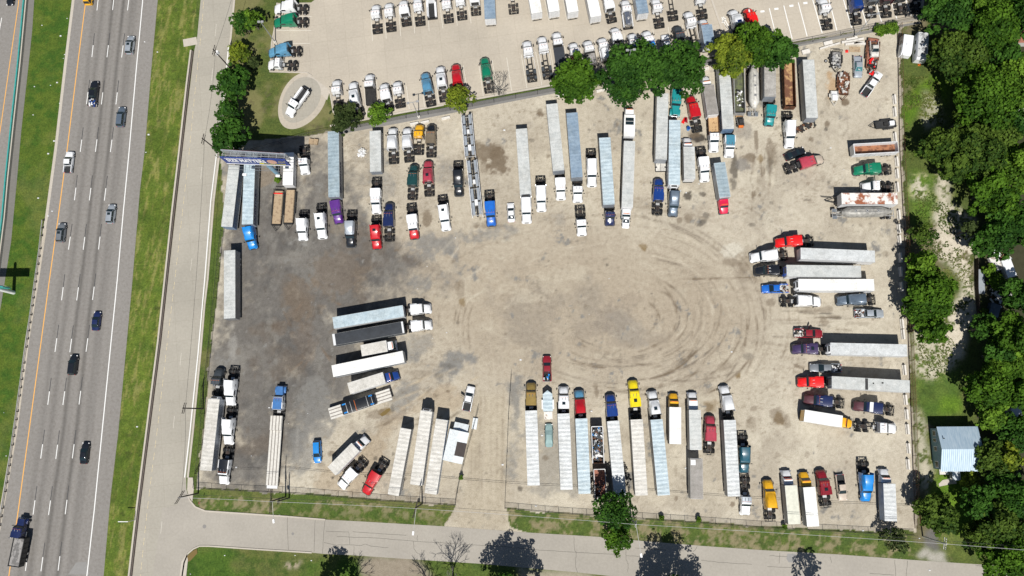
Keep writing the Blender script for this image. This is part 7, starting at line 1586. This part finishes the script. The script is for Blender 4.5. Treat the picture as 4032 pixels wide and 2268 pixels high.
def wire(a, c, off, mat, label, sag=.5, r_=.028):
    o = a; b = MB(); d = c - a; n_ = Vector((-d.y, d.x, 0)).normalized() * off; pr = None
    for i in range(13):
        t_ = i / 12; p = d * t_ + n_ + Vector((0, 0, -4 * sag * t_ * (1 - t_)))
        if pr is not None: b.cyl(tuple(pr), tuple(p), r_, None, 5, mat)
        pr = p
    tag(link('power_line', b.mesh('power_line', 0), None, tuple(o)), label, 'wire')
for a, c, nm_ in ((pd, pe, 'from the corner pole to the twin poles'), (pe, pf, 'from the twin poles to the pole between trailers'), (pf, pg, 'from trailer pole to the street tree pole'), (pg, ph, 'from the street tree pole to the driveway pole'), (ph, ps, 'from the driveway pole past the lower right woods')):
    wire(a, c, .0, 'wire_light', 'pale main power line ' + nm_, .7, .032); wire(a - Vector((0, 0, 1.2)), c - Vector((0, 0, 1.2)), .5, 'wire', 'thin dark power line ' + nm_, .9, .028)
for a, c, nm_ in ((pb, pc, 'along the frontage road beside the yard'), (pc, pd, 'down to the lower left corner pole'), (pa, pb, 'between the two upper left poles'), (pn, pa, 'from the top edge to the transformer pole')):
    wire(a, c, .6, 'wire', 'dark power line ' + nm_, .8, .03)
def lightpole(x, y, h, label, ang=0, sp=2.2):
    q = P(x, y); t = thing('light_pole', label, 'light pole', (q[0], q[1], 0)); link('post', MB().cyl((0, 0, 0), (0, 0, h), .13, .08, 10, 'polesteel').mesh('post'), t); link('base', MB().cyl((0, 0, 0), (0, 0, .7), .3, None, 12, 'concrete_block').mesh('base'), t)
    link('crossarm', MB().box(-sp / 2, sp / 2, -.05, .05, h - .05, h + .05, 'polesteel').mesh('crossarm'), t, (0, 0, 0), (0, 0, R(ang)))
    for s_ in (-1, 1): link('lamp_head', MB().box(-.3, .3, -.25, .25, -.08, .12, 'alu').mesh('lamp_head'), t, (s_ * sp / 2 * math.cos(R(ang)), s_ * sp / 2 * math.sin(R(ang)), h), (0, 0, R(ang)))
lightpole(1085, 168, 10.5, 'steel light pole behind the light blue truck on the lawn edge', 0, .8)
lightpole(1650, 462, 9.3, 'steel light pole with twin arms on the fence at left', 10); lightpole(3366, 147, 11, 'steel light pole by the lined bays near the fence', 10); lightpole(2462, 292, 12.8, 'steel light pole poking through the big shade tree', 5, 1.6)
q = P(54, 1152); t = thing('overhead_sign', 'highway sign on a single steel post in the left median', 'road sign', (q[0], q[1], 0))
link('post', MB().cyl((0, 0, 0), (0, 0, 11), .45, .35, 18, 'lampwhite').mesh('post'), t); link('sign_panel', MB().box(-4.2, 3.6, -.15, .05, 6.2, 9.1, 'tealpaint').mesh('sign_panel'), t)
b = MB()
for z in (6.6, 8.7): b.cyl((-4, .2, z), (3.4, .2, z), .08, None, 6, 'lampwhite')
for i in range(7): x = -4 + i * 1.2; b.cyl((x, .2, 6.6), (x + .6, .2, 8.7), .04, None, 6, 'lampwhite')
b.cyl((-4.2, -.6, 10.2), (3.9, -.6, 10.2), .03, None, 5, 'frame'); b.cyl((3.9, -.6, 9.1), (3.9, -.6, 10.2), .03, None, 5, 'frame'); link('truss', b.mesh('truss'), t)
q = P(500, 2045); t = thing('road_lamp', 'white arm lamp leaning over the grass from the frontage wall', 'street lamp', (q[0] + 2.3, q[1], 0)); link('post', MB().cyl((0, 0, 0), (0, 0, 4), .08, None, 8, 'greypole').mesh('post'), t); link('lamp_head', MB().box(-2.2, 0, -.07, .07, 3.95, 4.05, 'lampwhite').mesh('lamp_head'), t)
q = P(803, 1975); t = thing('stop_sign', 'red stop sign standing at the lower left street corner', 'road sign', (q[0], q[1], 0), R(75)); link('post', MB().cyl((0, 0, 0), (0, 0, 2.4), .04, None, 6, 'alu').mesh('post'), t)
b = MB(); b.loft([[(.38 * math.cos(R(22.5 + 45 * i)), y_, 2.5 + .38 * math.sin(R(22.5 + 45 * i))) for i in range(8)] for y_ in (-.06, -.03)], 'red'); link('sign_face', b.mesh('sign_face', 0), t); link('lettering', text_mesh('STOP', .28, 'text_white', .005), t, (0, -.068, 2.5), (R(90), 0, 0))

# ------------------------------------------------------------------ billboard
ht, hb_ = 14.3, 10.2
TLc, TRc, BRc, BLc = [Vector(P(*p)) for p in ((867, 617, ht), (1121, 627, ht), (1146, 651, hb_), (891, 641, hb_))]
L0 = Vector(((TLc.x + BLc.x) / 2, (TLc.y + BLc.y) / 2, 0)); R0 = Vector(((TRc.x + BRc.x) / 2, (TRc.y + BRc.y) / 2, 0)); dv = R0 - L0; bw = dv.length; brz = math.atan2(dv.y, dv.x)
q = Vector(P(1092, 703)); t = thing('billboard', 'large blue billboard on a single leaning-looking blue pole', 'billboard', (L0.x, L0.y, 0), brz)
inv = Matrix.Rotation(-brz, 3, 'Z'); pl = inv @ (q - L0)
link('pole', MB().cyl((pl.x, max(pl.y, .9), 0), (pl.x, max(pl.y, .9), hb_ + .3), .55, .5, 18, 'bluepole').mesh('pole'), t)
bf = link('front_panel', MB().box(0, bw, -.12, .12, hb_, ht, 'signblue').mesh('front_panel'), t)
b = MB(); b.box(0, bw, -.2, .14, hb_ - .25, hb_ - .01, 'sidewhite'); link('panel_trim', b.mesh('panel_trim'), t)
o_ = link('lettering', text_mesh('SIZE MATTERS', 2.4, 'text_white', .07), bf, (bw * .36, -.14, hb_ + 2.2), (R(90), 0, 0)); o_.scale = (.58, 1, 1); link('lettering', text_mesh("AMERICA'S LARGEST INJURY LAW FIRM", .62, 'text_white', .02), bf, (bw * .34, -.14, hb_ + 3.6), (R(90), 0, 0)).scale = (.78, 1, 1)
link('panel_stripe', MB().box(bw * .1, bw * .5, -.135, -.125, hb_ + .85, hb_ + 1.0, 'silver').mesh('panel_stripe'), bf)
link('lettering', text_mesh('MORGAN & MORGAN', .85, 'signyellow', .02), bf, (bw * .76, -.14, hb_ + .6), (R(90), 0, 0)).scale = (.62, 1, 1)
b = MB(); b.loft([[(bw * .76 + math.cos(R(30 * i)) * 1.1, y_, hb_ + 2.3 + math.sin(R(30 * i)) * 1.35) for i in range(12)] for y_ in (-.15, -.13)], 'skin'); b.loft([[(bw * .57 + math.cos(R(30 * i)) * .55, y_, hb_ + .85 + math.sin(R(30 * i)) * .4) for i in range(12)] for y_ in (-.15, -.13)], 'signyellow'); link('printed_picture', b.mesh('printed_picture', 0), bf)
b = MB(); b.add([(bw * .84, -.135, hb_ + 1.7), (bw * .88, -.135, hb_ + 3.3), (bw * .93, -.135, hb_ + 2.7), (bw * .98, -.135, hb_ + 3.5), (bw * .96, -.135, hb_ + 1.9), (bw * .9, -.135, hb_ + 1.4)], [(0, 1, 2, 3, 4, 5)], 'grey'); link('printed_picture', b.mesh('printed_picture', 0), bf)
# rear face splayed behind, frames, catwalk
ang = R(5); ln = bw
b = MB(); yb0 = 1.15; yb1 = 3.4
b.add([(0, yb0 + .4, hb_), (bw, yb0, hb_), (bw, yb0, ht), (0, yb0 + .4, ht), (0, yb0 + .6, hb_), (bw, yb0 + .2, hb_), (bw, yb0 + .2, ht), (0, yb0 + .6, ht)], [(0, 1, 2, 3), (7, 6, 5, 4), (3, 2, 6, 7), (0, 3, 7, 4), (1, 2, 6, 5), (0, 1, 5, 4)], 'silver'); link('rear_panel', b.mesh('rear_panel', 0), t)
b = MB(); b.add([(.3, yb0 + .62, hb_ + .1), (bw - .3, yb0 + .23, hb_ + .1), (bw - .3, yb0 + .23, ht + .05), (.3, yb0 + .62, ht + .05)], [(3, 2, 1, 0)], 'pinkred'); link('rear_poster', b.mesh('rear_poster', 0), t)
b = MB()
for z in (hb_ + .3, ht - .5): b.box(.2, bw - .2, .55, .65, z, z + .15, 'polesteel')
for i in range(9): x = .4 + (bw - .8) * i / 8; b.box(x, x + .1, .13, yb0, ht - .5, ht - .38, 'polesteel'); b.box(x, x + .1, .14, .26, hb_, ht - .1, 'polesteel'); b.box(x, x + .1, .13, yb0, hb_ + .3, hb_ + .42, 'polesteel')
link('truss', b.mesh('truss'), t)
b = MB()
for yy in (-1.4, -.7): b.box(.2, bw + .6, yy - .03, yy + .03, hb_ - .5, hb_ - .42, 'grey')
for i in range(7): x = .2 + (bw) * i / 6; b.box(x, x + .05, -1.4, -.2, hb_ - .5, hb_ - .44, 'grey')
link('catwalk', b.mesh('catwalk'), t)
for i in (.28, .8): link('lamp', MB().box(-.45, .45, -2.7, -2.2, hb_ - .8, hb_ - .5, 'lampwhite').box(-.04, .04, -2.2, -.2, hb_ - .7, hb_ - .64, 'grey').mesh('lamp'), t, (bw * i, 0, 0))

# ------------------------------------------------------------------ shed, house
def roofed(a, name, label, cat): pass
he = 2.6
S4 = [Vector(P(*p, he)) for p in ((1771, 1688), (1847, 1705), (1821, 1826), (1743, 1811))]
ux = (S4[1] - S4[0]).normalized(); rz = math.atan2(ux.y, ux.x); c0 = S4[3]; wS = (S4[1] - S4[0]).length; lS = (S4[0] - S4[3]).length
t = thing('metal_shed', 'white sheet-metal shed with dark roof patch by the driveway', 'shed', (c0.x, c0.y, 0), rz)
link('wall', MB().box(.25, wS - .25, .25, lS - .25, 0, he - .15, 'sidewhite').mesh('wall'), t)
b = MB(); b.add([(0, 0, he - .1), (wS * .5, 0, he + .45), (wS * .5, lS, he + .45), (0, lS, he - .1), (wS, 0, he - .1), (wS, lS, he - .1), (0, 0, he - .2), (wS, 0, he - .2), (wS, lS, he - .2), (0, lS, he - .2)], [(0, 1, 2, 3), (1, 4, 5, 2), (0, 6, 7, 4, 1), (3, 2, 5, 8, 9), (0, 3, 9, 6), (4, 7, 8, 5)], 'tinwhite'); rf_ = link('roof', b.mesh('roof', 0), t)
b = MB(); b.add([(wS * .52, lS * .22, he + .47), (wS + .05, lS * .22, he - .05), (wS + .05, lS * .66, he - .05), (wS * .52, lS * .66, he + .47)], [(0, 1, 2, 3)], 'darkroofing'); link('roof_patch', b.mesh('roof_patch', 0), rf_)
b = MB(); b.add([(wS * .16, lS + .05, he - .5), (wS * .9, lS + .05, he - .5), (wS * .9, lS + 1.7, he - .85), (wS * .16, lS + 1.7, he - .85)], [(0, 1, 2, 3)], 'tinwhite')
for xx in (.18, .88): b.cyl((wS * xx, lS + 1.6, 0), (wS * xx, lS + 1.6, he - .85), .06, None, 6, 'sidewhite')
link('porch_roof', b.mesh('porch_roof', 0), t)
q = P(1870, 1668); tag(link('metal_sheet', MB().box(-.55, .55, -1.25, 1.25, 0, .45, 'tinwhite').mesh('metal_sheet'), None, (q[0], q[1], 0), (0, 0, R(-8))), 'white sheet-metal box leaning at the driveway fence', 'box')
ze, zr_ = 3.6, 5.0
A = Vector(P(3690, 1683, ze)); B_ = Vector(P(3848, 1682, ze)); Cc = Vector(P(3867, 1853, ze)); D0 = Vector(P(3707, 1854, ze))
D0.x = (D0.x + A.x) / 2; c0 = Vector((D0.x, D0.y, 0)); wH = (Cc - D0).length; lH = (A - D0).length; rz = math.atan2((Cc - D0).y, (Cc - D0).x)
t = thing('house', 'pale blue house with silver tin gable roof among the trees', 'house', (c0.x, c0.y, 0), rz)
hw_ = link('wall', MB().box(.1, wH - .3, .25, lH - .25, 0, ze, 'housewall').mesh('wall'), t)
b = MB(); ym_ = lH * .5
b.add([(-.1, -.15, ze - .02), (wH, -.15, ze - .02), (wH, ym_, zr_), (-.1, ym_, zr_), (wH, lH + .15, ze - .02), (-.1, lH + .15, ze - .02), (-.1, -.15, ze - .12), (wH, -.15, ze - .12), (wH, ym_, zr_ - .1), (-.1, ym_, zr_ - .1), (wH, lH + .15, ze - .12), (-.1, lH + .15, ze - .12)], [(0, 1, 2, 3), (3, 2, 4, 5), (0, 3, 9, 6), (3, 5, 11, 9), (1, 7, 8, 2), (2, 8, 10, 4), (0, 6, 7, 1), (5, 4, 10, 11), (6, 9, 8, 7), (9, 11, 10, 8)], 'tinroof'); rf_ = link('roof', b.mesh('roof', 0), t)
b = MB(); b.add([(.1, .25, ze), (.1, lH - .25, ze), (.1, ym_, zr_ - .12)], [(0, 1, 2)], 'housewall'); b.add([(wH - .3, .25, ze), (wH - .3, lH - .25, ze), (wH - .3, ym_, zr_ - .12)], [(0, 2, 1)], 'housewall'); link('gable', b.mesh('gable', 0), t)
for yy, s_ in ((.14, .9), (.50, .65), (.70, .5), (.86, .75)):
    f_ = link('window', MB().box(.02, .098, lH * yy - s_ * .8, lH * yy + s_ * .8, 1.2, 2.7, 'sidewhite').mesh('window'), t); link('pane', MB().box(0, .018, lH * yy - s_ * .6, lH * yy + s_ * .6, 1.35, 2.55, 'glass').mesh('pane'), f_)
for x, y, z in ((.7, lH * .75, zr_ - .5), (wH - .9, ym_ + .5, zr_ - .1)): link('vent_pipe', MB().cyl((x, y, z - .6), (x, y, z + .45), .1, None, 8, 'frame').mesh('vent_pipe'), rf_)
b = MB(); b.add([(wH * .34, -2.0, 2.3), (wH * .44, -2.1, 2.9), (wH * .44, .1, 2.9), (wH * .34, .1, 2.3), (wH * .54, -2.0, 2.3), (wH * .54, .1, 2.3)], [(0, 1, 2, 3), (1, 4, 5, 2)], 'tinwhite')
for x in (.35, .53): b.cyl((wH * x, -1.9, 0), (wH * x, -1.9, 2.3), .06, None, 6, 'sidewhite')
link('porch_roof', b.mesh('porch_roof', 0), t); link('doorstep', MB().box(wH * .14, wH * .36, -1.0, 0.2, 0, .35, 'concrete_block').mesh('doorstep'), t)
poly_struct('garden_path', [(3738, 1858), (3762, 1858), (3766, 1905), (3745, 1906), (3698, 1916), (3696, 1905), (3712, 1890), (3740, 1885)], .03, 'kerb_concrete', .03)
# clearing junk and half-hidden things in the woods
for x, y, sx, sy, z, m_, nm_, lb, rz_ in ((3915, 1040, 1.0, 1.7, .8, 'oldpatch', 'board', 'stained white board lying in the woodland clearing', 20), (3960, 1060, 1.1, 2.1, 1.4, 'white', 'appliance_box', 'bright white box standing in the woodland clearing', 15), (3915, 1000, .8, .8, .7, 'sidewhite', 'appliance_box', 'small white box at top of the woodland clearing', 40), (3857, 1110, .8, 2.8, .7, 'silver', 'tin_sheet', 'long pale tin sheet along the dark board fence', -3), (3904, 1224, 1.1, 1.5, 1.4, 'bluegrey', 'appliance_box', 'bluish box standing in deep shade under the woods', -20), (4010, 1340, .9, .9, .6, 'sidewhite', 'appliance_box', 'small white box among right edge trees', 5), (4015, 1640, 2.8, 2.2, 2.4, 'silver', 'small_shed', 'pale grey roofed shed half hidden right of the wide tree', 10), (4015, 430, 1.4, 2.4, .8, 'offwhite', 'rubble_heap', 'pale stones at the right edge of upper woods', 0), (3928, 1170, 1.4, .25, .3, 'offwhite', 'board', 'pale plank lying at the lower clearing', -50), (3935, 1185, .2, 1.6, .3, 'sidewhite', 'board', 'two white rails in the lower clearing', 5), (3960, 1198, 1.5, .3, .4, 'rustbrown', 'board', 'brown beam lying at the lower clearing', 10)):
    q = P(x, y); tag(link(nm_, MB().box(-sx, sx, -sy, sy, 0, z, m_, .05, .05).mesh(nm_, 0), None, (q[0], q[1], 0), (0, 0, R(rz_))), lb, nm_.replace('_', ' '))
q = P(4010, 152); t = thing('red_shed', 'red-roofed shed corner at the right edge among trees', 'shed', (q[0], q[1], 0)); link('wall', MB().box(-2, 5, -2, 2, 0, 2.4, 'greypole').mesh('wall'), t); b = MB(); b.add([(-2.2, -2.2, 2.4), (5, -2.2, 2.4), (5, 2.2, 3.1), (-2.2, 2.2, 3.1)], [(0, 1, 2, 3)], 'redclay'); link('roof', b.mesh('roof', 0), t)
q = P(3940, 1030); junk((q[0], q[1], 0), 0, 2.2, 1.8, 60, 'mixed household junk strewn over the woodland clearing', ['offwhite', 'rustbrown', 'redclay', 'greypole', 'sidewhite', 'bluegrey'], 71, .5, 'junk_heap')
q = P(3945, 1150); junk((q[0], q[1], 0), 0, 2.6, 2.0, 60, 'grey sticks and rusty junk below the small bright bush', ['greypole', 'rustbrown', 'wood', 'offwhite', 'tan'], 72, .5, 'junk_heap')
q = P(3945, 1570); junk((q[0], q[1], 0), 0, 2.6, 1.6, 30, 'white bits scattered under the wide green tree', ['white', 'offwhite', 'tan'], 73, .4, 'junk_heap')
def tufts(polys, n_, label, seed, hs=(.12, .34)):
    rr = np.random.RandomState(seed); out = []
    for pts, wgt in polys:
        W2 = Wp(pts); xs = [p[0] for p in W2]; ys = [p[1] for p in W2]; X = rr.uniform(min(xs), max(xs), n_ * 3); Y = rr.uniform(min(ys), max(ys), n_ * 3)
        m_ = inpoly(X, Y, W2) & (vnoise(X, Y, 3.0, 7 + seed, 3) > .46); out.append(np.stack([X[m_], Y[m_]], 1)[:int(n_ * wgt)])
    p = np.concatenate(out); n2 = len(p); a = rr.rand(n2) * math.pi; h_ = rr.uniform(hs[0], hs[1], n2); w_ = rr.uniform(.08, .22, n2); V = np.zeros((n2, 2, 4, 3), np.float32)
    for q in (0, 1):
        c_, s_ = np.cos(a + q * 1.57) * w_, np.sin(a + q * 1.57) * w_; lx, ly = rr.normal(size=n2) * .12, rr.normal(size=n2) * .12
        V[:, q, 0] = np.stack([p[:, 0] - c_, p[:, 1] - s_, np.full(n2, .0)], 1); V[:, q, 1] = np.stack([p[:, 0] + c_, p[:, 1] + s_, np.full(n2, .0)], 1); V[:, q, 2] = np.stack([p[:, 0] + c_ * .8 + lx, p[:, 1] + s_ * .8 + ly, h_], 1); V[:, q, 3] = np.stack([p[:, 0] - c_ * .8 + lx, p[:, 1] - s_ * .8 + ly, h_], 1)
    nf = n2 * 2; me = bpy.data.meshes.new('grass'); me.vertices.add(nf * 4); me.vertices.foreach_set('co', V.ravel()); me.loops.add(nf * 4); me.loops.foreach_set('vertex_index', np.arange(nf * 4, dtype=np.int32)); me.polygons.add(nf); me.polygons.foreach_set('loop_start', np.arange(0, nf * 4, 4, dtype=np.int32)); me.update(calc_edges=True)
    at = me.attributes.new('tint', 'FLOAT', 'FACE'); at.data.foreach_set('value', np.clip(np.repeat(vnoise(p[:, 0], p[:, 1], 4, 5, 3), 2) * 1.6 - .4 + rr.normal(size=nf) * .2, 0, 1).astype(np.float32)); me.materials.append(MATS['grass_blade'])
    o = link('grass', me); o['kind'] = 'stuff'; o['label'] = label; o['category'] = 'grass'
tufts([([(3560, 300), (3700, 300), (3720, 600), (3570, 640)], .3), ([(3600, 700), (3830, 900), (3830, 1250), (3700, 1500), (3610, 1500), (3620, 1200)], .6)], 5000, 'short tufty grass between the right fence and the woods', 3, (.05, .12))
# litter on grass and gravel
rl = random.Random(9)
b = MB()
for x, y in [(225, 325), (250, 230), (255, 215), (190, 605), (190, 850), (570, 165), (575, 600), (585, 530), (620, 205), (16, 1625), (540, 1680), (25, 1795), (885, 2187), (750, 2260), (1226, 2207), (1162, 2187), (1136, 1668), (1060, 1605), (990, 1795), (930, 1840), (1212, 1628), (1100, 2030), (3398, 2089), (3620, 2120), (3660, 2245)] + [(rl.uniform(130, 280), rl.uniform(0, 900)) for _ in range(10)] + [(rl.uniform(1600, 3500), rl.uniform(500, 2000)) for _ in range(30)]:
    q = P(x, y); s_ = rl.uniform(.08, .26); b.box(q[0] - s_, q[0] + s_, q[1] - s_ * .7, q[1] + s_ * .7, .0, .12, 'sidewhite', s_ * .3, s_ * .2)
o = link('litter', b.mesh('litter', 0)); o['kind'] = 'stuff'; o['label'] = 'small white litter scattered on grass and gravel'
